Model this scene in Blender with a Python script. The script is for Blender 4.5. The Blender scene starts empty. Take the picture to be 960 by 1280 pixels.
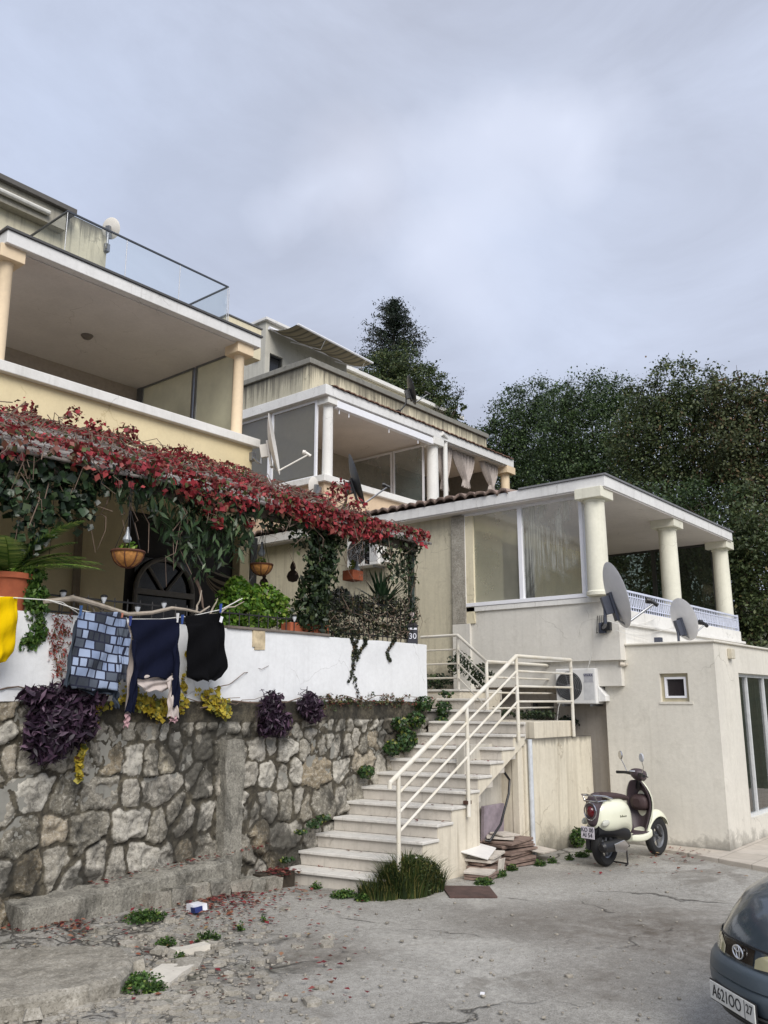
import bpy, bmesh, math, random
import numpy as np
from mathutils import Vector, Matrix, Euler
random.seed(7); RNG = np.random.default_rng(11)
D = bpy.data; SC = bpy.context.scene; COL = SC.collection
rad = math.radians

# ---------------------------------------------------------------- camera model
CF, PITCH, YAW, EYE = 1063.0, rad(12.55), rad(39.6), 2.0
FW = (math.cos(YAW), math.sin(YAW)); RT = (math.sin(YAW), -math.cos(YAW))
def ray(px, py):
    u = (px-480)/CF; v = (640-py)/CF; c, s = math.cos(PITCH), math.sin(PITCH); k = c-v*s
    return (FW[0]*k+u*RT[0], FW[1]*k+u*RT[1], s+v*c)
def P(px, py, ax, val):
    """point where a sight line meets the plane ax = val (a wall, a floor, a facade)"""
    d = ray(px, py); i = 'xyz'.index(ax); o = (0, 0, EYE); t = (val-o[i])/d[i]
    return Vector([o[j]+t*d[j] for j in range(3)])
def polar(px, dist, z=0.0):
    a = (px-480)/CF/math.cos(PITCH)
    return Vector((dist*(FW[0]+a*RT[0]), dist*(FW[1]+a*RT[1]), z))
cam = D.cameras.new('camera'); camo = D.objects.new('camera', cam); COL.objects.link(camo)
cam.sensor_fit = 'VERTICAL'; cam.sensor_height = 36.0; cam.sensor_width = 27.0
cam.lens = CF/1280*36; cam.clip_start = 0.05; cam.clip_end = 2000
camo.location = (0, 0, EYE); camo.rotation_euler = (rad(90)+PITCH, 0, YAW-rad(90))
SC.camera = camo

# ---------------------------------------------------------------- colour / materials
def lin(h):
    h = h.lstrip('#'); r = []
    for i in (0, 2, 4):
        c = int(h[i:i+2], 16)/255; r.append(c/12.92 if c <= .04045 else ((c+.055)/1.055)**2.4)
    return (r[0], r[1], r[2], 1)
class NT:
    def __init__(s, name):
        s.m = D.materials.new(name); s.m.use_nodes = True; s.t = s.m.node_tree; s.t.nodes.clear()
        s.out = s.n('ShaderNodeOutputMaterial'); s.b = s.n('ShaderNodeBsdfPrincipled'); s.l(s.b.outputs[0], s.out.inputs[0])
    def n(s, t, **k):
        x = s.t.nodes.new(t)
        for a, v in k.items(): setattr(x, a, v)
        return x
    def l(s, a, b): s.t.links.new(a, b)
    def pos(s, scale=(1, 1, 1)):
        g = s.n('ShaderNodeNewGeometry'); m = s.n('ShaderNodeVectorMath', operation='MULTIPLY'); s.l(g.outputs['Position'], m.inputs[0])
        m.inputs[1].default_value = scale; return m.outputs[0]
    def obj(s, scale=(1, 1, 1)):
        g = s.n('ShaderNodeTexCoord'); m = s.n('ShaderNodeVectorMath', operation='MULTIPLY'); s.l(g.outputs['Object'], m.inputs[0])
        m.inputs[1].default_value = scale; return m.outputs[0]
    def noise(s, vec, scale, detail=5, rough=.6, dist=0):
        x = s.n('ShaderNodeTexNoise'); x.inputs['Scale'].default_value = scale; x.inputs['Detail'].default_value = detail
        x.inputs['Roughness'].default_value = rough; x.inputs['Distortion'].default_value = dist; s.l(vec, x.inputs['Vector']); return x.outputs[0]
    def ramp(s, fac, stops, interp='LINEAR'):
        r = s.n('ShaderNodeValToRGB'); r.color_ramp.interpolation = interp; e = r.color_ramp.elements
        while len(e) < len(stops): e.new(.5)
        for x, (p, c) in zip(e, stops):
            x.position = p; x.color = c if isinstance(c, tuple) else ((c, c, c, 1) if not isinstance(c, str) else lin(c))
        s.l(fac, r.inputs[0]); return r.outputs[0]
    def mix(s, f, a, b, mode='MIX'):
        x = s.n('ShaderNodeMix', data_type='RGBA', blend_type=mode)
        for sock, v in ((x.inputs[0], f), (x.inputs[6], a), (x.inputs[7], b)):
            if isinstance(v, (int, float)): sock.default_value = v if sock == x.inputs[0] else (v, v, v, 1)
            elif isinstance(v, str): sock.default_value = lin(v)
            elif isinstance(v, tuple): sock.default_value = v
            else: s.l(v, sock)
        return x.outputs[2]
    def math(s, op, a, b=0.0, clamp=False):
        x = s.n('ShaderNodeMath', operation=op); x.use_clamp = clamp
        for i, v in enumerate((a, b)):
            if isinstance(v, (int, float)): x.inputs[i].default_value = v
            else: s.l(v, x.inputs[i])
        return x.outputs[0]
    def bump(s, h, strength=.4, dist=.01, prev=None):
        b = s.n('ShaderNodeBump'); b.inputs['Strength'].default_value = strength; b.inputs['Distance'].default_value = dist
        s.l(h, b.inputs['Height'])
        if prev is not None: s.l(prev, b.inputs['Normal'])
        return b.outputs[0]
    def done(s, col=None, rough=.8, nrm=None, metal=0, spec=None, **k):
        if col is not None:
            if isinstance(col, str): s.b.inputs['Base Color'].default_value = lin(col)
            elif isinstance(col, tuple): s.b.inputs['Base Color'].default_value = col
            else: s.l(col, s.b.inputs['Base Color'])
        if isinstance(rough, (int, float)): s.b.inputs['Roughness'].default_value = rough
        else: s.l(rough, s.b.inputs['Roughness'])
        s.b.inputs['Metallic'].default_value = metal
        if spec is not None: s.b.inputs['Specular IOR Level'].default_value = spec
        if nrm is not None: s.l(nrm, s.b.inputs['Normal'])
        for a, v in k.items(): s.b.inputs[a].default_value = v
        return s.m

def plain(name, col, rough=.6, metal=0, var=.12, scale=12, bump=.15, **k):
    t = NT(name); p = t.obj(); nz = t.noise(p, scale, 6)
    c = t.mix(t.ramp(nz, [(.3, 0.0), (.7, 1.0)]), tuple(x*(1-var) for x in lin(col)[:3])+(1,), tuple(min(1, x*(1+var)) for x in lin(col)[:3])+(1,))
    nr = t.bump(t.noise(p, scale*6, 4), bump, .003)
    return t.done(c, rough, nr, metal, **k)

def plaster(name, col, dirt='#5a5246', streak=.35, blotch=.3, ztop=None, zbase=None, toplen=.5, scale=1.0, topamt=.9):
    """painted render: soft mottling, rain streaks, grime running down from a top edge, splash grime at a foot"""
    t = NT(name); p = t.pos()
    base = t.mix(t.ramp(t.noise(p, 1.3*scale, 6, .65), [(.3, 0.0), (.72, 1.0)]), tuple(x*.84 for x in lin(col)[:3])+(1,), lin(col))
    base = t.mix(t.math('MULTIPLY', t.ramp(t.noise(p, 22, 3), [(.35, 0.0), (.75, 1.0)]), .10), base, dirt)
    blot = t.ramp(t.noise(p, 2.6*scale, 8, .7, .4), [(.55, 0.0), (.8, 1.0)])
    base = t.mix(t.math('MULTIPLY', blot, blotch), base, dirt)
    st = t.ramp(t.noise(t.pos((7, 7, .35)), 1.6, 5, .6), [(.5, 0.0), (.72, 1.0)])
    st2 = t.ramp(t.noise(t.pos((26, 26, .8)), 1.0, 3, .6), [(.52, 0.0), (.75, 1.0)])
    base = t.mix(t.math('MULTIPLY', t.math('MULTIPLY', st, st2), streak, True), base, dirt)
    base = t.mix(t.math('MULTIPLY', st, streak*.35), base, dirt)
    wp = t.n('ShaderNodeTexNoise'); wp.inputs['Scale'].default_value = 2.2; wp.inputs['Detail'].default_value = 5; t.l(p, wp.inputs['Vector'])
    wq = t.n('ShaderNodeVectorMath', operation='MULTIPLY_ADD'); t.l(wp.outputs[1], wq.inputs[0]); wq.inputs[1].default_value = (.6, .6, .6); t.l(p, wq.inputs[2])
    vo = t.n('ShaderNodeTexVoronoi', feature='DISTANCE_TO_EDGE'); vo.inputs['Scale'].default_value = .8; t.l(wq.outputs[0], vo.inputs['Vector'])
    hair = t.math('MULTIPLY', t.math('SUBTRACT', 1.0, t.math('DIVIDE', vo.outputs[0], .006), True), t.ramp(t.noise(p, .9, 3), [(.5, 0.0), (.56, 1.0)]))
    base = t.mix(t.math('MULTIPLY', hair, .45), base, dirt)
    g = t.n('ShaderNodeNewGeometry'); sp = t.n('ShaderNodeSeparateXYZ'); t.l(g.outputs['Position'], sp.inputs[0])
    if ztop is not None:
        ed = t.noise(t.pos((5, 5, .2)), 1.5, 6, .75)
        reach = t.math('MULTIPLY', t.math('POWER', t.math('MULTIPLY', ed, 1.7), 4), toplen)
        d = t.math('SUBTRACT', ztop, sp.outputs[2])
        m = t.math('SUBTRACT', 1.0, t.math('DIVIDE', d, t.math('ADD', reach, .03)), True)
        base = t.mix(t.math('MULTIPLY', m, topamt), base, '#2b2826')
    if zbase is not None:
        ed = t.noise(p, 3.0, 6, .7)
        d = t.math('SUBTRACT', sp.outputs[2], zbase)
        m = t.math('SUBTRACT', 1.0, t.math('DIVIDE', d, t.math('MULTIPLY', t.math('POWER', t.math('MULTIPLY', ed, 1.6), 3), .45)), True)
        base = t.mix(t.math('MULTIPLY', m, .75), base, '#3a352b')
    nr = t.bump(t.noise(p, 9, 8, .7), .35, .012); nr = t.bump(t.noise(p, 140, 3), .25, .002, nr)
    return t.done(base, .88, nr)

def leafmat(name, stops, rough=.5, trans=.25, spec=.4):
    t = NT(name); g = t.n('ShaderNodeNewGeometry')
    c = t.ramp(g.outputs['Random Per Island'], stops)
    c = t.mix(t.math('MULTIPLY', t.ramp(t.noise(t.pos(), 1.1, 4), [(.35, 0.0), (.65, 1.0)]), .45), c, t.mix(.65, c, (0, 0, 0, 1)))  # noise darkens clumps: clump shading put into the leaf colour
    t.done(c, rough, spec=spec)
    tr = t.n('ShaderNodeBsdfTranslucent'); t.l(c, tr.inputs[0]); mx = t.n('ShaderNodeMixShader'); mx.inputs[0].default_value = trans
    t.l(t.b.outputs[0], mx.inputs[1]); t.l(tr.outputs[0], mx.inputs[2]); t.l(mx.outputs[0], t.out.inputs[0])
    return t.m
def glass(name, tint=(1, 1, 1, 1), dirt=0.0, dcol='#8d9088', refl=1.0, streaks=False):  # dirt: diffuse film; also brightens panes and draws smear reflections
    t = NT(name); tr = t.n('ShaderNodeBsdfTransparent'); tr.inputs[0].default_value = tint
    gl = t.n('ShaderNodeBsdfGlossy'); gl.inputs['Roughness'].default_value = .02
    fr = t.n('ShaderNodeFresnel'); fr.inputs[0].default_value = 1.5
    wob = t.bump(t.noise(t.pos(), 1.2, 2), .08, .02); t.l(wob, gl.inputs['Normal'])
    mx = t.n('ShaderNodeMixShader'); t.l(t.math('MULTIPLY', fr.outputs[0], 1.6*refl, True), mx.inputs[0]); t.l(tr.outputs[0], mx.inputs[1]); t.l(gl.outputs[0], mx.inputs[2])
    last = mx
    if dirt > 0:
        d0 = t.n('ShaderNodeBsdfDiffuse'); d0.inputs[0].default_value = lin(dcol); d1_ = t.n('ShaderNodeBsdfTranslucent'); d1_.inputs[0].default_value = lin(dcol); df = t.n('ShaderNodeMixShader'); df.inputs[0].default_value = .45; t.l(d0.outputs[0], df.inputs[1]); t.l(d1_.outputs[0], df.inputs[2])
        if streaks:
            a = t.ramp(t.noise(t.pos((1.2, 1.2, .6)), 1.5, 5, .6, .6), [(.45, 0.0), (.62, 1.0)])
            b = t.ramp(t.noise(t.pos((22, 22, .5)), 1.4, 4, .6), [(.4, .25), (.6, 1.0)])
            f = t.math('ADD', t.math('MULTIPLY', t.math('MULTIPLY', a, b), dirt), .10, True)
        else:
            f = t.math('MULTIPLY', t.ramp(t.noise(t.pos(), .9, 5, .6), [(.3, .55), (.75, 1.0)]), dirt)
        m2 = t.n('ShaderNodeMixShader'); t.l(f, m2.inputs[0]); t.l(last.outputs[0], m2.inputs[1]); t.l(df.outputs[0], m2.inputs[2]); last = m2
    t.l(last.outputs[0], t.out.inputs[0]); return t.m

# ---------------------------------------------------------------- object helpers
def tag(o, label=None, cat=None, group=None, kind=None):
    if label: o['label'] = label
    if cat: o['category'] = cat
    if group: o['group'] = group
    if kind: o['kind'] = kind
    return o
def thing(name, label, cat, loc=(0, 0, 0), group=None, rz=0):
    o = D.objects.new(name, None); COL.objects.link(o); o.location = loc; o.rotation_euler = (0, 0, rz); o.empty_display_size = .2
    return tag(o, label, cat, group)
def topof(p):
    while p.parent: p = p.parent
    return p
def link(name, me, mats, parent=None, local=False, origin=None):
    """geometry arrives in world coordinates unless local; the object's own origin is set at its base"""
    o = D.objects.new(name, me); COL.objects.link(o)
    for m in (mats if isinstance(mats, (list, tuple)) else [mats]): me.materials.append(m)
    if parent is not None:
        if not local:
            me.transform(Matrix.Translation(-Vector(topof(parent).location)))
        o.parent = parent
    elif not local:
        n = len(me.vertices); co = np.empty(n*3, 'f'); me.vertices.foreach_get('co', co); co = co.reshape(-1, 3)
        c = Vector(((co[:, 0].min()+co[:, 0].max())/2, (co[:, 1].min()+co[:, 1].max())/2, co[:, 2].min())) if origin is None else Vector(origin)
        me.transform(Matrix.Translation(-c)); o.location = c
    return o
class MB:
    def __init__(s): s.v = []; s.f = []; s.mi = []; s.m = 0; s.sm = []; s.smooth = False
    def add(s, vs, fs):
        b = len(s.v); s.v += [tuple(x) for x in vs]
        for f in fs: s.f.append([i+b for i in f]); s.mi.append(s.m); s.sm.append(s.smooth)
        return s
    def box(s, a, b, rot=None, c=None):
        x0, y0, z0 = [min(a[i], b[i]) for i in range(3)]; x1, y1, z1 = [max(a[i], b[i]) for i in range(3)]
        vs = [Vector(q) for q in ((x0, y0, z0), (x1, y0, z0), (x1, y1, z0), (x0, y1, z0), (x0, y0, z1), (x1, y0, z1), (x1, y1, z1), (x0, y1, z1))]
        if rot is not None:
            c = Vector(c) if c is not None else Vector(((x0+x1)/2, (y0+y1)/2, (z0+z1)/2)); M = Euler(rot).to_matrix(); vs = [M@(q-c)+c for q in vs]
        return s.add(vs, [(3, 2, 1, 0), (4, 5, 6, 7), (0, 1, 5, 4), (1, 2, 6, 5), (2, 3, 7, 6), (3, 0, 4, 7)])
    def quad(s, *p): return s.add(p, [tuple(range(len(p)))])
    def prism(s, pts, d):
        """closed outline pts (3-D) extruded by vector d"""
        n = len(pts); d = Vector(d); vs = [Vector(p) for p in pts]+[Vector(p)+d for p in pts]
        return s.add(vs, [tuple(range(n))[::-1], tuple(range(n, 2*n))]+[(i, (i+1) % n, n+(i+1) % n, n+i) for i in range(n)])
    def tube(s, pts, r, n=8, cap=True, flat=1.0):
        pts = [Vector(p) for p in pts]; rs = r if isinstance(r, (list, tuple)) else [r]*len(pts); vs = []; up = None; L = len(pts)
        for i, p in enumerate(pts):
            t = (pts[min(i+1, L-1)]-pts[max(i-1, 0)])
            t = t.normalized() if t.length > 1e-9 else Vector((0, 0, 1))
            if up is None: up = (Vector((0, 0, 1)) if abs(t.z) < .9 else Vector((1, 0, 0)))
            a = t.cross(up)
            if a.length < 1e-6: a = t.orthogonal()
            a.normalize(); b = a.cross(t).normalized(); up = b
            for k in range(n):
                an = 2*math.pi*k/n; vs.append(p+a*math.cos(an)*rs[i]+b*math.sin(an)*rs[i]*flat)
        fs = [(i*n+k, i*n+(k+1) % n, (i+1)*n+(k+1) % n, (i+1)*n+k) for i in range(L-1) for k in range(n)]
        if cap: fs += [tuple(range(n))[::-1], tuple(range((L-1)*n, L*n))]
        sm = s.smooth; s.smooth = True; s.add(vs, fs); s.smooth = sm; return s
    def lathe(s, c, prof, n=24, axis='z', cap=True):
        c = Vector(c); vs = []
        for r, h in prof:
            for k in range(n):
                a = 2*math.pi*k/n; q = (r*math.cos(a), r*math.sin(a), h)
                if axis == 'x': q = (q[2], q[0], q[1])
                elif axis == 'y': q = (q[0], -q[2], q[1])
                vs.append(c+Vector(q))
        L = len(prof); fs = [(i*n+k, i*n+(k+1) % n, (i+1)*n+(k+1) % n, (i+1)*n+k) for i in range(L-1) for k in range(n)]
        if cap: fs += [tuple(range(n))[::-1], tuple(range((L-1)*n, L*n))]
        sm = s.smooth; s.smooth = True; s.add(vs, fs); s.smooth = sm; return s
    def grid(s, rows, close=False):
        """rows: list of equal-length point lists"""
        n = len(rows[0]); vs = [p for r in rows for p in r]; k = n if close else n-1
        fs = [(i*n+j, i*n+(j+1) % n, (i+1)*n+(j+1) % n, (i+1)*n+j) for i in range(len(rows)-1) for j in range(k)]
        sm = s.smooth; s.smooth = True; s.add(vs, fs); s.smooth = sm; return s
    def ball(s, c, r, n=12, sq=(1, 1, 1)):
        pr = []
        for i in range(n//2+1):
            a = math.pi*i/(n//2); pr.append((max(1e-4, math.sin(a)*r), -math.cos(a)*r))
        b = len(s.v); s.lathe(c, pr, n)
        c = Vector(c)
        for i in range(b, len(s.v)):
            q = Vector(s.v[i])-c; s.v[i] = tuple(c+Vector((q.x*sq[0], q.y*sq[1], q.z*sq[2])))
        return s
    def xform(s, M):
        s.v = [tuple(M@Vector(q)) for q in s.v]; return s
    def build(s, name, mats, parent=None, local=False, bevel=0, sharp=35, solid=0, subsurf=0, origin=None):
        me = D.meshes.new(name); me.from_pydata(s.v, [], s.f)
        me.polygons.foreach_set('material_index', s.mi); me.polygons.foreach_set('use_smooth', s.sm)
        me.update()
        if any(s.sm): me.set_sharp_from_angle(angle=rad(sharp))
        o = link(name, me, mats, parent, local, origin)
        if solid: m = o.modifiers.new('solid', 'SOLIDIFY'); m.thickness = solid; m.offset = 0
        if subsurf: m = o.modifiers.new('sub', 'SUBSURF'); m.levels = m.render_levels = subsurf
        if bevel: m = o.modifiers.new('bevel', 'BEVEL'); m.width = bevel; m.segments = 2; m.limit_method = 'ANGLE'; m.angle_limit = rad(40)
        return o
def fastmesh(name, V, F):
    me = D.meshes.new(name); V = np.asarray(V, 'f'); F = np.asarray(F, 'i'); k = F.shape[1]
    me.vertices.add(len(V)); me.vertices.foreach_set('co', V.ravel()); me.loops.add(F.size); me.loops.foreach_set('vertex_index', F.ravel())
    me.polygons.add(len(F)); me.polygons.foreach_set('loop_start', np.arange(0, F.size, k, dtype='i')); me.polygons.foreach_set('loop_total', np.full(len(F), k, 'i'))
    me.update(calc_edges=True); me.validate(); return me
def unit(a): return a/np.maximum(np.linalg.norm(a, axis=-1, keepdims=True), 1e-9)
def leafmesh(pts, size, ratio=.6, droop=0.0, out=None, outw=0.0, var=.45, fold=.25, up=0.0, rng=RNG):
    """arrays of folded leaf blades (4 corners, 2 triangles each). droop pulls tips down; out = preferred face normal"""
    pts = np.asarray(pts, float); n = len(pts)
    d = rng.normal(size=(n, 3)); d[:, 2] -= droop*1.5; d[:, 2] += up*1.5
    nn = rng.normal(size=(n, 3))
    if out is not None: nn = nn*(1-outw)+np.asarray(out)*outw*2.2
    nn = unit(nn); d = d-(d*nn).sum(1, keepdims=True)*nn; d = unit(d); s = np.cross(nn, d)
    L = size*(1+var*rng.uniform(-1, 1, (n, 1))); W = L*ratio*.5
    b = pts-d*L*.5; mid = pts-d*L*.05
    V = np.stack([b, mid+s*W+nn*W*fold, b+d*L, mid-s*W+nn*W*fold], 1).reshape(-1, 3)
    i = np.arange(n)[:, None]*4; F = np.concatenate([i+np.array([[0, 1, 2]]), i+np.array([[0, 2, 3]])], 1).reshape(-1, 3)
    return V, F
def join(parts):
    V = []; F = []; o = 0
    for v, f in parts: V.append(v); F.append(np.asarray(f)+o); o += len(v)
    return np.concatenate(V), np.concatenate(F)
def blob(c, r, n, rng=RNG, shell=.55):
    """points inside an ellipsoid, denser to the outside, and their outward directions"""
    u = unit(rng.normal(size=(n, 3))); k = shell+(1-shell)*rng.random((n, 1)); k = np.where(rng.random((n, 1)) < .25, rng.random((n, 1))**.5, k)
    r = np.asarray(r, float)*np.ones(3); return np.asarray(c)+u*r*k, u
def vnoise(x, y, seed=0, oct=4, lac=2.1, gain=.5):
    """fractal value noise on arrays, roughly -1..1"""
    r = np.random.default_rng(seed); T = r.random((257, 257)); o = np.zeros_like(x, float); a = 1; tot = 0; fx = 1.0
    for k in range(oct):
        X = x*fx+17.3*k; Y = y*fx+9.1*k; xi = np.floor(X).astype(int); yi = np.floor(Y).astype(int); tx = X-xi; ty = Y-yi
        tx = tx*tx*(3-2*tx); ty = ty*ty*(3-2*ty); x0 = xi % 256; y0 = yi % 256
        v = (T[x0, y0]*(1-tx)+T[x0+1, y0]*tx)*(1-ty)+(T[x0, y0+1]*(1-tx)+T[x0+1, y0+1]*tx)*ty
        o += a*(v*2-1); tot += a; a *= gain; fx *= lac
    return o/tot
def textmesh(txt, size, depth=.002, align='CENTER', space=1.0):
    cu = D.curves.new('t', 'FONT'); cu.body = txt; cu.size = size; cu.extrude = depth; cu.align_x = align; cu.align_y = 'CENTER'; cu.space_character = space
    cu.resolution_u = 3
    o = D.objects.new('t', cu); COL.objects.link(o); dg = bpy.context.evaluated_depsgraph_get(); dg.update()
    me = D.meshes.new_from_object(o.evaluated_get(dg)); D.objects.remove(o); D.curves.remove(cu); me.materials.clear(); return me
def text(name, txt, size, c, xdir, updir, mat, parent, local=False, depth=.002, sx=1.0):
    me = textmesh(txt, size, depth); x = Vector(xdir).normalized(); u = Vector(updir); u = (u-x*u.dot(x)).normalized(); n = x.cross(u)
    M = Matrix(((x.x*sx, u.x, n.x, c[0]), (x.y*sx, u.y, n.y, c[1]), (x.z*sx, u.z, n.z, c[2]), (0, 0, 0, 1))); me.transform(M)
    return link(name, me, mat, parent, local)
def dup(root, loc, rz=None, label=None):
    r = root.copy(); COL.objects.link(r); r.location = loc
    if rz is not None: r.rotation_euler = (0, 0, rz)
    if label: r['label'] = label
    for ch in list(root.children):
        c = ch.copy(); COL.objects.link(c); c.parent = r
        for g in list(ch.children):
            q = g.copy(); COL.objects.link(q); q.parent = c
    return r
def holes_wall(mb, axis, at, thick, u0, u1, z0, z1, holes):
    """wall slab (axis 'x': plane x=at, runs along y) built of cells that leave rectangular openings"""
    us = sorted({u0, u1, *[h[0] for h in holes], *[h[1] for h in holes]}); zs = sorted({z0, z1, *[h[2] for h in holes], *[h[3] for h in holes]})
    for i in range(len(us)-1):
        run = None
        for j in range(len(zs)-1):
            uc = (us[i]+us[i+1])/2; zc = (zs[j]+zs[j+1])/2
            if any(h[0] < uc < h[1] and h[2] < zc < h[3] for h in holes):
                continue
            a = (at, us[i], zs[j]) if axis == 'x' else (us[i], at, zs[j])
            b = (at+thick, us[i+1], zs[j+1]) if axis == 'x' else (us[i+1], at+thick, zs[j+1])
            mb.box(a, b)
    return mb

# ---------------------------------------------------------------- shared materials
M = {}
M['white'] = plaster('white_render', '#e6e4df', '#8b8780', .3, .18)
M['fascia'] = plaster('white_fascia', '#e4e3e1', '#77736c', .35, .14)
M['ceiling'] = plaster('ceiling_paint', '#e0dad6', '#8a8279', .0, .2)
M['cream'] = plaster('cream_render', '#dfd5b8', '#8a7c60', .25, .18)
M['cream_dirty'] = plaster('weathered_cream', '#d6cba4', '#4a443a', .75, .35)
M['peach'] = plain('peach_column', '#dcc7a8', .8, var=.06)
M['yellowcol'] = plaster('pale_yellow_column', '#e2dfce', '#8a8770', .3, .2)
M['greige'] = plaster('greige_render', '#dcd7cb', '#77705f', .25, .3, zbase=0.0)
M['greige_up'] = plaster('greige_render_upper', '#dbd7ce', '#77705f', .25, .3)
M['stairwall'] = plaster('stained_cream_wall', '#ddd4c1', '#6b5c45', .7, .4)
def lichen(name, c0='#8f8b80', dark='#2b2924', lite='#b9b4a8', amt=.75):
    t = NT(name); p = t.pos(); c = t.mix(t.ramp(t.noise(p, 5, 8, .7), [(.35, 0.0), (.65, 1.0)]), t.mix(.35, c0, '#4d493f'), c0)
    c = t.mix(t.math('MULTIPLY', t.ramp(t.noise(p, 30, 6, .8), [(.5, 0.0), (.62, 1.0)]), .5), c, lite)
    c = t.mix(t.math('MULTIPLY', t.ramp(t.noise(t.pos((1, 1, .6)), 2.6, 9, .75, .4), [(.47, 0.0), (.6, 1.0)]), amt), c, dark)
    c = t.mix(t.math('MULTIPLY', t.ramp(t.noise(p, 48, 5, .8), [(.5, 0.0), (.6, 1.0)]), .5), c, dark)
    return t.done(c, .95, t.bump(t.noise(p, 45, 7, .8), .7, .01, t.bump(t.noise(p, 9, 6, .7), .6, .02)))
M['lichen'] = lichen('lichen_concrete')
M['concrete'] = plaster('raw_concrete', '#8a8880', '#3b3832', .6, .7)
M['pvc'] = plain('white_frame', '#e6e6ea', .35, var=.03)
M['frame_dark'] = plain('dark_frame', '#3a3a38', .5)
t = NT('white_painted_steel'); p = t.pos(); c = t.mix(t.ramp(t.noise(p, 3, 6, .7), [(.35, 0.0), (.7, 1.0)]), '#dedad0', '#cfc6b2')
c = t.mix(t.math('MULTIPLY', t.ramp(t.noise(p, 11, 7, .75), [(.60, 0.0), (.68, 1.0)]), .8), c, '#8a6542')
c = t.mix(t.ramp(t.noise(p, 30, 5, .8), [(.66, 0.0), (.70, 1.0)]), c, '#4d3020'); M['metalw'] = t.done(c, .5, t.bump(t.noise(p, 60, 4), .3, .003))
M['metald'] = plain('black_iron', '#2a2828', .55, .3, var=.2)
M['metalg'] = plain('grey_steel', '#8a8c90', .4, .7)
M['blackp'] = plain('black_plastic', '#17171a', .45)
M['rubber'] = plain('tyre_rubber', '#1c1c1d', .8)
M['glass'] = glass('window_glass')
M['bark'] = plain('bark', '#4a4036', .9, var=.35, scale=6, bump=.8)
M['wood'] = plain('weathered_wood', '#6b625a', .85, var=.3, scale=8, bump=.6)
M['rope'] = plain('white_cord', '#d4d2cc', .8)
# ================================================================ sky and light
W = D.worlds.new('World'); SC.world = W; W.use_nodes = True; wt = W.node_tree; wt.nodes.clear()
SUN_EL, SUN_AZ = rad(40), rad(-122)          # azimuth of the sun measured counter-clockwise from +X
def wn(t, **k):
    x = wt.nodes.new(t)
    for a, v in k.items(): setattr(x, a, v)
    return x
L = wt.links.new
sky = wn('ShaderNodeTexSky', sky_type='NISHITA'); sky.sun_disc = False; sky.sun_elevation = SUN_EL; sky.sun_rotation = rad(90)-SUN_AZ
sky.air_density = 1.2; sky.dust_density = 2.0
bg1 = wn('ShaderNodeBackground'); bg1.inputs[1].default_value = .10; L(sky.outputs[0], bg1.inputs[0])
tc = wn('ShaderNodeTexCoord')
def wnoise(scale, det, rough, dist, sc=(1, 1, 1.6), off=(0, 0, 0)):
    mp = wn('ShaderNodeMapping'); mp.inputs['Scale'].default_value = sc; mp.inputs['Location'].default_value = off; L(tc.outputs['Generated'], mp.inputs[0])
    n = wn('ShaderNodeTexNoise'); n.inputs['Scale'].default_value = scale; n.inputs['Detail'].default_value = det; n.inputs['Roughness'].default_value = rough
    n.inputs['Distortion'].default_value = dist; L(mp.outputs[0], n.inputs['Vector']); return n.outputs[0]
def wramp(f, stops):
    r = wn('ShaderNodeValToRGB'); e = r.color_ramp.elements
    while len(e) < len(stops): e.new(.5)
    for x, (p, c) in zip(e, stops): x.position = p; x.color = c
    L(f, r.inputs[0]); return r.outputs[0]
def wmath(op, a, b, clamp=False):
    x = wn('ShaderNodeMath', operation=op); x.use_clamp = clamp
    for i, v in enumerate((a, b)):
        if isinstance(v, (int, float)): x.inputs[i].default_value = v
        else: L(v, x.inputs[i])
    return x.outputs[0]
def wpatch(px, py, size, dist=.25, sc=2.2):
    """a cloud patch about a direction of the sky, its edge broken up by noise"""
    d = Vector(ray(px, py)).normalized()
    nz = wn('ShaderNodeTexNoise'); nz.inputs['Scale'].default_value = sc; nz.inputs['Detail'].default_value = 5; L(tc.outputs['Generated'], nz.inputs['Vector'])
    off = wn('ShaderNodeVectorMath', operation='MULTIPLY_ADD'); L(nz.outputs[1], off.inputs[0]); off.inputs[1].default_value = (dist,)*3; off.inputs[2].default_value = tuple(d-Vector((dist/2,)*3))
    ds = wn('ShaderNodeVectorMath', operation='DISTANCE'); L(tc.outputs['Generated'], ds.inputs[0]); L(off.outputs[0], ds.inputs[1])
    return wmath('SUBTRACT', 1.0, wmath('DIVIDE', ds.outputs['Value'], size), True)
base = wramp(wnoise(2.6, 9, .62, .9, (1, 1, 2.0)), [(.34, (.42, .455, .56, 1)), (.66, (.56, .615, .76, 1))])
def wmix(f, a, b):
    x = wn('ShaderNodeMix', data_type='RGBA')
    L(f, x.inputs[0])
    for s_, v in ((x.inputs[6], a), (x.inputs[7], b)):
        if isinstance(v, tuple): s_.default_value = v
        else: L(v, s_)
    return x.outputs[2]
c = wmix(wmath('MULTIPLY', wmath('POWER', wpatch(610, 300, .22, .16, 2.6), 1.0), .6), base, (.68, .76, .95, 1))
c = wmix(wmath('MULTIPLY', wpatch(690, 160, .11, .16, 5.0), .3, True), c, (.76, .80, .93, 1))
c = wmix(wmath('MULTIPLY', wpatch(455, 235, .10, .22, 4.0), .9), c, (.68, .70, .81, 1))
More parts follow.
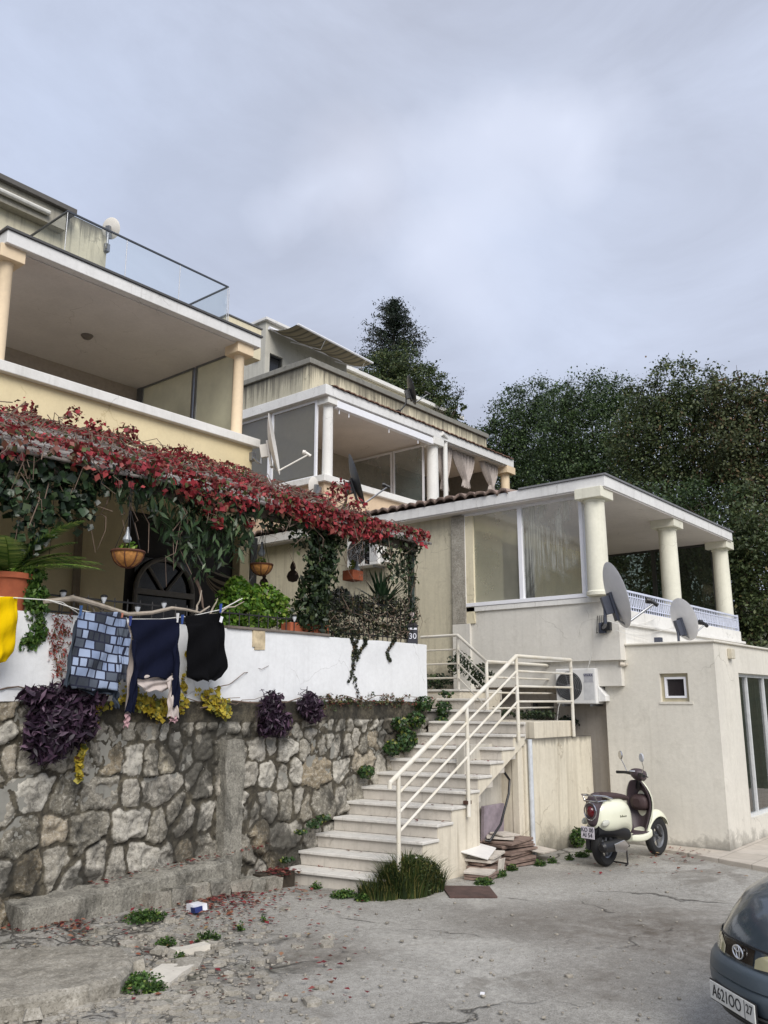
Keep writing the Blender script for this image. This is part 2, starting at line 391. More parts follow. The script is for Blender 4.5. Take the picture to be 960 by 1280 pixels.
for px_, py_, s_, a_ in ((345, 268, .045, .6), (400, 248, .05, .7), (455, 222, .05, .8), (510, 185, .05, .6), (560, 165, .055, .7), (620, 155, .06, .9), (680, 158, .055, 1.0), (705, 190, .05, .9), (620, 235, .07, .6), (565, 275, .07, .7), (545, 320, .07, .6), (600, 370, .08, .5), (760, 150, .05, .5)):
    c = wmix(wmath('MULTIPLY', wpatch(px_, py_, s_, .11, 7.0), a_), c, (.74, .79, .94, 1))
c = wmix(wmath('MULTIPLY', wpatch(420, 90, .42, .22, 2.0), .5), c, (.42, .45, .54, 1))
c = wmix(wmath('MULTIPLY', wpatch(880, 260, .30, .2, 2.4), .45), c, (.47, .51, .62, 1))
c = wmix(wmath('MULTIPLY', wpatch(60, 150, .34, .14, 2.0), .45), c, (.52, .60, .78, 1))
bg2 = wn('ShaderNodeBackground'); bg2.inputs[1].default_value = 1.0; L(c, bg2.inputs[0])
ms = wn('ShaderNodeMixShader'); ms.inputs[0].default_value = .93; L(bg1.outputs[0], ms.inputs[1]); L(bg2.outputs[0], ms.inputs[2])
wo = wn('ShaderNodeOutputWorld'); L(ms.outputs[0], wo.inputs[0])
sl = D.lights.new('sun', 'SUN'); sl.energy = 2.8; sl.angle = rad(38); sl.color = (1, .965, .91)
so = D.objects.new('sun', sl); COL.objects.link(so)
sd = Vector((math.cos(SUN_EL)*math.cos(SUN_AZ), math.cos(SUN_EL)*math.sin(SUN_AZ), math.sin(SUN_EL)))
so.rotation_euler = (-sd).to_track_quat('-Z', 'Y').to_euler(); so.location = sd*60
vs = SC.view_settings; vs.view_transform = 'Standard'; vs.look = 'None'; vs.exposure = 0.30; vs.gamma = 1.0; vs.use_curve_mapping = False
SC.cycles.max_bounces = 5; SC.cycles.transparent_max_bounces = 10; SC.cycles.use_denoising = True

# ================================================================ key planes of the place
YW = 7.5            # face of the retaining wall (runs along X)
XM = 12.04; YM = 5.42   # near corner of the right-hand house
XA = 12.22; YA = 4.12   # near corner of its ground-floor extension
YS = 6.07           # open side of the staircase
YL = 11.5           # facade of the left-hand house
XE = P(531, 840, 'y', YW).x   # end of the white parapet

def ground_h(x, y):
    x = np.asarray(x, float); y = np.asarray(y, float)
    a = np.clip((y-6.0)/1.3, 0, 1); a = a*a*(3-2*a); b = np.clip((7.3-x)/1.6, 0, 1); b = b*b*(3-2*b)
    return .13*a*b
def hill_h(x, y):
    t = x*FW[0]+y*FW[1]; a = np.clip((t-21)/40, 0, 1); return -.06+9*a*a*(3-2*a)+.0*x
# ---- hill / far ground
n = 90; g = np.linspace(-1, 1, n); g = np.sign(g)*np.abs(g)**2*400
X, Y = np.meshgrid(g+8, g+5, indexing='ij'); Z = hill_h(X, Y)+vnoise(X*.12, Y*.12, 3)*.5*np.clip((np.hypot(X, Y)-24)/20, 0, 1)
idx = np.arange(n*n).reshape(n, n); F = np.stack([idx[:-1, :-1], idx[1:, :-1], idx[1:, 1:], idx[:-1, 1:]], -1).reshape(-1, 4)
t = NT('hill_soil'); pc = t.pos(); cc = t.ramp(t.noise(pc, .6, 8, .7), [(.3, '#2f3522'), (.6, '#4d4d35'), (.8, '#6a6250')])
t.done(cc, .95, t.bump(t.noise(pc, 3, 8), .6, .1))
tag(link('ground', fastmesh('ground', np.stack([X, Y, Z], -1).reshape(-1, 3), F), t.m, origin=(0, 0, 0)), kind='structure')

# ---- courtyard of broken, patched concrete
def smooth_grid(x0, x1, y0, y1, d):
    xs = np.arange(x0, x1+d, d); ys = np.arange(y0, y1+d, d); X, Y = np.meshgrid(xs, ys, indexing='ij'); nx, ny = X.shape
    idx = np.arange(nx*ny).reshape(nx, ny); F = np.stack([idx[:-1, :-1], idx[1:, :-1], idx[1:, 1:], idx[:-1, 1:]], -1).reshape(-1, 4); return X, Y, F
X, Y, F = smooth_grid(-3, 13.0, -7, 8.0, .04)
brk = np.clip((6.3-X+vnoise(X*.7, Y*.7, 8)*1.3)/1.6, 0, 1)*np.clip((Y-4.4+vnoise(X*.8, Y*.8, 5)*1.0)/1.0, 0, 1)      # broken-up zone near the wall
Z = ground_h(X, Y)+vnoise(X*.6, Y*.6, 1)*.018+vnoise(X*4, Y*4, 2)*.004+brk*(vnoise(X*3.2, Y*3.2, 4)*.028+vnoise(X*11, Y*11, 6)*.012)
me = fastmesh('courtyard', np.stack([X, Y, Z], -1).reshape(-1, 3), F)
at = me.attributes.new('broken', 'FLOAT', 'POINT'); at.data.foreach_set('value', brk.ravel().astype('f'))
me.shade_smooth()
t = NT('worn_concrete'); p = t.pos()
warp = t.n('ShaderNodeTexNoise'); warp.inputs['Scale'].default_value = 1.6; warp.inputs['Detail'].default_value = 6; t.l(p, warp.inputs['Vector'])
wv = t.n('ShaderNodeVectorMath', operation='MULTIPLY_ADD'); t.l(warp.outputs[1], wv.inputs[0]); wv.inputs[1].default_value = (.9, .9, .0); t.l(p, wv.inputs[2])
def crack(scale, width, vec=None):
    v = t.n('ShaderNodeTexVoronoi', feature='DISTANCE_TO_EDGE'); v.inputs['Scale'].default_value = scale; t.l(vec or wv.outputs[0], v.inputs['Vector'])
    return t.math('SUBTRACT', 1.0, t.math('DIVIDE', v.outputs[0], width), True)
br = t.n('ShaderNodeAttribute', attribute_name='broken').outputs['Fac']
big = t.ramp(t.noise(p, .55, 7, .65, .3), [(.30, '#77726a'), (.48, '#938f87'), (.66, '#aeaaa2')])
fine = t.ramp(t.noise(p, 60, 6, .85), [(.36, 0.0), (.62, 1.0)])
col = t.mix(t.math('MULTIPLY', fine, .5), big, '#cbc8c0')
speck = t.ramp(t.noise(p, 95, 4, .8), [(.53, 0.0), (.60, 1.0)])
col = t.mix(t.math('MULTIPLY', speck, .62), col, '#45423c')
patch = t.ramp(t.noise(p, .8, 6, .6, 1.2), [(.56, 0.0), (.66, 1.0)])
col = t.mix(t.math('MULTIPLY', patch, .5), col, '#5d5549')
lite = t.ramp(t.noise(t.pos((1.0, .5, 1)), 1.1, 8, .7, .8), [(.52, 0.0), (.68, 1.0)])
col = t.mix(t.math('MULTIPLY', lite, .5), col, '#c9c5bc')
for q_, r_x, amt in ((P(820, 1165, 'z', 0), 1.5, .62), (P(640, 1150, 'z', 0), 1.0, .35), (P(760, 1225, 'z', 0), .7, .35), (P(395, 1190, 'z', 0), .7, .45)):
    dv = t.n('ShaderNodeVectorMath', operation='DISTANCE'); t.l(wv.outputs[0], dv.inputs[0]); dv.inputs[1].default_value = (q_.x+.45, q_.y+.45, 0)
    sm = t.math('MULTIPLY', t.math('SUBTRACT', 1.0, t.math('DIVIDE', dv.outputs['Value'], r_x), True), t.ramp(t.noise(p, 6, 7, .75), [(.35, .3), (.6, 1.0)])); col = t.mix(t.math('MULTIPLY', sm, amt*1.6, True), col, '#574c40')
mid_ = t.ramp(t.noise(p, 17, 7, .8), [(.40, 0.0), (.60, 1.0)]); col = t.mix(t.math('MULTIPLY', mid_, .38), col, '#5c5851')
c1 = crack(.42, .010); c1 = t.math('MULTIPLY', c1, t.ramp(t.noise(p, .45, 4), [(.50, 0.0), (.56, 1.0)]))
c2 = t.math('MULTIPLY', crack(1.3, .026), t.ramp(br, [(.1, 0.0), (.4, 1.0)])); c3 = t.math('MULTIPLY', crack(4.2, .05), t.ramp(t.math('MULTIPLY', br, t.math('MULTIPLY', t.noise(p, 1.2, 4), 2.0)), [(.62, 0.0), (.78, 1.0)]))
ck = t.math('MAXIMUM', t.math('MAXIMUM', c1, c2), c3)
moss = t.math('MULTIPLY', t.ramp(t.noise(p, 2.2, 8, .7), [(.5, 0.0), (.62, 1.0)]), t.math('ADD', t.math('MULTIPLY', br, .75), .05))
col = t.mix(t.math('MULTIPLY', moss, .8), col, '#4a4a33')
col = t.mix(t.math('MULTIPLY', t.math('MULTIPLY', br, t.ramp(t.noise(p, 3.1, 7, .7), [(.5, 0.0), (.6, 1.0)])), .7), col, '#4b4237')
col = t.mix(t.math('MULTIPLY', ck, .85), col, '#2e2a22')
hgt = t.math('SUBTRACT', t.math('ADD', t.noise(p, 70, 6, .8), t.math('MULTIPLY', t.noise(p, 5, 6, .7), 1.6)), t.math('MULTIPLY', ck, 2.5))
t.done(col, .9, t.bump(hgt, .7, .012))
tag(link('courtyard', me, t.m, origin=(0, 0, 0)), kind='structure')

# ---- paved strip round the extension
mb = MB(); zp = .055
pts = [(XA+9, YA+.05), (XA-.02, YA-.0), (XA-.02, 5.0), (11.83, 5.0), (11.77, 4.7), (11.40, 3.6), (10.95, 2.2), (11.3, 1.9), (XA+9, 1.9)]
mb.prism([(x, y, -.05) for x, y in pts], (0, 0, zp+.05))
t = NT('pale_paving'); p = t.pos(); bk = t.n('ShaderNodeTexBrick'); bk.offset = 0; bk.inputs['Scale'].default_value = 1; bk.inputs['Brick Width'].default_value = .45; bk.inputs['Row Height'].default_value = .45
bk.inputs['Mortar Size'].default_value = .006; bk.inputs['Color1'].default_value = lin('#bdb4a8'); bk.inputs['Color2'].default_value = lin('#b2a99c'); bk.inputs['Mortar'].default_value = lin('#8d857a'); t.l(p, bk.inputs[0])
cc = t.mix(t.math('MULTIPLY', t.ramp(t.noise(p, 3, 7, .7), [(.45, 0.0), (.75, 1.0)]), .45), bk.outputs[0], '#7c7468')
t.done(cc, .8, t.bump(t.noise(p, 60, 4), .3, .004))
tag(mb.build('paving', t.m, bevel=.008), kind='structure')

# ================================================================ retaining wall of rubble stone
def stonewall():
    x0, x1, z0, z1 = 1.2, XE, -.1, 2.0; d = .016
    xs = np.arange(x0, x1+d, d); zs = np.arange(z0, z1+d, d); xs[-1] = x1; zs[-1] = z1
    X, Z = np.meshgrid(xs, zs, indexing='ij'); nx, nz = X.shape
    rng = np.random.default_rng(5); seeds = []
    z = z0; rows = [.38, .40, .32, .36, .28, .22, .18]
    for h in rows:
        x = x0-.2+rng.uniform(0, .3)
        while x < x1+.3:
            w = h*rng.choice([.4, .5, .65, .8, 1.0, 1.3, 1.6]); seeds.append((x+w/2, z+h/2+rng.uniform(-.28, .28)*h, w/h)); x += w
            if rng.random() < .3: seeds.append((x+.02, z+h*rng.uniform(.1, .9), 1)); x += .07
        z += h
    S = np.array(seeds); k = len(S); wx = X+vnoise(X*3.5, Z*3.5, 9)*.07+vnoise(X*13, Z*13, 10)*.03+vnoise(X*40, Z*40, 18)*.008; wz = Z+vnoise(X*3.5+40, Z*3.5, 12)*.07+vnoise(X*13, Z*13+9, 13)*.03+vnoise(X*40, Z*40+5, 19)*.008
    d1 = np.full(X.shape, 9.); d2 = np.full(X.shape, 9.); ci = np.zeros(X.shape, int)
    for i, (sx, sz, asp) in enumerate(S):
        a = np.clip(asp, .7, 1.4); dd = (np.abs((wx-sx)/a)**3.4+np.abs(wz-sz)**3.4)**(1/3.4)
        m = dd < d1; d2 = np.where(m, d1, np.minimum(d2, dd)); ci = np.where(m, i, ci); d1 = np.where(m, dd, d1)
    e = d2-d1; r1 = rng.random(k); r2 = rng.random(k)
    lowz = np.clip(1-(Z/1.3), 0, 1)
    jw = .034+.06*r1[ci]*(.4+lowz)
    j = np.clip((e-jw*.35)/jw, 0, 1); st = j*j*(3-2*j)
    top = np.clip((Z-(1.76+vnoise(X*1.2, X*0, 14)*.03))/.03, 0, 1)*np.clip((X-4.6)/.4, 0, 1)      # rough concrete band under the parapet
    st = st*(1-top)
    prot = .008+.05*r2[ci]**1.8
    H = st*prot*(.9+.2*np.clip(e/.12, 0, 1))+st*(.022-np.abs(vnoise(X*6, Z*6, 15, 3))*.085)+(np.abs(vnoise(X*17, Z*17, 16))*-.022+.008)+vnoise(X*45, Z*45, 22, 2)*.004+vnoise(X*2, Z*2, 17)*.012+top*.03
    tilt = (r1[ci]-.5)*.22; H += st*tilt*(wz-S[ci, 1])
    H += .05*np.clip((1.1-Z)/1.1, 0, 1)*(1-top)
    V = np.stack([X, YW-H, Z], -1).reshape(-1, 3)
    idx = np.arange(nx*nz).reshape(nx, nz); F = np.stack([idx[:-1, :-1], idx[1:, :-1], idx[1:, 1:], idx[:-1, 1:]], -1).reshape(-1, 4)
    me = fastmesh('stone', V, F); me.shade_smooth()
    for nm, a in (('stone', st), ('tone', r1[ci]*.6+r2[ci[::-1, ::-1]]*0+.4*rng.random(k)[ci]), ('hue', rng.random(k)[ci])):
        q = me.attributes.new(nm, 'FLOAT', 'POINT'); q.data.foreach_set('value', a.ravel().astype('f'))
    return me
t = NT('rubble_stone'); p = t.pos()
A = lambda nm: t.n('ShaderNodeAttribute', attribute_name=nm).outputs['Fac']
sc_ = t.ramp(A('tone'), [(0.0, '#6b6659'), (.25, '#8f897c'), (.5, '#aea89c'), (.85, '#c9c4b8'), (1.0, '#b0a58c')])
sc_ = t.mix(t.math('MULTIPLY', t.ramp(A('hue'), [(.7, 0.0), (.9, 1.0)]), .5), sc_, '#8f7a55')
sc_ = t.mix(t.math('MULTIPLY', t.ramp(t.noise(p, 9, 8, .75), [(.42, 0.0), (.62, 1.0)]), .6), sc_, t.mix(.5, sc_, '#35332c'))
sc_ = t.mix(t.math('MULTIPLY', t.ramp(t.noise(p, 38, 5, .8), [(.5, 0.0), (.62, 1.0)]), .55), sc_, '#c9c4b8')
mo = t.ramp(t.noise(p, 14, 6, .7), [(.32, '#2b2720'), (.5, '#4f493d'), (.7, '#6e6757')])
col = t.mix(t.ramp(A('stone'), [(.15, 0.0), (.6, 1.0)]), mo, sc_)
lich = t.ramp(t.noise(t.pos((1, 1, .7)), 1.5, 9, .72, .5), [(.47, 0.0), (.57, 1.0)])
col = t.mix(t.math('MULTIPLY', lich, .8), col, '#2a2822')
lich2 = t.math('MULTIPLY', t.ramp(t.noise(p, 2.4, 7, .7), [(.54, 0.0), (.68, 1.0)]), t.ramp(t.noise(p, 40, 5, .8), [(.45, 0.0), (.58, 1.0)]))
col = t.mix(t.math('MULTIPLY', lich2, .85), col, '#221f1b')
col = t.mix(t.math('MULTIPLY', t.ramp(t.noise(p, 26, 7, .85), [(.52, 0.0), (.58, 1.0)]), .45), col, '#2e2b25')
t.done(col, .95, t.bump(t.noise(p, 55, 7, .8), .8, .012, t.bump(t.noise(p, 14, 6, .7), .6, .02)))
M['stone'] = t.m
sw = thing('stone_retaining_wall', 'rubble stone retaining wall with dark lichen under the white parapet', 'wall', (5.5, YW, 0))
link('stonework', stonewall(), M['stone'], sw)
mb = MB().box((1.2, YW+.002, -.1), (XE, YW+.45, 2.0)); mb.build('wall_core', M['concrete'], sw)
a = P(265, 925, 'y', YW-.1); b = P(298, 1078, 'y', YW-.1)
def rough_block(mb, x0, x1, y0, y1, z0, z1, seed, amp=.012, d=.05):
    """box with worn, uneven faces"""
    bm = bmesh.new(); bmesh.ops.create_cube(bm, size=1)
    sx, sy, sz = x1-x0, y1-y0, z1-z0
    for v in bm.verts: v.co = Vector(((x0+x1)/2+v.co.x*sx, (y0+y1)/2+v.co.y*sy, (z0+z1)/2+v.co.z*sz))
    for ax, s_ in enumerate((sx, sy, sz)):
        k = max(1, int(s_/d)); es = [e for e in bm.edges if abs((e.verts[0].co-e.verts[1].co)[ax]) > s_*.9]
        if k > 1: bmesh.ops.subdivide_edges(bm, edges=es, cuts=k-1, use_grid_fill=True)
    rr = random.Random(seed); from mathutils import noise as mn
    o = Vector((seed*3.1, seed*1.7, 0))
    for v in bm.verts: v.co += mn.noise_vector(v.co*7+o)*amp+mn.noise_vector(v.co*2.3+o)*amp*1.3
    bm.verts.ensure_lookup_table(); bm.verts.index_update()
    b0 = len(mb.v); mb.v += [tuple(v.co) for v in bm.verts]
    for f in bm.faces: mb.f.append([v.index+b0 for v in f.verts]); mb.mi.append(mb.m); mb.sm.append(True)
    bm.free(); return mb
rough_block(MB(), a.x+.17, b.x+.0, YW-.15, YW+.03, .1, a.z, 3, .016).build('concrete_pier', M['lichen'], sw, sharp=50)
# ledge along its foot
l0 = P(22, 1150, 'y', YW-.3); l1 = P(285, 1078, 'y', YW-.3)
led = MB(); n = 26; rows = []
for i in range(n+1):
    f = i/n; x = l0.x+.02+(l1.x-l0.x)*f; zt = l0.z+.08+(l1.z-l0.z-.05)*f; rr = random.Random(i)
    yb = YW-.32-.03*rr.random(); zt += rr.uniform(-.012, .012)
    rows.append([(x, YW+.02, zt+.02), (x, YW-.12, zt+rr.uniform(-.01, .015)), (x, yb+.05, zt), (x, yb, zt-.03), (x, yb-.01+.02*rr.random(), zt-.14), (x, yb-.02*rr.random(), -.05)])
led.grid(rows); led.add(rows[0], [(0, 1, 2, 3, 4, 5)]); led.add(rows[-1], [(5, 4, 3, 2, 1, 0)])
tag(led.build('concrete_ledge', M['lichen'], sharp=40), 'low worn concrete ledge sloping along the foot of the stone wall', 'ledge')
# ---- white parapet wall on top
M['parapet'] = plaster('white_parapet_paint', '#e6e7e8', '#8d8a86', .16, .14)
zt = P(531, 806, 'y', YW).z
pw = thing('white_parapet_wall', 'white painted parapet wall above the rubble stonework', 'wall', (5.5, YW+.1, 2.0))
rough_block(MB(), 1.2, XE, YW-.035, YW+.24, 2.0, zt, 9, .006, .12).build('wall', M['parapet'], pw, sharp=50)
q = P(222, 770, 'y', YW)
mb = MB(); cx = P(318, 800, 'y', YW-.04).x; mb.box((cx-.03, YW-.05, zt-.19), (cx+.1, YW-.02, zt+.004)); rough_block(mb, cx+.0, cx+.16, YW-.046, YW-.01, zt-.22, zt+.01, 4, .01)
mb.build('broken_patch', plain('bare_render', '#b9a98c', .9, var=.4, scale=10, bump=.8), pw)
mb = MB(); x0 = P(284, 785, 'y', YW-.05).x; x1 = P(412, 800, 'y', YW-.05).x; mb.box((x0, YW-.06, zt+.0), (x1, YW+.05, zt+.03))
mb.build('coping_rail', M['wood'], pw, bevel=.005)

# ================================================================ staircase
M['tread'] = plaster('worn_tread', '#d8d4cc', '#5a5248', .3, .55, scale=3)
M['riser'] = plaster('riser_paint', '#c6bfb4', '#5a5040', .45, .45, scale=3)
xr = [7.42+.2855*(k-1) for k in range(1, 12)]; RZ = .157
st = thing('staircase', 'cream painted concrete staircase of fourteen steps beside the stone wall', 'staircase', (8.5, 6.8, 0))
steps = []
for k in range(11):
    yl = YW-.06 if k < 4 else YW-.02
    xn = xr[k]-(.27 if False else 0)
    steps.append((xn, YS, yl, RZ*(k+1)))
steps += [(10.27, 6.62, YW+.35, RZ*12), (10.55, 7.05, YW+.6, RZ*13), (10.84, 7.5, YW+.9, RZ*14-.02)]
skew = .03
for k, (xn, y0, y1, z) in enumerate(steps):
    xe = (steps[k+1][0] if k < 13 else 12.0)
    wob = random.Random(k)
    r = MB()
    sk = .28*(y1-y0)/1.43
    if k < 11: r.prism([(xn+.027, y0+.012, z-RZ-(.12 if k == 0 else 0)), (xn+.027-sk, y1, z-RZ-(.12 if k == 0 else 0)), (xn+.027-sk, y1, z-.035), (xn+.027, y0+.012, z-.035)], (xe-xn+.06, 0, 0))
    else: r.box((xn+.03, y0+.012, z-RZ), (xe+.08, y1, z-.035))
    s_ = r.build('step', M['riser'], st, bevel=.006)
    tr = MB(); xb_ = xe+.03 if k != 10 else 10.31
    if k < 11: tr.prism([(xn-.005, y0-.02, z-.033), (xb_, y0-.02, z-.033), (xb_-(sk if k < 10 else 0), y1, z-.033), (xn-.005-sk, y1, z-.033)], (0, 0, .033))
    else: tr.box((xn-.005, y0-.02, z-.033), (xb_, y1, z), rot=(wob.uniform(-.003, .003), wob.uniform(-.004, .004), 0))
    tr.build('tread', M['tread'], s_, bevel=.007)
# landing slab and low block beside the eleventh step
mb = MB().box((xr[10]+.29+.01, YS-.0, 1.50), (11.70, 7.5, RZ*11-.003)); mb.build('landing', M['stairwall'], st, bevel=.008)
mb = MB().box((10.86, 7.5, 1.60), (12.0, 9.0, RZ*14-.06)); mb.build('landing', M['stairwall'], st)
# stepped side wall with a sloping underside
prof = []
for k in range(1, 11): prof += [(xr[k-1]+.03, RZ*k-.034), (xr[k]+.03, RZ*k-.034)]
low = lambda x: -.1 if x <= 9.16 else .86+(x-9.16)*(.54/1.04)
prof = [(xr[0]+.03, -.1)]+prof+[(xr[10]+.03, RZ*11-.036), (10.20, RZ*11-.036), (10.20, 1.42), (9.22, .86), (9.16, -.1)]
mb = MB()
for k in range(1, 12):
    xa, xb = xr[k-1]+.03, (xr[k]+.03 if k < 11 else 10.30); cuts = sorted({xa, xb} | ({9.16} if xa < 9.16 < xb else set()))
    if xb-xa < .02: continue
    for u_, v_ in zip(cuts[:-1], cuts[1:]):
        zl = (lambda x: low(x)) if u_ >= 9.159 else (lambda x: -.1)
        mb.prism([(u_, YS+.002, zl(u_)), (v_, YS+.002, zl(v_)), (v_, YS+.002, RZ*k-.034), (u_, YS+.002, RZ*k-.034)], (0, .16, 0))
mb.build('side_wall', M['stairwall'], st)
mb = MB().box((9.3, YS+.30, -.1), (10.6, YS+.42, 1.45)); mb.build('niche_back', plaster('niche_paint', '#cfc9bc', '#57503f', .9, .3), st)
mb = MB().box((10.17, YS+.14, -.1), (10.30, YS+.32, 1.46)); mb.build('niche_side', M['stairwall'], st)
# stretch of fill that closes the core
MB().box((10.0, YS+.45, 0), (12.0, YW-.05, 1.45)).build('core', M['concrete'], st)
# box wall to the right
bw = thing('planter_wall', 'cream rain-streaked wall between the staircase and the grey extension', 'wall', (11.3, YS, 0))
MB().box((10.30, YS-.005, -.1), (XA+.03, YS+.12, 1.50)).build('wall', plaster('streaked_cream', '#dfd7c4', '#6a5735', .7, .25, ztop=1.5, toplen=.10, zbase=0), bw, bevel=.01)
MB().box((10.16, YS+.03, -.1), (10.29, YS+.135, 1.47)).build('post', M['stairwall'], bw, bevel=.008)
mb = MB().tube([(10.345, YS-.05, .02), (10.345, YS-.05, 1.5)], .032, 12); mb.build('downpipe', plain('pale_pipe', '#c3c7cb', .5, var=.15), bw)
MB().box((10.4, YS+.12, 1.0), (XA+.02, 7.0, 1.40)).build('soil', plain('dark_soil', '#3a3228', .95, var=.4), bw)
# ---- handrails
def rail(name, label, path, top, zs, posts, r_top=.026, r=.015):
    t_ = thing(name, label, 'handrail', path[0])
    MB().tube([Vector(p)+Vector((0, 0, top)) for p in path], r_top, 10).build('top_rail', M['metalw'], t_)
    for z in zs: MB().tube([Vector(p)+Vector((0, 0, z)) for p in path], r, 8).build('rail', M['metalw'], t_)
    for (x, y, zb, zt_) in posts:
        MB().tube([(x, y, zb), (x, y, zt_)], .024, 10).build('post', M['metalw'], t_)
    return t_
yr = YS-.045
pa, pb, pc_ = P(498, 968, 'y', yr), P(645, 820, 'y', yr), P(713, 825, 'y', yr)
sl_ = (pb.z-pa.z)/(pb.x-pa.x)
p0 = Vector((pa.x-.15, yr, pa.z-.15*sl_))
LR = thing('stair_handrail', 'cream steel handrail with four sloping bars along the lower flight of steps', 'handrail', (pa.x, yr, .2))
MB().tube([p0+Vector((0, 0, -.06)), p0, pb, pc_], .027, 10).build('top_rail', M['metalw'], LR)
for k in (1, 2, 3):
    dz = k*.20; a = pa+Vector((0, 0, -dz)); b = pb+Vector((0, 0, -dz)); cc = pc_+Vector((.03, 0, -dz-.0))
    MB().tube([a, b, cc], .0155, 8).build('rail', M['metalw'], LR)
pm = P(583, 870, 'y', yr)
for q, zb in ((pa, .22), (Vector((pm.x, yr, pa.z+(pm.x-pa.x)*sl_)), .66), (pb, 1.5), (pc_, 1.5)):
    MB().tube([(q.x, yr, zb), (q.x, yr, q.z)], .024, 10).build('post', M['metalw'], LR)
MB().box((pm.x-.05, yr-.01, .80), (pm.x+.05, YS, .84)).build('bracket', plain('rusty_iron', '#4a3226', .9, var=.4), LR)
u0 = P(572, 794, 'x', 10.9); u1 = P(608, 827, 'x', 10.34); u2 = Vector((XM+.35, u1.y, u1.z)); uu = Vector((10.9, 8.25, u0.z+.0))
UR = thing('landing_handrail', 'cream steel handrail turning round the upper landing against the house', 'handrail', (10.9, 7.5, 2.1))
MB().tube([uu, u0, u1, u2], .024, 10).build('top_rail', M['metalw'], UR)
for k in (1, 2, 3): MB().tube([q-Vector((0, 0, .215*k)) for q in (uu, u0, u1, u2)], .0145, 8).build('rail', M['metalw'], UR)
for q, zb in ((u0, 2.1), (u1, 1.7)): MB().tube([(q.x, q.y, zb), tuple(q)], .024, 10).build('post', M['metalw'], UR)
# ---- black hose and grey hatch in the niche, loose slabs, rusty cover
h = [P(628, 962, 'y', YS+.12), P(637, 975, 'y', YS+.1), P(636, 992, 'y', YS+.08), P(626, 1030, 'y', YS+.02), P(612, 1052, 'y', YS), P(606, 1050, 'y', YS+.05)]
MB().tube(h, .016, 8).build('black_hose', M['blackp']).name = 'hose'
tag(D.objects['hose'], 'black hose curling out of the niche under the stairs', 'hose')
a = P(603, 1010, 'y', YS+.24); b = P(623, 1052, 'y', YS+.24)
tag(MB().box((a.x, YS+.22, .2), (b.x+.12, YS+.27, a.z+.02), rot=(.05, 0, 0)).build('grey_panel', plain('violet_grey_board', '#8c8188', .85, var=.2), bevel=.004), 'grey board leaning in the niche under the stairs', 'panel')
M['slabtop'] = plain('dusty_tile', '#bdb5aa', .85, var=.2, scale=9, bump=.5); M['slabbrown'] = plain('brown_tile_edge', '#7d6a60', .9, var=.3, scale=9, bump=.5)
rr = random.Random(4)
def slab(x, y, z, w, d, th, rz, rx, ry, mat, label, chip=True):
    pts = [(-w/2, -d/2), (-w/6, -d/2-rr.uniform(0, .012)), (w/2-rr.uniform(0, .05), -d/2), (w/2, -d/2+rr.uniform(.0, .05)), (w/2, d/2), (0, d/2+rr.uniform(-.01, .01)), (-w/2+rr.uniform(0, .05), d/2), (-w/2, d/2-rr.uniform(0, .04))]
    mb = MB().prism([(a_, b_, 0) for a_, b_ in pts], (0, 0, th)); o = mb.build('loose_slab', mat, local=True, bevel=.002)
    o.location = (x, y, z); o.rotation_euler = (rx, ry, rz); return tag(o, label, 'slab', 'loose tiles and slabs stacked under the stairs')
s0 = P(592, 1092, 'z', .0); s1 = P(640, 1078, 'z', 0)
z = .0; o_ = ('second', 'third', 'fourth', 'fifth', 'sixth', 'seventh', 'eighth', 'ninth', 'tenth')
for i in range(3):
    slab(s0.x-.17+rr.uniform(-.02, .02), s0.y-.22+rr.uniform(-.02, .02), .012+i*.03, .40, .30, .024, .25+rr.uniform(-.1, .1), rr.uniform(-.02, .02), 0, M['slabtop'] if i == 2 else M['slabbrown'], ['bottom', 'middle', 'top'][i]+' slab of the lowest front pile below the stairs')
for i in range(6):
    slab(s0.x+.12+rr.uniform(-.04, .04), s0.y-.08+rr.uniform(-.04, .04), .012+i*.036, .46, .36, .026, .1+rr.uniform(-.25, .25), rr.uniform(-.03, .03), rr.uniform(-.03, .03), M['slabtop'] if i > 3 else M['slabbrown'], ('lowest' if i == 0 else o_[i-1])+' slab counted upward in the middle pile below the stairs')
slab(s0.x+.02, s0.y-.06, .262, .46, .34, .014, .35, .20, -.12, plain('white_tile', '#d9d6d2', .4, var=.05), 'clean white tile lying tilted on top of the middle pile')
slab(s0.x+.12, s0.y-.30, .03, .18, .012, .16, .1, .15, .05, M['slabtop'], 'small pale tile piece propped against the middle pile')
for i in range(9):
    slab(s1.x-.12+rr.uniform(-.04, .04), s1.y-.02+rr.uniform(-.04, .04), .012+i*.033, .60, .44, .024, -.1+rr.uniform(-.2, .2), rr.uniform(-.03, .03), rr.uniform(-.02, .02), M['slabbrown'], ('lowest' if i == 0 else o_[i-1])+' brown slab counted upward in the large rear pile')
slab(s1.x-.15, s1.y+.06, .318, .44, .34, .02, .5, .03, .0, M['slabtop'], 'pale slab lying on top of the brown rear pile')
slab(s1.x-.12, s1.y+.03, .345, .32, .26, .016, -.2, .05, .05, M['slabtop'], 'small pale slab topmost on the rear pile')
slab(s1.x+.32, s1.y-.22, .13, .50, .30, .02, .15, .12, .08, M['slabtop'], 'grey slab sliding off the right side of the rear pile')
c0 = P(585, 1118, 'z', .01)
mb = MB(); mb.prism([P(552, 1110, 'z', -.01), P(562, 1124, 'z', -.01), P(622, 1124, 'z', -.01), P(612, 1111, 'z', -.01)][::-1], (0, 0, .028))
tag(mb.build('drain_cover', plain('rust', '#4d3a34', .85, var=.35, scale=9, bump=.8), bevel=.003), 'rusty brown drain cover set in the ground by the stairs', 'drain cover')
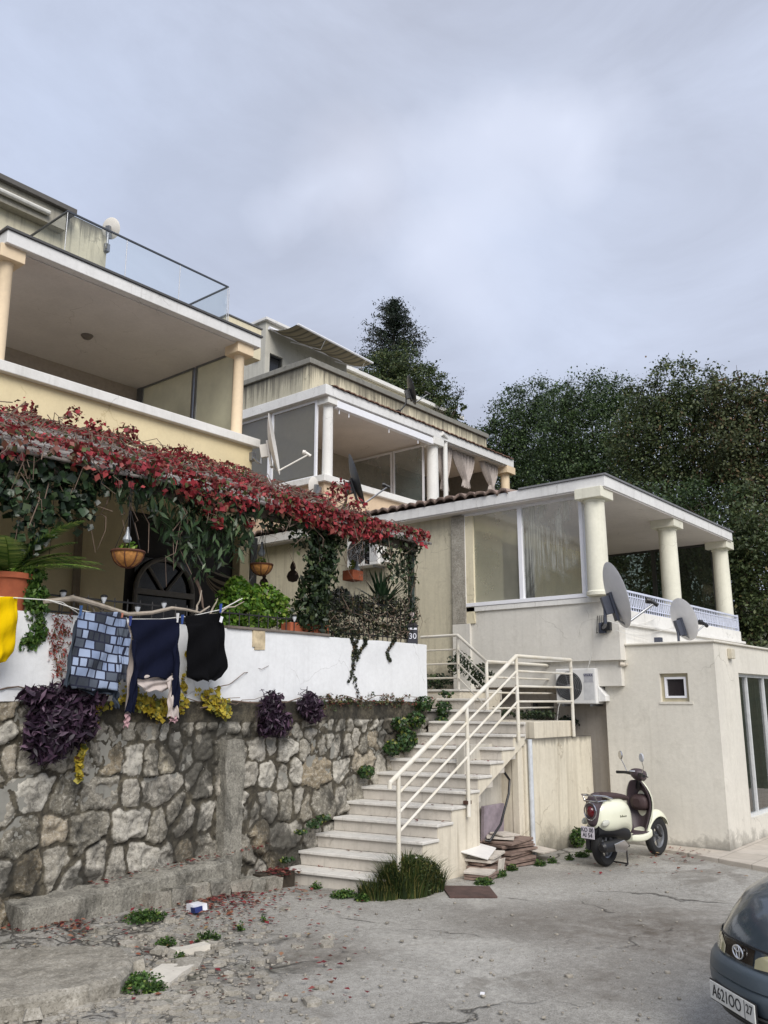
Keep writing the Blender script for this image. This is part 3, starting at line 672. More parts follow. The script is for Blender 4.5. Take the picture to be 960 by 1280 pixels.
# ================================================================ buildings
def column(parent, x, y, z0, z1, r, mat, cap=.21, ch=.17):
    mb = MB().lathe((x, y, 0), [(r*1.12, z0), (r*1.12, z0+.05), (r, z0+.07), (r*.97, (z0+z1)/2), (r*.93, z1-ch-.05), (r*1.02, z1-ch-.035), (r*1.02, z1-ch+.002)], 28)
    o = mb.build('column', mat, parent)
    MB().box((x-cap, y-cap, z1-ch), (x+cap, y+cap, z1+.004)).build('capital', mat, o, bevel=.008)
    return o
def win_frame(mb, axis, at, u0, u1, z0, z1, w=.05, d=.06, mull=()):
    """rectangular frame bars centred on plane axis=at"""
    def bx(a0, a1, b0, b1, dd=d):
        if axis == 'x': mb.box((at-dd/2, a0, b0), (at+dd/2, a1, b1))
        else: mb.box((a0, at-dd/2, b0), (a1, at+dd/2, b1))
    bx(u0, u1, z0, z0+w); bx(u0, u1, z1-w, z1); bx(u0, u0+w, z0+w, z1-w); bx(u1-w, u1, z0+w, z1-w)
    for m in mull: bx(m-w*.6, m+w*.6, z0+w, z1-w, d*.8)
def pane(parent, axis, at, u0, u1, z0, z1, mat, name='pane'):
    mb = MB()
    if axis == 'x': mb.quad((at, u0, z0), (at, u1, z0), (at, u1, z1), (at, u0, z1))
    else: mb.quad((u0, at, z0), (u1, at, z0), (u1, at, z1), (u0, at, z1))
    return mb.build(name, mat, parent)
M['tile'] = plain('clay_tile', '#857369', .9, var=.35, scale=5, bump=.6)
M['drip'] = plain('roof_edge_metal', '#77777a', .6, var=.2)
M['floor'] = plain('terrace_floor', '#9c958a', .7)

# ---------------- right-hand house with the big window
HR = thing('terrace_house', 'pale house with large two-pane window, corner columns and covered terrace above the extension', 'house', (XM, YM, 0))
ZF = 3.22; ZC = 5.175; ZR = 5.37; XR = 17.7; YB = 8.35
wbl, wtl, wtr, wbr = P(582, 759, 'x', XM), P(577, 642, 'x', XM), P(727, 622, 'x', XM), P(735, 747, 'x', XM)
wy0, wy1, wz0, wz1 = (wtr.y+wbr.y)/2, (wbl.y+wtl.y)/2, (wbl.z+wbr.z)/2, (wtl.z+wtr.z)/2+.02
mb = MB(); holes_wall(mb, 'x', XM, .22, YM, 8.36, 2.60, ZC, [(wy0, wy1, wz0, wz1), (YM, wy0, wz0, ZC+.1)]); mb.build('wall', M['greige_up'], HR)
MB().box((XM-.03, YM+.0, wz0-.085), (XM+.05, wy1+.06, wz0-.004)).build('sill', M['white'], HR, bevel=.005)
MB().box((XM+.012, 8.36, 1.5), (XM+.25, 17.5, ZC)).build('wall', plaster('stained_beige_render', '#d0c8b0', '#665c4c', .7, .5, zbase=2.4, scale=1.4), HR)
MB().box((XM-.05, 8.12, 3.28), (XM+.1, 8.40, ZC-.02)).build('concrete_pilaster', lichen('mottled_pilaster', '#aaa498', '#5d574b', '#c4bfb4', .4), HR, bevel=.008)
MB().box((XM-.03, 7.96, 3.28), (XM+.02, 8.12, ZC-.01)).build('plaster_strip', M['cream'], HR)
MB().box((XM-.05, 8.05, 2.0), (XM+.1, 8.40, 3.278)).build('pier', M['greige_up'], HR)
MB().box((XM+.08, YM+.04, 2.22), (XM+.179, 8.3, 2.602)).build('plinth_band', M['greige_up'], HR, bevel=.006)
hb = (P(692, 868, 'x', XM+.36).y, P(663, 868, 'x', XM+.36).y)
MB().box((XM+.181, 5.79, 2.22), (XM+.5, 8.3, 2.598)).build('plinth_core', M['greige_up'], HR)
mb = MB(); holes_wall(mb, 'x', XM+.36, .2, YM, 8.3, .5, 2.215, [(hb[0], hb[1], 1.5, 2.02)]); mb.build('lower_wall', plaster('dull_greige_render', '#b5aca0', '#5d5548', .5, .4), HR)  # lower wall in a darker greige render
wf = MB(); win_frame(wf, 'x', XM+.45, hb[0], hb[1], 1.5, 2.02, .05, .05); f_ = wf.build('cellar_window', M['frame_dark'], HR); pane(f_, 'x', XM+.46, hb[0]+.04, hb[1]-.04, 1.54, 1.98, plain('dark_void', '#0d0d0e', .3))
MB().box((XM+.221, YM, ZF-.9), (XR+.05, YM+.16, 3.36)).build('terrace_wall', M['white'], HR)
MB().box((XM+.3, YM-.05, 3.12), (XR+.16, YM+.3, 3.165)).build('string_course', M['white'], HR, bevel=.005)
MB().box((XM+.2, YM+.15, ZF-.15), (XR, YB, ZF)).build('terrace_floor', M['floor'], HR)
MB().box((XM+.2, YB, ZF-.2), (XR, YB+.2, ZC)).build('back_wall', plaster('olive_cream_wall', '#e0dbb8', '#8d8a68', .15, .2), HR)
# door opening on the terrace's back wall, dark
dd = MB().box((13.6, YB-.03, ZF), (14.7, YB-.004, ZC-.25)).build('terrace_door', M['frame_dark'], HR)
MB().box((13.66, YB-.045, ZF+.06), (14.64, YB-.032, ZC-.31)).build('pane', plain('dim_glass', '#2b2c28', .12), dd)
MB().box((11.80+.02, 5.40+.02, ZC), (XR-.05, 17.4, ZC+.04)).build('ceiling', M['ceiling'], HR)
rf = MB().box((11.80, 5.40, ZC+.02), (XR, 17.4, ZR)).build('roof', M['fascia'], HR, bevel=.008)
MB().box((11.775, 5.375, ZR+.003), (XR+.03, 6.9, ZR+.03)).build('roof_edge', M['drip'], rf)
# barrel tiles running down to the left eave
rows = []; ys = np.arange(7.1, 17.3, .0425)
for i in range(5):
    x = 11.77+i*.9; zb = ZR+.010+i*.9*.10
    rows.append([(x+(.012*math.sin(j*1.7)+.01*math.sin(j*.37) if i == 0 else 0), y, zb+.028*abs(math.sin(j*math.pi/5))**.7*2+.008*math.sin(j*.9+i)+min(.05, (y-7.1)*.06)) for j, y in enumerate(ys)])
rows = [[(a, b, c-.05) for a, b, c in rows[0]]]+rows
MB().grid(rows).build('roof_tiles', M['tile'], rf, solid=.012)
mb = MB(); win_frame(mb, 'x', XM+.01, wy0, wy1, wz0, wz1, .062, .10, [(wy0+wy1)/2+.0]); wf = mb.build('window', M['pvc'], HR, bevel=.004)
ym = (wy0+wy1)/2
pane(wf, 'x', XM+.012, ym+.03, wy1-.06, wz0+.06, wz1-.06, glass('hazy_glass', dirt=.5, dcol='#cbc9b8'))  # pale film in the glass also lifts the brightness of the interior
pane(wf, 'x', XM+.012, wy0+.06, ym-.03, wz0+.06, wz1-.06, glass('smear_reflection_glass', dirt=.75, dcol='#c9cbc4', streaks=True))  # whitish smears painted into the pane stand for reflections
YC = YM+.24
for px, py in ((746, 690), (838, 720), (904, 740)):
    x = P(px, py, 'y', YC).x; column(HR, x, YC, ZF if px > 800 else wz0, ZC+.02, .165, M['yellowcol'], .22, .16)
# ornate low railing
x0 = XM+.33; x1 = XR+.0; rz = [3.36, 3.425, 3.585, 3.66]; yy = YM+.03
rg = MB()
for z, r in zip(rz, (.011, .009, .009, .015)): rg.box((x0, yy-r, z-r), (x1, yy+r, z+r))
for xx in (x0, (x0+x1)/2, x1): rg.box((xx-.016, yy-.016, 3.30), (xx+.016, yy+.016, 3.69))
rl = rg.build('railing', plain('bluish_white_iron', '#c9cede', .45), HR)
rg = MB(); k = 0; x = x0+.05
while x < x1-.03:
    rg.box((x-.006, yy-.006, 3.43), (x+.006, yy+.006, 3.355)); rg.box((x-.006, yy-.006, 3.59), (x+.006, yy+.006, 3.655))
    rg.tube([(x+.026*math.cos(a), yy, 3.505+.076*math.sin(a)) for a in np.linspace(0, 2*math.pi, 13)], .0075, 5, cap=False); x += .088; k += 1
rg.build('infill', D.materials['bluish_white_iron'], rl)
# glazed screens at the far end
for xs_, yy0, yy1 in ((XR-.12, YM+.35, YM+1.62), (XR-.12, YM+1.62, YB)):
    mb = MB(); win_frame(mb, 'x', xs_, yy0, yy1, 3.36, ZC, .045, .05); f_ = mb.build('glass_screen', M['frame_dark'], HR)
    pane(f_, 'x', xs_, yy0+.04, yy1-.04, 3.4, ZC-.04, glass('olive_glass', (.22, .26, .2, 1), dirt=.22, dcol='#4d5a48'))
# ---------------- ground-floor extension
AX = thing('flat_roofed_extension', 'greige flat-roofed extension with a small square window and a curtained glass door', 'house', (XA, YA, 0))
ZT = P(888, 800, 'x', XA).z; t1, t2 = P(824, 842, 'x', XA), P(862, 877, 'x', XA)
# the wall's far end stays clear of the planter wall
mb = MB(); holes_wall(mb, 'x', XA, .25, YA, 5.78, 0, ZT-.03, [(t2.y, t1.y, t2.z, t1.z)]); 
MB().box((XA+.002, 5.3, 0), (XA+.2, YS-.02, 2.2))
dl = P(922, 841, 'y', YA); db = P(940, 1024, 'y', YA); dx0 = (dl.x+db.x)/2
holes_wall(mb, 'y', YA, .25, XA+.25, 22, 0, ZT-.03, [(dx0, dx0+2.6, db.z, dl.z)])
mb.build('wall', M['greige'], AX)
MB().box((XA-.035, YA-.035, ZT-.03), (22, YM-.002, ZT)).build('roof_coping', M['greige'], AX, bevel=.01)
MB().box((XA+.3, YA+.3, .0), (22, YM+3, .04)).build('floor', M['floor'], AX)
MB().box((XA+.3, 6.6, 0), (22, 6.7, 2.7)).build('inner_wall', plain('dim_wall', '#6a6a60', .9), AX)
mb = MB(); win_frame(mb, 'x', XA+.09, t2.y, t1.y, t2.z, t1.z, .05, .06); wf = mb.build('window', plain('beige_frame', '#b3aa90', .5), AX)
mb = MB(); win_frame(mb, 'x', XA+.07, t2.y+.05, t1.y-.05, t2.z+.05, t1.z-.05, .03, .05); mb.build('sash', M['pvc'], wf)
pane(wf, 'x', XA+.085, t2.y+.08, t1.y-.08, t2.z+.08, t1.z-.08, plain('smoky_pane', '#2a2527', .1))
MB().box((XA-.012, t2.y-.05, t2.z-.035), (XA+.05, t1.y+.02, t2.z-.003)).build('sill', M['greige'], AX)
mb = MB(); xm = P(944, 900, 'y', YA).x; win_frame(mb, 'y', YA+.1, dx0, dx0+2.6, db.z, dl.z, .05, .07, [xm, xm+.85, xm+1.7]); wf = mb.build('glass_door', plain('aluminium_white', '#c9cbcb', .35), AX)
pane(wf, 'y', YA+.105, dx0+.05, dx0+2.55, db.z+.05, dl.z-.05, glass('door_glass', (.8, .85, .82, 1)))
mb = MB(); rows = []
for z in np.linspace(.36, dl.z-.02, 5): rows.append([(dx0-.1+j*.012, YA+.28+.022*math.sin(j*.9)+.012*math.sin(j*2.3+z), z) for j in range(236)])
mb.grid(rows).build('curtain', plain('dark_green_curtain', '#39463f', .9, var=.3), AX)
q = P(851, 817, 'x', 0.0) if False else P(911, 817, 'y', YA)
MB().box((q.x-.07, YA-.07, q.z-.075), (q.x+.07, YA, q.z+.07)).build('wall_box', plain('beige_box', '#c3bba8', .6), AX, bevel=.01)
q = P(783, 831, 'x', XA)
mb = MB().tube([(XA, q.y, q.z), (XA-.09, q.y-.01, q.z-.0)], .022, 10).tube([(XA-.07, q.y, q.z), (XA-.13, q.y+.05, q.z+.01)], .03, 10); mb.build('security_camera', plain('beige_plastic', '#bdb4a6', .5), AX)
MB().box((XA+.32, 5.40, -.1), (XA+.5, 6.5, 2.7)).build('rear_wall', M['greige'], AX)

# ---------------- left-hand house
HL = thing('cream_house', 'cream house with columned balcony, white-edged roof slab and glass balustrade above the pergola', 'house', (7, YL, 0))
cz = 6.74; zrt, zrb = P(327, 421, 'y', YL-.1).z, P(325.6, 435, 'y', YL-.1).z; xe = 10.08
a0 = P(157, 700, 'y', YL).x; a1 = P(300, 700, 'y', YL).x
mb = MB(); holes_wall(mb, 'y', YL, .3, .5, xe, 0, cz-.16, [(a0, a1, 2.1, 5.0)]); mb.build('wall', plaster('warm_cream_wall', '#e4d4ac', '#a08c62', .12, .12), HL)
MB().box((.5, YL-.11, cz-.16), (xe+.10, YL+.32, cz)).build('balcony_coping', M['white'], HL, bevel=.012)
MB().box((.5, YL+.3, 5.55), (xe, YL+3.5, 5.72)).build('balcony_floor', M['floor'], HL)
MB().box((xe-.3, YL+.32, 5.0), (xe, YL+9, cz-.02)).build('end_wall', D.materials['warm_cream_wall'], HL)
MB().box((.5, YL+3.5, 5.5), (xe-.02, YL+3.7, zrb)).build('back_wall', plain('taupe_wall', '#a89c92', .9), HL)
dk = MB().box((6.2, YL+3.42, 5.72), (8.3, YL+3.49, 7.55)).build('balcony_door', plain('brown_shutter', '#5d5048', .7), HL)
XRL = P(11, 278, 'y', YL-.1).x
rf = MB().box((XRL, YL-.10, zrb), (xe+.04, YL+9, zrt-.03)).build('roof', M['fascia'], HL, bevel=.01)
MB().box((XRL-.03, YL-.13, zrt-.028), (xe+.06, YL+9, zrt+.008)).build('roof_edge', plain('dark_edge', '#4b4a4a', .6), rf)
MB().box((XRL+.12, YL+.05, zrb-.02), (xe-.1, YL+3.5, zrb-.002)).build('ceiling', M['ceiling'], HL)
for px in (7, 299):
    q = P(px, 445 if px > 100 else 340, 'y', YL+.16); column(HL, q.x, YL+.16, cz-.02, zrb+.004, .105, M['peach'], .19, .2)
q = P(109, 418, 'z', zrb); mb = MB().lathe((q.x, q.y, zrb-.002), [(.11, 0), (.11, -.03), (.07, -.08), (.02, -.10)], 16); mb.build('ceiling_lamp', plain('lamp_glass', '#6b625c', .4), HL)
MB().box((xe-.22, YL+3.36, cz-.02), (xe-.16, YL+3.5, zrb)).build('screen_post', M['metalg'], HL)
for y0, y1 in ((YL+.35, YL+1.55), (YL+1.6, YL+3.36)):
    mb = MB(); win_frame(mb, 'x', xe-.18, y0, y1, cz-.1, zrb-.01, .045, .05); f_ = mb.build('glass_screen', M['metalg'], HL)
    pane(f_, 'x', xe-.18, y0+.04, y1-.04, cz-.06, zrb-.05, glass('milky_glass', (.9, .92, .82, 1), dirt=.95, dcol='#dad6b8'))
# roof-top balustrade of glass
yb = YL+.12; g0 = P(85, 265, 'y', yb); g1 = P(285, 358, 'y', yb); zt_ = (g0.z+g1.z)/2
path = [(g0.x, YL+3.0, zt_), (g0.x, yb, zt_), (g1.x, yb, zt_), (g1.x, YL+4.0, zt_)]
mb = MB().tube(path, .022, 8); bl = mb.build('glass_balustrade', plain('dark_rail', '#55585c', .4, .6), HL)
gm = glass('clear_panel', (.94, .97, .97, 1), dirt=.05, dcol='#c9d2d2', refl=.7)
xs_ = np.linspace(g0.x, g1.x, 4)
for i in range(3): pane(bl, 'y', yb, xs_[i]+.012, xs_[i+1]-.012, zrt, zt_, gm)
gm2 = glass('side_panel', (.96, .98, .98, 1), dirt=.10, dcol='#d5dede', refl=.08); pane(bl, 'x', g0.x, yb+.02, YL+3.0, zrt, zt_, gm2); pane(bl, 'x', g1.x, yb+.02, YL+4.0, zrt, zt_, gm2)
for x in list(xs_)+[g1.x+.035]: MB().tube([(x, yb, zrt), (x, yb, zt_)], .007, 6).build('panel_edge', M['metalg'], bl)
# low parapet at the right end of the roof
q0, q1 = P(285, 394, 'y', YL+.8), P(327, 411, 'y', YL+.8)
pp = MB().box((q0.x, YL+.8, zrt+.01), (q1.x, YL+1.25, q0.z)).build('roof_parapet', M['cream'], HL, bevel=.008)
MB().box((q0.x-.02, YL+.78, q0.z+.002), (q1.x+.02, YL+1.27, q0.z+.03)).build('parapet_edge', plain('lead_edge', '#5c5b5b', .6), pp)
# upper storey set back behind the roof terrace
yu = 13.5; q = P(135, 290, 'y', yu); xu = q.x
MB().box((1, yu, zrt), (xu, yu+4, q.z)).build('upper_wall', plaster('mouldy_cream', '#dad2b8', '#4b463d', .9, .35, ztop=q.z, toplen=.55), HL)
q2 = P(97, 262, 'y', yu-.3)
uf = MB().box((1, yu-.3, q2.z-.10), (q2.x, yu+4, q2.z)).build('upper_roof', plain('dark_roof_edge', '#56534f', .7), HL, bevel=.01)
MB().box((1, yu-.2, q2.z-.45), (q2.x-.15, yu+.0, q2.z-.10)).build('upper_fascia', plaster('grimy_fascia', '#a8a395', '#3d3a36', .8, .6), uf)
MB().tube([(1, yu-.26, q2.z-.30), (q2.x-.5, yu-.26, q2.z-.30)], .05, 10).build('gutter', plain('pale_gutter', '#c9c7c0', .5), uf)
# arched opening behind the pergola
MB().box((a0+.02, YL+.18, 2.1), (a1-.02, YL+.26, 5.0)).build('dark_panelling', plain('dark_board', '#211d1a', .7, var=.3), HL)
c0 = P(206, 740, 'y', YL+.1); rw = (P(240, 742, 'y', YL+.1).x-P(168, 742, 'y', YL+.1).x)/2; zs0 = P(206, 742, 'y', YL+.1).z
mb = MB(); arc = [(c0.x-rw, 2.2), (c0.x-rw, zs0)]+[(c0.x-rw*math.cos(a), zs0+rw*1.0*math.sin(a)) for a in np.linspace(0, math.pi, 17)][1:]+[(c0.x+rw, 2.2)]
for i in range(len(arc)-1): mb.tube([(arc[i][0], YL+.10, arc[i][1]), (arc[i+1][0], YL+.10, arc[i+1][1])], .04, 6)
for k in (-1, 1): mb.tube([(c0.x, YL+.11, zs0), (c0.x+k*rw*.62, YL+.11, zs0+rw*.75)], .025, 6)
mb.box((c0.x-rw, YL+.06, zs0-.05), (c0.x+rw, YL+.13, zs0+.04)); aw = mb.build('arched_window', plain('grey_brown_frame', '#6f6a64', .6), HL)
pane(aw, 'y', YL+.15, c0.x-rw, c0.x+rw, 2.2, zs0+rw, plain('black_glass', '#0b0c0d', .08))
MB().tube([P(100, 640, 'y', YL-.06), P(92, 790, 'y', YL-.06)], .06, 10).build('drainpipe', plain('brown_pipe', '#7a6c58', .7), HL)
MB().box((P(312, 700, 'y', YL).x-.0, YL-.03, 2.1), (P(320, 700, 'y', YL).x, YL, 4.9)).build('door_jamb', M['frame_dark'], HL)
PT = MB().box((1.2, YW+.2, 1.9), (11.9, YL, 2.1)); tag(PT.build('patio', M['floor']), kind='structure')

# ---------------- middle house further up the slope
HM = thing('upper_terrace_house', 'weathered cream house with stained parapet, white fascia and curtained terrace in the middle', 'house', (14, 13.3, 0))
x0, y0 = 14.0, 13.3; cap = 7.19; fb, ft = 9.17, 9.42; xm1 = P(642, 574, 'y', y0).x; xc2 = P(540, 560, 'y', y0+.25).x; mD = 3.2
MB().box((x0, y0+.1, 0), (xm1-.1, 20, cap-.16)).build('wall', plaster('peach_render', '#d9c0a2', '#8a7256', .2, .2), HM)
MB().box((x0-.1, y0, cap-.16), (xc2+.35, y0+.4, cap)).build('terrace_coping', M['white'], HM, bevel=.01)
MB().box((x0-.1, y0+.4, cap-.16), (x0+.25, 17.5, cap)).build('terrace_coping', M['white'], HM, bevel=.01)
MB().box((x0-.1, y0, fb), (xm1, 20, ft)).build('roof', M['fascia'], HM, bevel=.01)
MB().box((x0+.02, y0+.06, fb-.03), (xm1-.1, y0+mD, fb-.002)).build('ceiling', M['ceiling'], HM)
rows = []
for i in range(3): rows.append([(x0+.1+j*.055, y0-.05+i*.3, ft+.01+i*.06+.02*abs(math.sin(j*math.pi/4))+.006*math.sin(j*.7)) for j in range(int((xm1-x0-.1)/.055))])
rows = [[(a, b, c-.03) for a, b, c in rows[0]]]+rows
MB().grid(rows).build('roof_tiles', plain('brown_tile', '#6a4e40', .9, var=.3), HM)
MB().box((x0, y0+mD, cap-.5), (xc2, y0+mD+.2, fb)).build('back_wall', plain('taupe_grey_wall', '#a79f92', .9), HM)  # back wall in one plain taupe grey
sh = MB().box((x0+.35, y0+.03, fb-.22), (xc2-.2, y0+.17, fb-.04)).build('blind_box', M['pvc'], HM, bevel=.01)
for px in (424, 436, 486, 522):
    q = P(px, 515, 'y', y0+.1); MB().box((q.x-.012, y0+.09, fb-.34), (q.x+.012, y0+.11, fb-.22)).build('blind_hook', M['pvc'], sh)
column(HM, x0+.24, y0+.24, cap-.02, fb+.002, .13, M['white'], .2, .17)
column(HM, xc2, y0+.24, cap-.3, fb+.002, .17, M['white'], .24, .2)
mb = MB().tube([(xc2+.42, y0+.1, fb+.05), (xc2+.42, y0+.1, cap-.6)], .07, 12).tube([(xc2+.1, y0-.02, fb+.16), (xc2+.4, y0+.05, fb+.1), (xc2+.42, y0+.1, fb-.05)], .07, 10); mb.build('downpipe', M['white'], HM)
xc3 = P(631, 600, 'y', y0+.25).x; column(HM, xc3, y0+.24, cap-.6, fb+.002, .15, D.materials['peach_column'], .24, .22)
# left glazed end: two panes
y1 = P(400, 520, 'x', x0).y; 
for a, b in ((y0+.42, 15.3), (15.36, 17.2)):
    mb = MB(); win_frame(mb, 'x', x0+.06, a, b, cap, fb-.02, .06, .06); f_ = mb.build('window', M['pvc'], HM)
    pane(f_, 'x', x0+.06, a+.05, b-.05, cap+.05, fb-.07, glass('grey_glass', (.5, .5, .47, 1), dirt=.8, dcol='#8b8a80', refl=.12))
MB().box((x0+.01, 17.2, cap), (x0+.2, 20, fb)).build('end_wall', M['cream'], HM)
for a, b in ((y0+.5, 14.9), (14.95, y0+mD)):
    mb = MB(); win_frame(mb, 'x', xc2-.05, a, b, cap-.2, fb-.1, .05, .05); f_ = mb.build('glass_screen', M['pvc'], HM)
    pane(f_, 'x', xc2-.05, a+.04, b-.04, cap-.15, fb-.15, glass('screen_glass', (.75, .8, .8, 1), dirt=.6, dcol='#8b9694', refl=.6))
MB().box((xc2+.6, y0+mD-.5, cap-2), (xm1+.0, y0+mD-.3, fb-.02)).build('inner_wall', plain('grey_inner', '#7a7670', .9), HM)
MB().box((xm1-.35, y0+.65, cap-2), (xm1-.2, y0+mD-.5, fb-.02)).build('end_wall', D.materials['grey_inner'], HM)
MB().box((xc2+.8, y0+mD-.56, cap-.5), (xc3-.6, y0+mD-.51, fb-.75)).build('terrace_window', plain('dark_pane', '#1d1e20', .15), HM)
# stained parapet of the storey above
zp1 = 10.27; yp = 13.94; xp1 = P(608, 545, 'y', yp).x
pp = MB().box((x0, yp, ft+.03), (xp1, yp+.25, zp1-.14)).build('parapet', plaster('stained_parapet', '#dad1b6', '#453f37', .9, .3, ztop=zp1-.1, toplen=.8), HM)
MB().box((x0, yp+.25, ft+.03), (x0+.2, 20, zp1-.14)).build('parapet', plaster('grimy_parapet_end', '#bab4a0', '#3a3733', .95, .5, ztop=zp1-.1, toplen=1.0), HM)
MB().box((x0-.06, yp-.06, zp1-.14), (xp1+.05, yp+.3, zp1)).build('parapet_coping', M['concrete'], HM, bevel=.012)
MB().box((x0-.06, yp+.3, zp1-.14), (x0+.26, 20, zp1)).build('parapet_coping', M['concrete'], HM, bevel=.012)
# top storey behind it
qa = P(333, 411, 'y', 16.0); zu = qa.z+.22
us = MB(); wx = P(337, 450, 'y', 16).x; wx2 = P(354, 450, 'y', 16).x; holes_wall(us, 'y', 16.0, .25, qa.x-.02, 17.6, ft, zu, [(wx, wx2, 10.3, 11.15)])
us.box((qa.x-.02, 16.25, ft), (qa.x+.2, 20, zu)).box((17.4, 16.25, ft), (17.6, 20, zu)); us.build('top_storey', plaster('dull_white_wall', '#c2bfb4', '#6e685c', .5, .3), HM)
MB().box((qa.x-.1, 15.9, zu), (17.7, 20, zu+.08)).build('top_roof', M['fascia'], HM, bevel=.01)
mb = MB(); win_frame(mb, 'y', 16.08, wx, wx2, 10.3, 11.15, .04, .05); f_ = mb.build('window', M['frame_dark'], HM); pane(f_, 'y', 16.1, wx+.03, wx2-.03, 10.33, 11.12, D.materials['dark_pane'])
q = P(323, 445, 'x', qa.x-.02); MB().box((qa.x-.1, q.y-.06, q.z-.12), (qa.x-.02, q.y+.06, q.z+.12)).build('wall_lamp', M['metalg'], HM, bevel=.02)
wb = P(432, 455, 'y', 16.5); we = P(580, 519, 'y', 16.5)
MB().box((17.65, 16.5, wb.z-.12), (we.x, 16.62, wb.z)).build('white_beam', M['white'], HM)
MB().box((17.65, 16.62, ft), (we.x-.3, 19, wb.z-.08)).build('rear_storey', M['cream'], HM)
# awning
A_ = Vector((qa.x+.05, 15.95, qa.z)); D_ = P(437, 453, 'y', 15.95); B_ = P(372, 405, 'x', A_.x); C_ = P(466, 447, 'x', D_.x)
D_.z = A_.z-.0; C_.z = B_.z
rows = []
for i in range(13):
    f = i/12; a = A_.lerp(B_, f); b = D_.lerp(C_, f); sag = -.10*math.sin(math.pi*f)
    rows.append([tuple(a.lerp(b, j/40)+Vector((0, 0, sag+.015*math.sin(j*.8)))) for j in range(41)])
t = NT('striped_canvas'); sp = t.n('ShaderNodeSeparateXYZ'); t.l(t.pos(), sp.inputs[0]); w_ = t.math('FRACT', t.math('MULTIPLY', sp.outputs[0], 4.2))
col = t.ramp(w_, [(.0, '#857b64'), (.42, '#857b64'), (.46, '#575245'), (.7, '#575245'), (.74, '#776e5a'), (1.0, '#857b64')]); t.done(col, .85)
AW = thing('awning', 'beige striped canvas awning stretched out over the top terrace', 'awning', A_)
MB().grid(rows).build('canvas', t.m, AW)
MB().tube([A_+Vector((0, 0, .03)), D_+Vector((0, 0, .03))], .05, 8).build('cassette', M['pvc'], AW); MB().tube([B_, C_], .03, 8).build('front_bar', M['pvc'], AW)
for f in (.25, .8):
    a = A_.lerp(D_, f); b = B_.lerp(C_, f+.1); MB().tube([a+Vector((0, 0, -.1)), a.lerp(b, .5)+Vector((.5, 0, -.15)), b], .015, 6).build('arm', M['pvc'], AW)
# hanging curtains
M['linen'] = plain('grey_linen', '#b3a9a2', .9, var=.15)
def curtain(pxc, w, top, tie, bot, label):
    c = P(pxc, top, 'y', y0+.3); zt2 = fb-.04; zti = P(pxc, tie, 'y', y0+.3).z; zb = P(pxc, bot, 'y', y0+.3).z; W_ = w; rows = []
    for i in range(19):
        f = i/18; z = zt2+(zb-zt2)*f; ft_ = (z-zt2)/(zti-zt2)
        ww = W_*(1-.78*min(1, ft_)**1.5) if ft_ <= 1 else W_*(.22+.16*min(1, (ft_-1)*3))
        rows.append([(c.x+ww*(j/48-.5)+.12*min(1, ft_), y0+.3+.05*math.sin(j*.95+i*.06)*(ww/W_+.3)+.02*math.sin(j*2.1), z+.02*math.sin(j*.5)*(f)) for j in range(49)])
    rows.append([(x, y+.01, z) for x, y, z in rows[-1]])
    tag(MB().grid(rows).build('curtain', M['linen'], solid=.008), label, 'curtain', 'curtains tied back on the middle house')
curtain(552, .95, 556, 598, 612, 'left of the three tied grey curtains, beside the double column')
curtain(579, 1.15, 563, 600, 608, 'middle of the three tied grey curtains on the upper terrace')
curtain(611, .95, 577, 606, 612, 'right of the three tied grey curtains, nearest the end column')

# ================================================================ satellite dishes
def dish(name_label, c, az, tilt, r, mat, wall=None, feed=True, arm=None, back=M['metalg'], cat='satellite dish'):
    """bowl facing azimuth az (radians from +X) and tilted up by tilt; c = bowl centre"""
    t_ = thing('satellite_dish', name_label, cat, c, 'satellite dishes', )
    R_ = Euler((0, -tilt, 0)).to_matrix(); Rz = Matrix.Rotation(az, 3, 'Z'); Mx = (Rz@R_).to_4x4(); T = Matrix.Translation(c)@Mx
    mb = MB(); pr = [(max(.004, r*k/9), .16*r*(k/9)**2) for k in range(10)]; pr2 = [(rr_-.0, h_-.012) for rr_, h_ in pr[::-1]]
    mb.lathe((0, 0, 0), pr+[(r+.012, .16*r-.006)]+pr2, 40, axis='x', cap=False)
    mb.v = [(x, y*.92, z) for x, y, z in mb.v]; mb.xform(T); mb.build('bowl', mat, t_)
    bb = MB(); bb.box((-.05, -.06*r/.4, -.75*r), (-.012, .06*r/.4, .12*r)); bb.box((-.22*r-.06, -.04, -.22), (-.04, .04, .02)); bb.xform(T); bb.build('bracket', back, t_, bevel=.004)
    if feed:
        ff = MB(); lo = (.12*r, 0, -.92*r); fo = (r*1.15, 0, -.55*r)
        ff.tube([(-.03, 0, -.7*r), lo, fo], .012 if r < .35 else .016, 8); ff.xform(T); ff.build('feed_arm', M['metalg'] if mat.name != 'white_dish' else mat, t_)
        lf = MB(); lf.tube([(fo[0]+.05, 0, fo[2]-.03), (fo[0]-.03, 0, fo[2]+.05)], .028, 10).tube([(fo[0]-.03, 0, fo[2]+.05), (fo[0]-.08, 0, fo[2]+.07)], .04, 10); lf.xform(T); lf.build('receiver', M['blackp'] if mat.name != 'white_dish' else mat, t_)
    if wall is not None:
        b = T@Vector((-.22*r-.04, 0, -.1)); w_ = Vector(wall)
        MB().tube([b+Vector((0, 0, .12)), b+Vector((0, 0, -.22)), (b+Vector((0, 0, -.25))).lerp(w_, .3), w_], .021, 10).build('mount_pipe', arm or back, t_)
        MB().box(w_-Vector((.05, .05, .08)), w_+Vector((.05, .05, .08))).build('wall_plate', arm or back, t_, bevel=.006)
    return t_
gd = plain('grey_dish', '#d2d1d2', .4, var=.05); wd = plain('white_dish', '#d9d4cb', .45, var=.05); bd = plain('black_dish', '#2e2f33', .4, var=.1); dk_ = plain('slate_bracket', '#3f4350', .5)
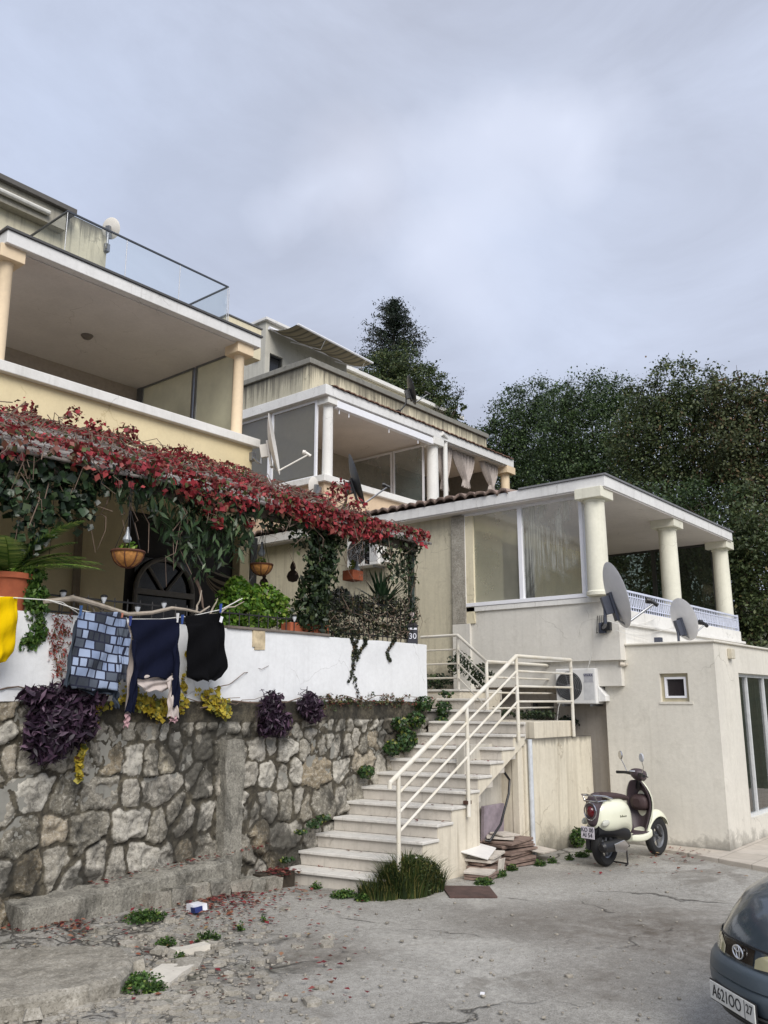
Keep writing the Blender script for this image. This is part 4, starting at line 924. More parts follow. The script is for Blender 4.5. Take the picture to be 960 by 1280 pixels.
azR = math.atan2(RT[1], RT[0])
c = P(765, 745, 'y', YM-.62); dish('large grey dish bracketed to the house corner, seen from behind beside the big window', c, azR+.04, .26, .435, gd, (XM-.01, YM+.25, P(757, 785, 'x', XM).z), back=dk_)
c = P(852, 775, 'y', YM-.55); dish('grey dish standing on the extension roof below the terrace railing', c, azR+.30, .28, .325, gd, (c.x-.35, YM-.3, ZT+.03), back=dk_)
c = P(337, 556, 'y', YL-.55); dish('tall off-white dish seen edge-on at the corner of the cream balcony', c, azR+.02, .18, .56, wd, (xe-.02, YL-.03, P(309, 570, 'y', YL).z), back=wd, arm=M['metalg'])
c = P(441, 602, 'y', 10.4); dish('black dish rising out of the red creeper at the pergola roof', c, azR+.06, .30, .52, bd, (c.x-.25, 10.45, 5.4), back=M['blackp'])
c = P(512, 488, 'y', 13.2); dish('black dish standing on the tiled edge below the stained parapet', c, azR+.10, .28, .40, bd, (c.x-.3, 13.35, 9.45), back=M['blackp'])
c = P(138, 285, 'y', 12.9); dish('small pale dish on the corner of the top storey at upper left', c, azR+1.3, .25, .19, wd, (xu-.02, 13.48, P(120, 305, 'y', 13.5).z), feed=False)
c = P(393, 607, 'x', 13.7); dish('small round white dish in front of the middle house coping', c, azR+2.6, .1, .20, wd, (13.95, c.y+.1, c.z-.05), feed=False)

# ================================================================ air conditioners
def ac_unit(label, c, w=.80, h=.54, d=.28, logo=True):
    """front faces -X; c = centre of the front face bottom edge"""
    t_ = thing('air_conditioner', label, 'air conditioner', c)
    x, y, z = c
    wh = plain('ac_white', '#dad9d6', .45, var=.04)
    MB().box((x, y-w/2, z), (x+d, y+w/2, z+h)).build('casing', wh, t_, bevel=.015)
    fc = (x-.004, y+w*.17, z+h*.5); R0 = h*.42
    mb = MB().lathe(fc, [(.001, .0), (R0, .0), (R0, .006)], 32, axis='x'); mb.build('fan_opening', M['blackp'], t_)
    mb = MB()
    for k in range(1, 8): mb.tube([(fc[0]-.008, fc[1]+R0*k/7.5*math.cos(a), fc[2]+R0*k/7.5*math.sin(a)) for a in np.linspace(0, 2*math.pi, 33)], .0035, 5, cap=False)
    for k in range(6):
        a = k*math.pi/3+.3; mb.tube([(fc[0]-.01, fc[1], fc[2]), (fc[0]-.01, fc[1]+R0*math.cos(a), fc[2]+R0*math.sin(a))], .0035, 5)
    mb.lathe((fc[0]-.012, fc[1], fc[2]), [(.001, -.002), (.03, -.002), (.03, .006)], 16, axis='x'); mb.build('fan_grille', plain('grille_grey', '#77787a', .5), t_)
    MB().box((x-.003, y-w*.46, z+h*.12), (x+.0, y-w*.20, z+h*.62)).build('label_plate', plain('label_grey', '#c4c4c4', .5), t_)
    if logo:
        MB().box((x-.0045, y-w*.44, z+h*.60), (x-.001, y-w*.22, z+h*.86)).build('badge', plain('badge_grey', '#a5a5aa', .5), t_)
        text('logo_text', 'VIVAX', .055, (x-.006, y-w*.33, z+h*.80), (0, -1, 0), (0, 0, 1), plain('dark_blue', '#23264a', .5), t_)
    mb = MB().prism([(x+.06, y-w/2, z+.03), (x+.06, y-w/2, z+h*.5), (x+.06, y-w/2-.12, z+h*.22), (x+.06, y-w/2-.12, z+.04)], (.17, 0, 0)); mb.build('valve_cover', wh, t_, bevel=.008)
    for k in (-1, 1): MB().box((x+.02, y+k*w*.35-.02, z-.035), (x+d+.12, y+k*w*.35+.02, z-.002)).build('wall_bracket', M['metalg'], t_)
    return t_
q0 = P(694, 838, 'x', 12.02); q1 = P(746, 880, 'x', 12.02)
AC = ac_unit('white air conditioner unit with round fan hung on the wall below the big window', Vector((12.02, (q0.y+q1.y)/2, q1.z)), abs(q0.y-q1.y), q0.z-q1.z+.02, .30)
tag(MB().tube([P(737, 830, 'x', 12.0), P(740, 815, 'x', 11.98), P(734, 838, 'x', 12.0)], .005, 6).build('cable_end', M['rope']), 'short white cable end sticking out above the air conditioner', 'cable')
mb = MB().tube([P(712, 878, 'x', 11.99), P(702, 872, 'x', 11.97), P(698, 885, 'x', 11.97), P(696, 905, 'x', 11.97)], .006, 6)
tag(mb.build('drain_hose', M['rope']), 'thin white drain hose hanging from the air conditioner', 'hose')
q0 = P(440, 672, 'x', 11.75); q1 = P(466, 706, 'x', 11.75)
ac_unit('white air conditioner unit behind the spiky plant under the pergola', Vector((11.75, (q0.y+q1.y)/2, q1.z)), abs(q0.y-q1.y)+.25, q0.z-q1.z, .26, logo=False)
# cables between the dishes
mb = MB()
for pts in ([(758, 775), (790, 790), (820, 772)], [(776, 783), (800, 800), (846, 782)], [(780, 778), (805, 783), (845, 790)], [(770, 788), (800, 797), (812, 800)]):
    a, b, c_ = [P(px, py, 'y', YM-.05) for px, py in pts]; mb.tube([a.lerp(b, f).lerp(b.lerp(c_, f), f) for f in np.linspace(0, 1, 9)], .005, 5)
tag(mb.build('antenna_cable', M['rope']), 'thin pale cables sagging between the two grey dishes', 'cable')
a = P(752, 765, 'x', XM-.03)
mb = MB()
for k in range(5): mb.tube([(XM-.03, a.y-.05+k*.03, a.z-.05), (XM-.07, a.y-.08+k*.04, a.z-.2-.03*k), (XM-.02, a.y+k*.02, a.z-.3)], .006, 5)
mb.box((XM-.08, a.y-.14, a.z-.28), (XM-.005, a.y-.02, a.z-.16)); tag(mb.build('cable_box', M['blackp']), 'dark cable splitter with loose wires on the wall beside the large dish', 'cable box')
# ================================================================ pergola and its creepers
zE = 4.30; yE = YW-.05; zJ = 5.98; yJ = YL-.02; sp_ = (zJ-zE)/(yJ-yE); XP = P(530, 678, 'y', yE).x
def roofz(y): return zE+(y-yE)*sp_
PG = thing('pergola', 'patio pergola with grey shingled lean-to roof buried under red creeper', 'pergola', (6, 9, 2.1))
t = NT('grey_shingle'); p = t.pos(); bk = t.n('ShaderNodeTexBrick'); bk.inputs['Scale'].default_value = 1; bk.inputs['Brick Width'].default_value = .32; bk.inputs['Row Height'].default_value = .22
bk.inputs['Mortar Size'].default_value = .012; bk.inputs['Color1'].default_value = lin('#9a9590'); bk.inputs['Color2'].default_value = lin('#7c756f'); bk.inputs['Mortar'].default_value = lin('#3d3835'); t.l(p, bk.inputs[0])
t.done(t.mix(t.ramp(t.noise(p, 5, 6, .7), [(.45, 0.0), (.7, .6)]), bk.outputs[0], '#5a534c'), .95, t.bump(t.noise(p, 30, 5), .5, .01))
rows = []
for i in range(13):
    y = yE-.10+(yJ-yE+.08)*i/12; rows.append([(x, y, roofz(y)+.02*math.sin(x*1.3+i)+.01*math.sin(x*5.1+i*2)) for x in np.linspace(1.2, XP+.06, 40)])
MB().grid(rows).build('roof_sheet', t.m, PG, solid=.03)
mb = MB()
for y in (yE+.05, 9.3, 11.2): mb.box((1.2, y, roofz(y)-.17), (XP-.08, y+.08, roofz(y)-.03))
mb.build('beam', M['wood'], PG)
mb = MB()
for x in np.arange(1.6, XP, .62): mb.prism([(x, yE-.05, zE-.07), (x, yE-.05, zE-.01), (x, yJ, zJ-.01), (x, yJ, zJ-.07)], (.06, 0, 0))
mb.build('rafters', M['wood'], PG)
xp_ = P(515, 720, 'y', YW+.08).x
for x in (xp_, P(401, 700, 'y', YW+.12).x, 2.4): MB().box((x-.035, YW+.06, 2.1), (x+.035, YW+.13, zE-.08)).build('post', plain('dark_green_post', '#2f3a35', .6), PG)

C_red = [(0, '#6b1a1e'), (.16, '#96242f'), (.3, '#4a1518'), (.42, '#b03642'), (.52, '#7a2626'), (.62, '#6b4a36'), (.70, '#8d5348'), (.80, '#c04a50'), (.88, '#3f4a2a'), (.93, '#5d6a38'), (1, '#351315')]
C_ivy = [(0, '#18241a'), (.4, '#233322'), (.7, '#2e4229'), (.9, '#435a38'), (1, '#566444')]
C_dark = [(0, '#1a2619'), (.5, '#26361f'), (.85, '#3a4c2c'), (1, '#56613a')]
M['red'] = leafmat('red_creeper_leaf', C_red, .55, .2); M['ivy'] = leafmat('ivy_leaf', C_ivy, .35, .15); M['laurel'] = leafmat('long_leaf', [(0, '#1f2e1e'), (.5, '#31462c'), (.85, '#4d633f'), (1, '#6a7a58')], .35, .2)
M['bright'] = leafmat('bright_green_leaf', [(0, '#3f6420'), (.4, '#587f2a'), (.8, '#7a9c3a'), (1, '#a3b552')], .45, .3)
M['twig'] = plain('grey_brown_twig', '#6d5c50', .9, var=.3)
M['darkleaf'] = leafmat('dark_ivy', C_dark, .45, .15)
def plant(name, label, cat, mat, sets, origin=None, stems=None, kind=None, group=None, stem_mat=None):
    """foliage mesh (its own object) with an optional stem part under one Empty"""
    V, F = join(sets); me = fastmesh(name, V, F); c = V.mean(0); o3 = (float(c[0]), float(c[1]), float(V[:, 2].min())) if origin is None else origin
    if stems is None:
        o = link(name, me, mat, origin=o3); return tag(o, None if kind == 'structure' else label, cat if kind is None else None, group, kind) if kind != 'stuff' else tag(o, label, cat, group, 'stuff')
    t_ = thing(name, label, cat, o3, group); link('foliage', me, mat, t_); stems.build('stems', stem_mat or M['twig'], t_); return t_
def twig(mb, a, b, r, seed, wob=.15, n=7):
    rr = random.Random(seed); a = Vector(a); b = Vector(b); L_ = (b-a).length; pts = []
    for i in range(n):
        f = i/(n-1); w_ = math.sin(math.pi*f)**.5 if 0 < f < 1 else 0
        pts.append(a.lerp(b, f)+Vector([rr.uniform(-1, 1)*wob*L_*w_*.5 for _ in range(3)]))
    mb.tube(pts, [r*(1-.6*i/(n-1)) for i in range(n)], 5); return pts
# red creeper on the roof
rg_ = np.random.default_rng(21); n = 27000
x = 1.3+rg_.random(n)*(XP-1.35); f = rg_.random(n)**1.15; y = yE-.14+f*(yJ-yE+.1)
dens = vnoise(x*1.1, y*1.4, 31, 5)*1.5+.02
gap = (vnoise(x*1.7+5, y*2.2, 37, 4) > .20) & (f > .06)
keep = (rg_.random(n) < np.clip(.55+dens*1.4, .12, 1)) & ~gap & ~((x > XP-.55) & (rg_.random(n) < .6))
x, y = x[keep], y[keep]; hump = .045+.14*np.clip(vnoise(x*1.6, y*1.6, 33, 4)+.35, 0, 1)+.05*rg_.random(len(x))
z = zE+(y-yE)*sp_+hump
out = np.tile(np.array([0, -sp_, 1.0]), (len(x), 1)); sets = [leafmesh(np.stack([x, y, z], 1), .057, .75, .35, unit(out), .35, rng=rg_)]
n = 5000; x = 1.3+rg_.random(n)*(XP-1.4); keep = rg_.random(n) < np.clip(.6+vnoise(x*2.2, x*0, 35)*1.2, .08, 1); x = x[keep]; n = len(x)
dr = rg_.random(n)**1.8*(.25+.22*vnoise(x*1.3, x*0+3, 36)); z = zE+.10-dr; y = yE-.13-rg_.random(n)*.09
sets.append(leafmesh(np.stack([x, y, z], 1), .066, .75, .9, np.tile([0, -1, .3], (n, 1)), .4, rng=rg_))
# upright shoots and red tassels
for px, py, r, k, yy in ((92, 520, .16, 60, 10.9), (158, 545, .2, 120, 10.2), (120, 540, .2, 90, 10.4), (30, 515, .2, 90, 11), (425, 612, .2, 130, 9.6), (445, 636, .2, 120, 8.9), (410, 626, .2, 100, 9.2), (262, 630, .16, 80, yE-.12), (268, 652, .10, 45, yE-.12), (235, 612, .14, 60, yE-.12), (313, 656, .06, 22, yE-.1), (443, 672, .08, 34, yE-.1), (100, 575, .16, 60, yE-.1), (190, 590, .2, 80, yE-.1), (225, 570, .2, 80, 9.4)):
    p_, u_ = blob(P(px, py, 'y', yy), r, k, rg_); sets.append(leafmesh(p_, .066, .85, .3, u_, .4, rng=rg_))
st_ = MB()
for i in range(190):
    x0_ = rg_.uniform(1.5, XP-.4); y0_ = rg_.uniform(yE-.1, yJ-.4); x1_ = min(XP, x0_+rg_.uniform(-.9, .9)); y1_ = min(yJ, max(yE-.15, y0_+rg_.uniform(-.9, .6)))
    twig(st_, (x0_, y0_, roofz(y0_)+.12+rg_.uniform(0, .12)), (x1_, y1_, roofz(y1_)+.1), .008, i, .35)
for i in range(26):
    x0_ = rg_.uniform(2.5, XP-.6); twig(st_, (x0_, yE-.12, zE+.05), (x0_+rg_.uniform(-.4, .4), yE-.2, zE-rg_.uniform(.15, .55)), .006, 200+i, .4)
plant('red_creeper', 'crimson autumn creeper covering the whole pergola roof', 'creeper', M['red'], sets, stems=st_)
# yellow-green creeper sprinkle on the front edge
# dark ivy hanging under the eave: profile of its lower edge, in photo coordinates (px, lower py)
def curtain_sets(prof, y, size, ratio, n_per, top=None, rng=rg_, droop=.8, depth=.25):
    S = []
    for (xa, ya), (xb, yb_) in zip(prof[:-1], prof[1:]):
        A1 = P(xa, ya, 'y', y); B1 = P(xb, yb_, 'y', y); area = abs(B1.x-A1.x)*max(.1, zE+.02-(A1.z+B1.z)/2); k = int(area*n_per)+5
        f = rng.random(k); x = A1.x+(B1.x-A1.x)*f; zl = A1.z+(B1.z-A1.z)*f; top_ = zE+.02 if top is None else top
        g_ = rng.random(k)**.8; z = top_-(top_-zl)*g_*(.75+.35*rng.random(k)); yy = y+(rng.random(k)-.5)*depth*(1-.4*g_)
        S.append(leafmesh(np.stack([x, yy, z], 1), size, ratio, droop, np.tile([0, -1, .35], (k, 1)), .35, rng=rng))
    return S
ivy_l = curtain_sets([(-60, 640), (0, 625), (30, 690), (42, 720), (58, 668), (90, 655), (110, 662), (125, 622), (150, 610), (165, 600)], yE+.02, .085, .95, 950)
st_ = MB()
for i in range(14): q = P(rg_.uniform(0, 150), 600, 'y', yE); twig(st_, (q.x, yE+.03, zE), (q.x+rg_.uniform(-.2, .2), yE+.02, zE-rg_.uniform(.4, 1.0)), .007, 300+i, .3)
plant('hanging_ivy', 'dark broad-leaved ivy hanging under the pergola edge at the far left', 'ivy', M['ivy'], ivy_l, stems=st_)
S = curtain_sets([(135, 612), (150, 640), (158, 625), (185, 645), (200, 665), (215, 690), (235, 712), (262, 722), (285, 700), (308, 704), (316, 660)], yE-.0, .15, .28, 560, droop=1.3, depth=.4)
st_ = MB()
for i in range(7):
    q = P(rg_.uniform(150, 305), 600, 'y', yE); twig(st_, (q.x, yE+.03, zE), (q.x+rg_.uniform(-.25, .25), yE-.05, zE-rg_.uniform(.4, 1.25)), .007, 330+i, .3)
twig(st_, P(243, 722, 'y', yE+.1), P(256, 764, 'y', YW), .02, 9, .1)
plant('oleander_vine', 'long-leaved green climber drooping in front of the arched window', 'climber', M['laurel'], S, stems=st_)
S = curtain_sets([(300, 640), (330, 668), (352, 662), (372, 680), (388, 720), (398, 728), (420, 702), (440, 668), (455, 690), (475, 690), (490, 735), (508, 728), (516, 700), (524, 684)], yE+.02, .07, .6, 900, depth=.3)
# ivy column around the post
pc0 = P(402, 640, 'y', YW+.05); z = zE
for i in range(22):
    f = i/21; zc = zE-f*(zE-2.95); px = 400+8*math.sin(f*5)-2*f; c = P(px, 640+f*135, 'y', YW+.02); p_, u_ = blob((c.x, YW+.05, zc), (.26-.06*math.sin(f*6), .2, .12), 150, rg_); S.append(leafmesh(p_, .07, .55, .7, u_, .4, rng=rg_))
st_ = MB()
for i in range(30):
    q = P(rg_.uniform(330, 520), 660, 'y', yE); twig(st_, (q.x, yE+.03, zE), (q.x+rg_.uniform(-.2, .2), yE, zE-rg_.uniform(.2, .8)), .005, 360+i, .4)
plant('ivy_column', 'dense ivy wrapped round the middle pergola post and along the eave to its right', 'ivy', M['darkleaf'], S, stems=st_)
S = []
for i in range(12):
    f = i/11; c = P(512+4*math.sin(i*2), 690+f*95, 'y', YW+.05); p_, u_ = blob(c, .10, 34, rg_); S.append(leafmesh(p_, .05, .5, .6, u_, .3, rng=rg_))
st_ = MB()
for k in range(5): twig(st_, P(505+k*3, 690, 'y', YW+.05), P(500+k*6, 790, 'y', YW+.03), .006, 410+k, .15)
plant('thin_creeper', 'sparse twining creeper up the green post at the pergola end', 'creeper', M['darkleaf'], S, stems=st_)

# ---- fence on the parapet, overgrown
zt = P(531, 806, 'y', YW).z
FN = thing('iron_fence', 'black wrought-iron fence with rings and spikes on the white parapet', 'fence', (8.5, YW+.1, zt))
def fence_run(xa, xb, h, rings, nm):
    y = YW+.09; mb = MB()
    for zz in ([h*.12, h*.55, h*.8] if rings else [h*.15, h*.85]): mb.box((xa, y-.009, zt+zz-.008), (xb, y+.009, zt+zz+.008))
    mb.build('rail', M['metald'], FN); mb = MB(); x = xa
    while x < xb:
        mb = MB().tube([(x, y, zt), (x, y, zt+h*.93), (x, y, zt+h*1.02)], [.0075, .0075, .002], 6)
        if rings: mb.tube([(x+.05+.042*math.cos(a), y, zt+h*.675+.042*math.sin(a)) for a in np.linspace(0, 2*math.pi, 13)], .006, 5, cap=False)
        mb.build('picket', M['metald'], FN); x += .10 if rings else .15
fa = P(397, 780, 'y', YW+.09).x; fence_run(fa, XE-.08, P(480, 745, 'y', YW+.09).z-zt, True, 'a'); fence_run(P(60, 780, 'y', YW).x, fa-.05, .22, False, 'b')
S = []
for i in range(330):
    px = rg_.uniform(400, 520); f = rg_.random()**1.2; c = P(px, 795-f*(46+(520-px)*.05), 'y', YW+.1); p_, u_ = blob(c, (.07, .08, .06), 16, rg_); S.append(leafmesh(p_, .042, .6, .4, u_, .35, rng=rg_))
for k, (px, ln) in enumerate(((440, 55), (452, 25), (489, 28), (446, 78))):
    for j in range(26):
        f = j/25; c = P(px+math.sin(f*4+k)*5, 798+ln*f, 'y', YW-.05); p_, u_ = blob(c, (.035, .02, .02), 4 if f > .3 else 9, rg_); S.append(leafmesh(p_, .04, .7, .6, u_, .3, rng=rg_))
st_ = MB()
for i in range(26):
    a = P(rg_.uniform(400, 515), rg_.uniform(760, 800), 'y', YW+.0); twig(st_, a, a+Vector((rg_.uniform(-.5, .5), rg_.uniform(-.05, .05), rg_.uniform(-.1, .45))), .005, 440+i, .3)
plant('fence_creeper', 'small-leaved dark creeper tangled through the iron fence and trailing on the parapet', 'creeper', leafmat('fence_leaf', [(0, '#1d2419'), (.5, '#2e3524'), (.8, '#424a30'), (.93, '#5a4034'), (1, '#7b7c52')], .6, .15), S, stems=st_)
# ---- bushes, palm, agave, pots
S = []
for px, py, r, k in ((300, 755, .34, 900), (330, 748, .26, 600), (345, 770, .22, 450), (285, 772, .2, 380), (318, 775, .26, 500), (296, 735, .18, 260), (350, 752, .14, 180)):
    p_, u_ = blob(P(px, py, 'y', YW+.35), (r, r*.8, r*.75), k, rg_, .7); S.append(leafmesh(p_, .055, .75, .1, u_, .35, rng=rg_))
st_ = MB()
for i in range(12): a = P(318, 800, 'y', YW+.4); twig(st_, (a.x, YW+.4, 2.5), P(rg_.uniform(285, 350), rg_.uniform(735, 775), 'y', YW+.35), .009, 470+i, .15)
plant('bright_bush', 'bright yellow-green leafy bush behind the white parapet', 'bush', M['bright'], S, stems=st_)
def spiky(name, label, cat, c, n, L_, w, mat, seed, lo=15, hi=80):
    rr = random.Random(seed); mb = MB(); c = Vector(c)
    for i in range(n):
        az = rr.uniform(0, 2*math.pi); el = rad(rr.uniform(lo, hi)); l = L_*rr.uniform(.7, 1.1); dr = Vector((math.cos(az)*math.cos(el), math.sin(az)*math.cos(el), math.sin(el))); sd_ = Vector((-math.sin(az), math.cos(az), 0)); rows = []
        for k in range(7):
            f = k/6; p_ = c+dr*l*f+Vector((0, 0, -.28*l*f*f*math.cos(el))); ww = w*(1-f)**.6*(.6+.4*min(1, f*4)); up_ = dr.cross(sd_)*-1
            rows.append([tuple(p_-sd_*ww+up_*ww*.3), tuple(p_), tuple(p_+sd_*ww+up_*ww*.3)])
        mb.grid(rows)
    return tag(mb.build(name, mat), label, cat)
spiky('spiky_plant', 'spiky sword-leaved plant behind the iron fence', 'plant', P(478, 758, 'y', YW+.26), 54, .62, .03, leafmat('sword_leaf', [(0, '#1f3322'), (.6, '#2f4a30'), (1, '#557152')], .35, .1), 3, 20, 85)
def pot(c, r, h, label, mat, parent_name='flower_pot'):
    t_ = thing(parent_name, label, 'pot', c); mb = MB().lathe(c, [(r*.68, 0), (r*.95, h*.85), (r*1.06, h*.86), (r*1.08, h), (r*.98, h), (r*.93, h*.86), (.01, h*.85)], 28, cap=False); mb.build('rim_body', mat, t_)
    MB().lathe((c[0], c[1], c[2]+h*.86), [(.01, 0), (r*.93, 0)], 20, cap=False).build('soil', D.materials['dark_soil'], t_); return t_
M['terra'] = plain('terracotta', '#a3583a', .85, var=.15)
q = P(13, 718, 'y', YW+.1); q2 = P(13, 756, 'y', YW+.1); pot((q.x, YW+.12, q2.z-.08), .21, q.z-q2.z+.08, 'large terracotta pot holding the small palm on the parapet', M['terra'])
MB().box((q.x-.26, YW+.0, zt), (q.x+.26, YW+.30, q2.z-.081)).build('pot_stand', M['wood']).name = 'pot_stand'; tag(D.objects['pot_stand'], 'wooden stand under the big terracotta pot', 'stand')
# cycad / small palm: curved fronds with leaflets
rr = random.Random(8); S = []; st_ = MB(); cpt = Vector((q.x, YW+.12, q.z-.02))
for i in range(22):
    az = rr.uniform(0, 2*math.pi); el = rad(rr.uniform(25, 80)); L_ = rr.uniform(.55, .85); pts = []
    if i == 0: az, el, L_ = azR+.1, rad(62), 1.0
    if i == 1: az, el, L_ = azR-.2, rad(24), .85
    for k in range(14):
        f = k/13; pts.append(cpt+Vector((math.cos(az)*math.cos(el), math.sin(az)*math.cos(el), math.sin(el)))*L_*f+Vector((0, 0, -.35*L_*f*f))+Vector((math.cos(az), math.sin(az), 0))*.12*f*f)
    st_.tube(pts, [.007*(1-.7*k/13) for k in range(14)], 5)
    V = []; F = []
    for k in range(2, 14):
        for s_ in (-1, 1):
            for sub in (0, .5):
                t_ = (pts[min(13, k+1)]-pts[k-1]).normalized(); sd_ = t_.cross(Vector((0, 0, 1))).normalized()*s_; b = pts[k]+t_*sub*.05; l = .17*math.sin(math.pi*min(.97, (k+1)/15))+.03
                d_ = (sd_+t_*.5+Vector((0, 0, -.15))).normalized(); e_ = t_*.014; i0 = len(V)*1; V += [tuple(b-e_), tuple(b+d_*l*.5-e_*.9), tuple(b+d_*l), tuple(b+e_)]; F += [(i0, i0+1, i0+2), (i0, i0+2, i0+3)]
    S.append((np.array(V), np.array(F)))
plant('small_palm', 'small feathery palm growing in the large terracotta pot', 'palm', leafmat('palm_leaf', [(0, '#40592a'), (.5, '#5d7638'), (1, '#8c9a50')], .45, .25), S, stems=st_, stem_mat=M['bright'])
S = []
for i in range(60):
    f = rr.random(); c = P(40+rr.uniform(-9, 10)+4*math.sin(f*3), 712+f*88, 'y', YW-.06+.06*rr.random()); p_, u_ = blob(c, (.07, .05, .06), 34, rg_); S.append(leafmesh(p_, .05, .6, .7, u_, .3, rng=rg_))
for i in range(10): c = P(40+rr.uniform(-12, 10), 798+rr.random()*16, 'y', YW-.05); p_, u_ = blob(c, (.06, .02, .03), 8, rg_); S.append(leafmesh(p_, .05, .7, .5, u_, .3, rng=rg_))
plant('trailing_plant', 'fresh green trailing plant cascading from beside the terracotta pot', 'plant', leafmat('fresh_leaf', [(0, '#2f4f20'), (.5, '#486c2c'), (1, '#7d9a4c')], .45, .25), S)
S = []; V_ = []
for i in range(40):
    f = rr.random(); c = P(75+rr.uniform(-16, 14)*(1-f*.6), 762+f*80, 'y', YW-.06); p_, u_ = blob(c, (.05, .03, .06), 22 if f < .7 else 9, rg_); S.append(leafmesh(p_, .035, .3, 1.2, u_, .2, rng=rg_))
plant('red_trailing_succulent', 'red and green trailing succulent hanging over the parapet beside the checked shirt', 'plant', leafmat('red_succulent', [(0, '#4a5a2c'), (.35, '#7d3a2a'), (.6, '#b33a30'), (.85, '#8d2f2c'), (1, '#66703c')], .5, .2), S)
# purple heart plants
M['purple'] = leafmat('purple_leaf', [(0, '#221722'), (.4, '#2f1f30'), (.75, '#3d2a3d'), (.93, '#5d4458'), (1, '#80687a')], .5, .12)
def purple(label, spots, n, size):
    S = []
    for px, py, rx, rz_ in spots:
        p_, u_ = blob(P(px, py, 'y', YW-.16), (rx, .15, rz_), int(n*rx*rz_*60), rg_, .5); S.append(leafmesh(p_, size, .3, .35, u_, .3, rng=rg_))
    st_ = MB()
    for i in range(16):
        a = P(spots[0][0], spots[0][1]-18, 'y', YW-.08); twig(st_, a, P(spots[0][0]+rr.uniform(-40, 40)*spots[0][2]*3, spots[0][1]+rr.uniform(-45, 40)*spots[0][2]*3, 'y', YW-.25), .006, 520+i, .25)
    plant('purple_trailing_plant', label, 'plant', M['purple'], S, stems=st_, group='purple plants hanging on the stone wall', stem_mat=M['purple'])
purple('large dark purple plant hanging on the stone wall below the checked shirt', ((78, 885, .34, .24), (65, 915, .26, .26), (95, 905, .22, .2), (60, 940, .14, .1), (50, 870, .2, .08), (110, 872, .2, .08)), 230, .115)
purple('upright purple plant hanging near the middle of the parapet foot', ((340, 885, .17, .2), (350, 905, .16, .16), (335, 908, .12, .14)), 230, .085)
purple('small round purple plant, rightmost on the stone wall', ((388, 882, .17, .14), (392, 895, .1, .1)), 330, .085)
# yellow creeper strip at the parapet foot
S = []
for i in range(330):
    px = rr.choice([rr.uniform(105, 290), rr.uniform(165, 230), rr.uniform(165, 215), rr.uniform(255, 285)]); py = 879+8*math.sin(px*.07)+rr.gauss(0, 6)
    if 235 < px < 262 and rr.random() < .4: continue
    p_, u_ = blob(P(px, py, 'y', YW-.11), (.05, .05, .04), 3, rg_); S.append(leafmesh(p_, .05, .9, .2, np.tile([0, -1, .3], (len(p_), 1)), .5, rng=rg_))
for i in range(34): f = i/33; p_, u_ = blob(P(101+3*math.sin(f*6), 915+f*58, 'y', YW-.13), (.03, .03, .03), 4, rg_); S.append(leafmesh(p_, .06, .9, .4, np.tile([0, -1, .3], (len(p_), 1)), .5, rng=rg_))
for i in range(24): f = rr.random(); p_, u_ = blob(P(234+5*math.sin(f*6), 815+f*50, 'y', YW-.06), (.03, .02, .03), 3, rg_); S.append(leafmesh(p_, .05, .9, .4, np.tile([0, -1, .3], (len(p_), 1)), .5, rng=rg_))
st_ = MB(); twig(st_, P(0, 862, 'y', YW-.06), P(110, 852, 'y', YW-.06), .008, 91, .06, 12); twig(st_, P(110, 880, 'y', YW-.1), P(300, 872, 'y', YW-.1), .009, 92, .04, 14); twig(st_, P(268, 860, 'y', YW-.06), P(336, 832, 'y', YW-.05), .006, 93, .12, 9); twig(st_, P(250, 885, 'y', YW-.1), P(330, 870, 'y', YW-.08), .007, 94, .06); twig(st_, P(290, 876, 'y', YW-.1), P(530, 872, 'y', YW-.08), .009, 95, .03, 18)
plant('yellow_creeper', 'yellow autumn creeper leaves strung along the foot of the white parapet', 'creeper', leafmat('yellow_leaf', [(0, '#a08a26'), (.35, '#c0a830'), (.6, '#cdbc4c'), (.8, '#7d7a30'), (.92, '#5f6a2e'), (1, '#7a4f30')], .55, .3), S, stems=st_)
# moss, small ferns and twigs along the joint, ivy at the stairs
S = []
for i in range(120):
    px = rr.uniform(400, 545); py = 876+rr.gauss(0, 4)+(4 if px > 500 else 0); p_, u_ = blob(P(px, py, 'y', YW-.07), (.04, .05, .03), 8, rg_); S.append(leafmesh(p_, .035, .6, .2, u_, .3, rng=rg_))
plant('joint_weeds', 'small weeds and dead leaves lining the joint at the right end of the parapet', 'weed', leafmat('mixed_weed', [(0, '#33452a'), (.4, '#4f5a35'), (.65, '#5d3a2e'), (.85, '#7a3a34'), (1, '#7d7a4a')], .6, .2), S, kind='stuff')
S = []
for px, py, r, k in ((555, 886, .13, 260), (552, 905, .12, 260), (558, 868, .07, 60), (520, 900, .14, 330), (508, 925, .18, 480), (500, 905, .12, 200), (530, 880, .13, 220), (490, 935, .12, 240), (458, 965, .10, 200), (535, 930, .10, 120), (548, 925, .06, 60)):
    c = P(px, py, 'y', YW-.14); p_, u_ = blob(c, (r, .13, r*.9), k, rg_, .6); S.append(leafmesh(p_, .045, .85, .5, u_, .45, rng=rg_))
for px, py, r, k in ((393, 1030, .09, 130), (405, 1022, .07, 70), (376, 1040, .05, 50), (358, 1075, .06, 60)):
    c = P(px, py, 'y', YW-.22); p_, u_ = blob(c, (r*1.4, .1, r*.6), k, rg_, .6); S.append(leafmesh(p_, .04, .7, .1, u_, .4, rng=rg_))
plant('wall_ivy', 'ivy clumps growing out of the stone wall beside the steps', 'ivy', leafmat('stair_ivy', [(0, '#24361d'), (.5, '#34502a'), (.85, '#4d6c38'), (1, '#8a8a3c')], .45, .2), S)
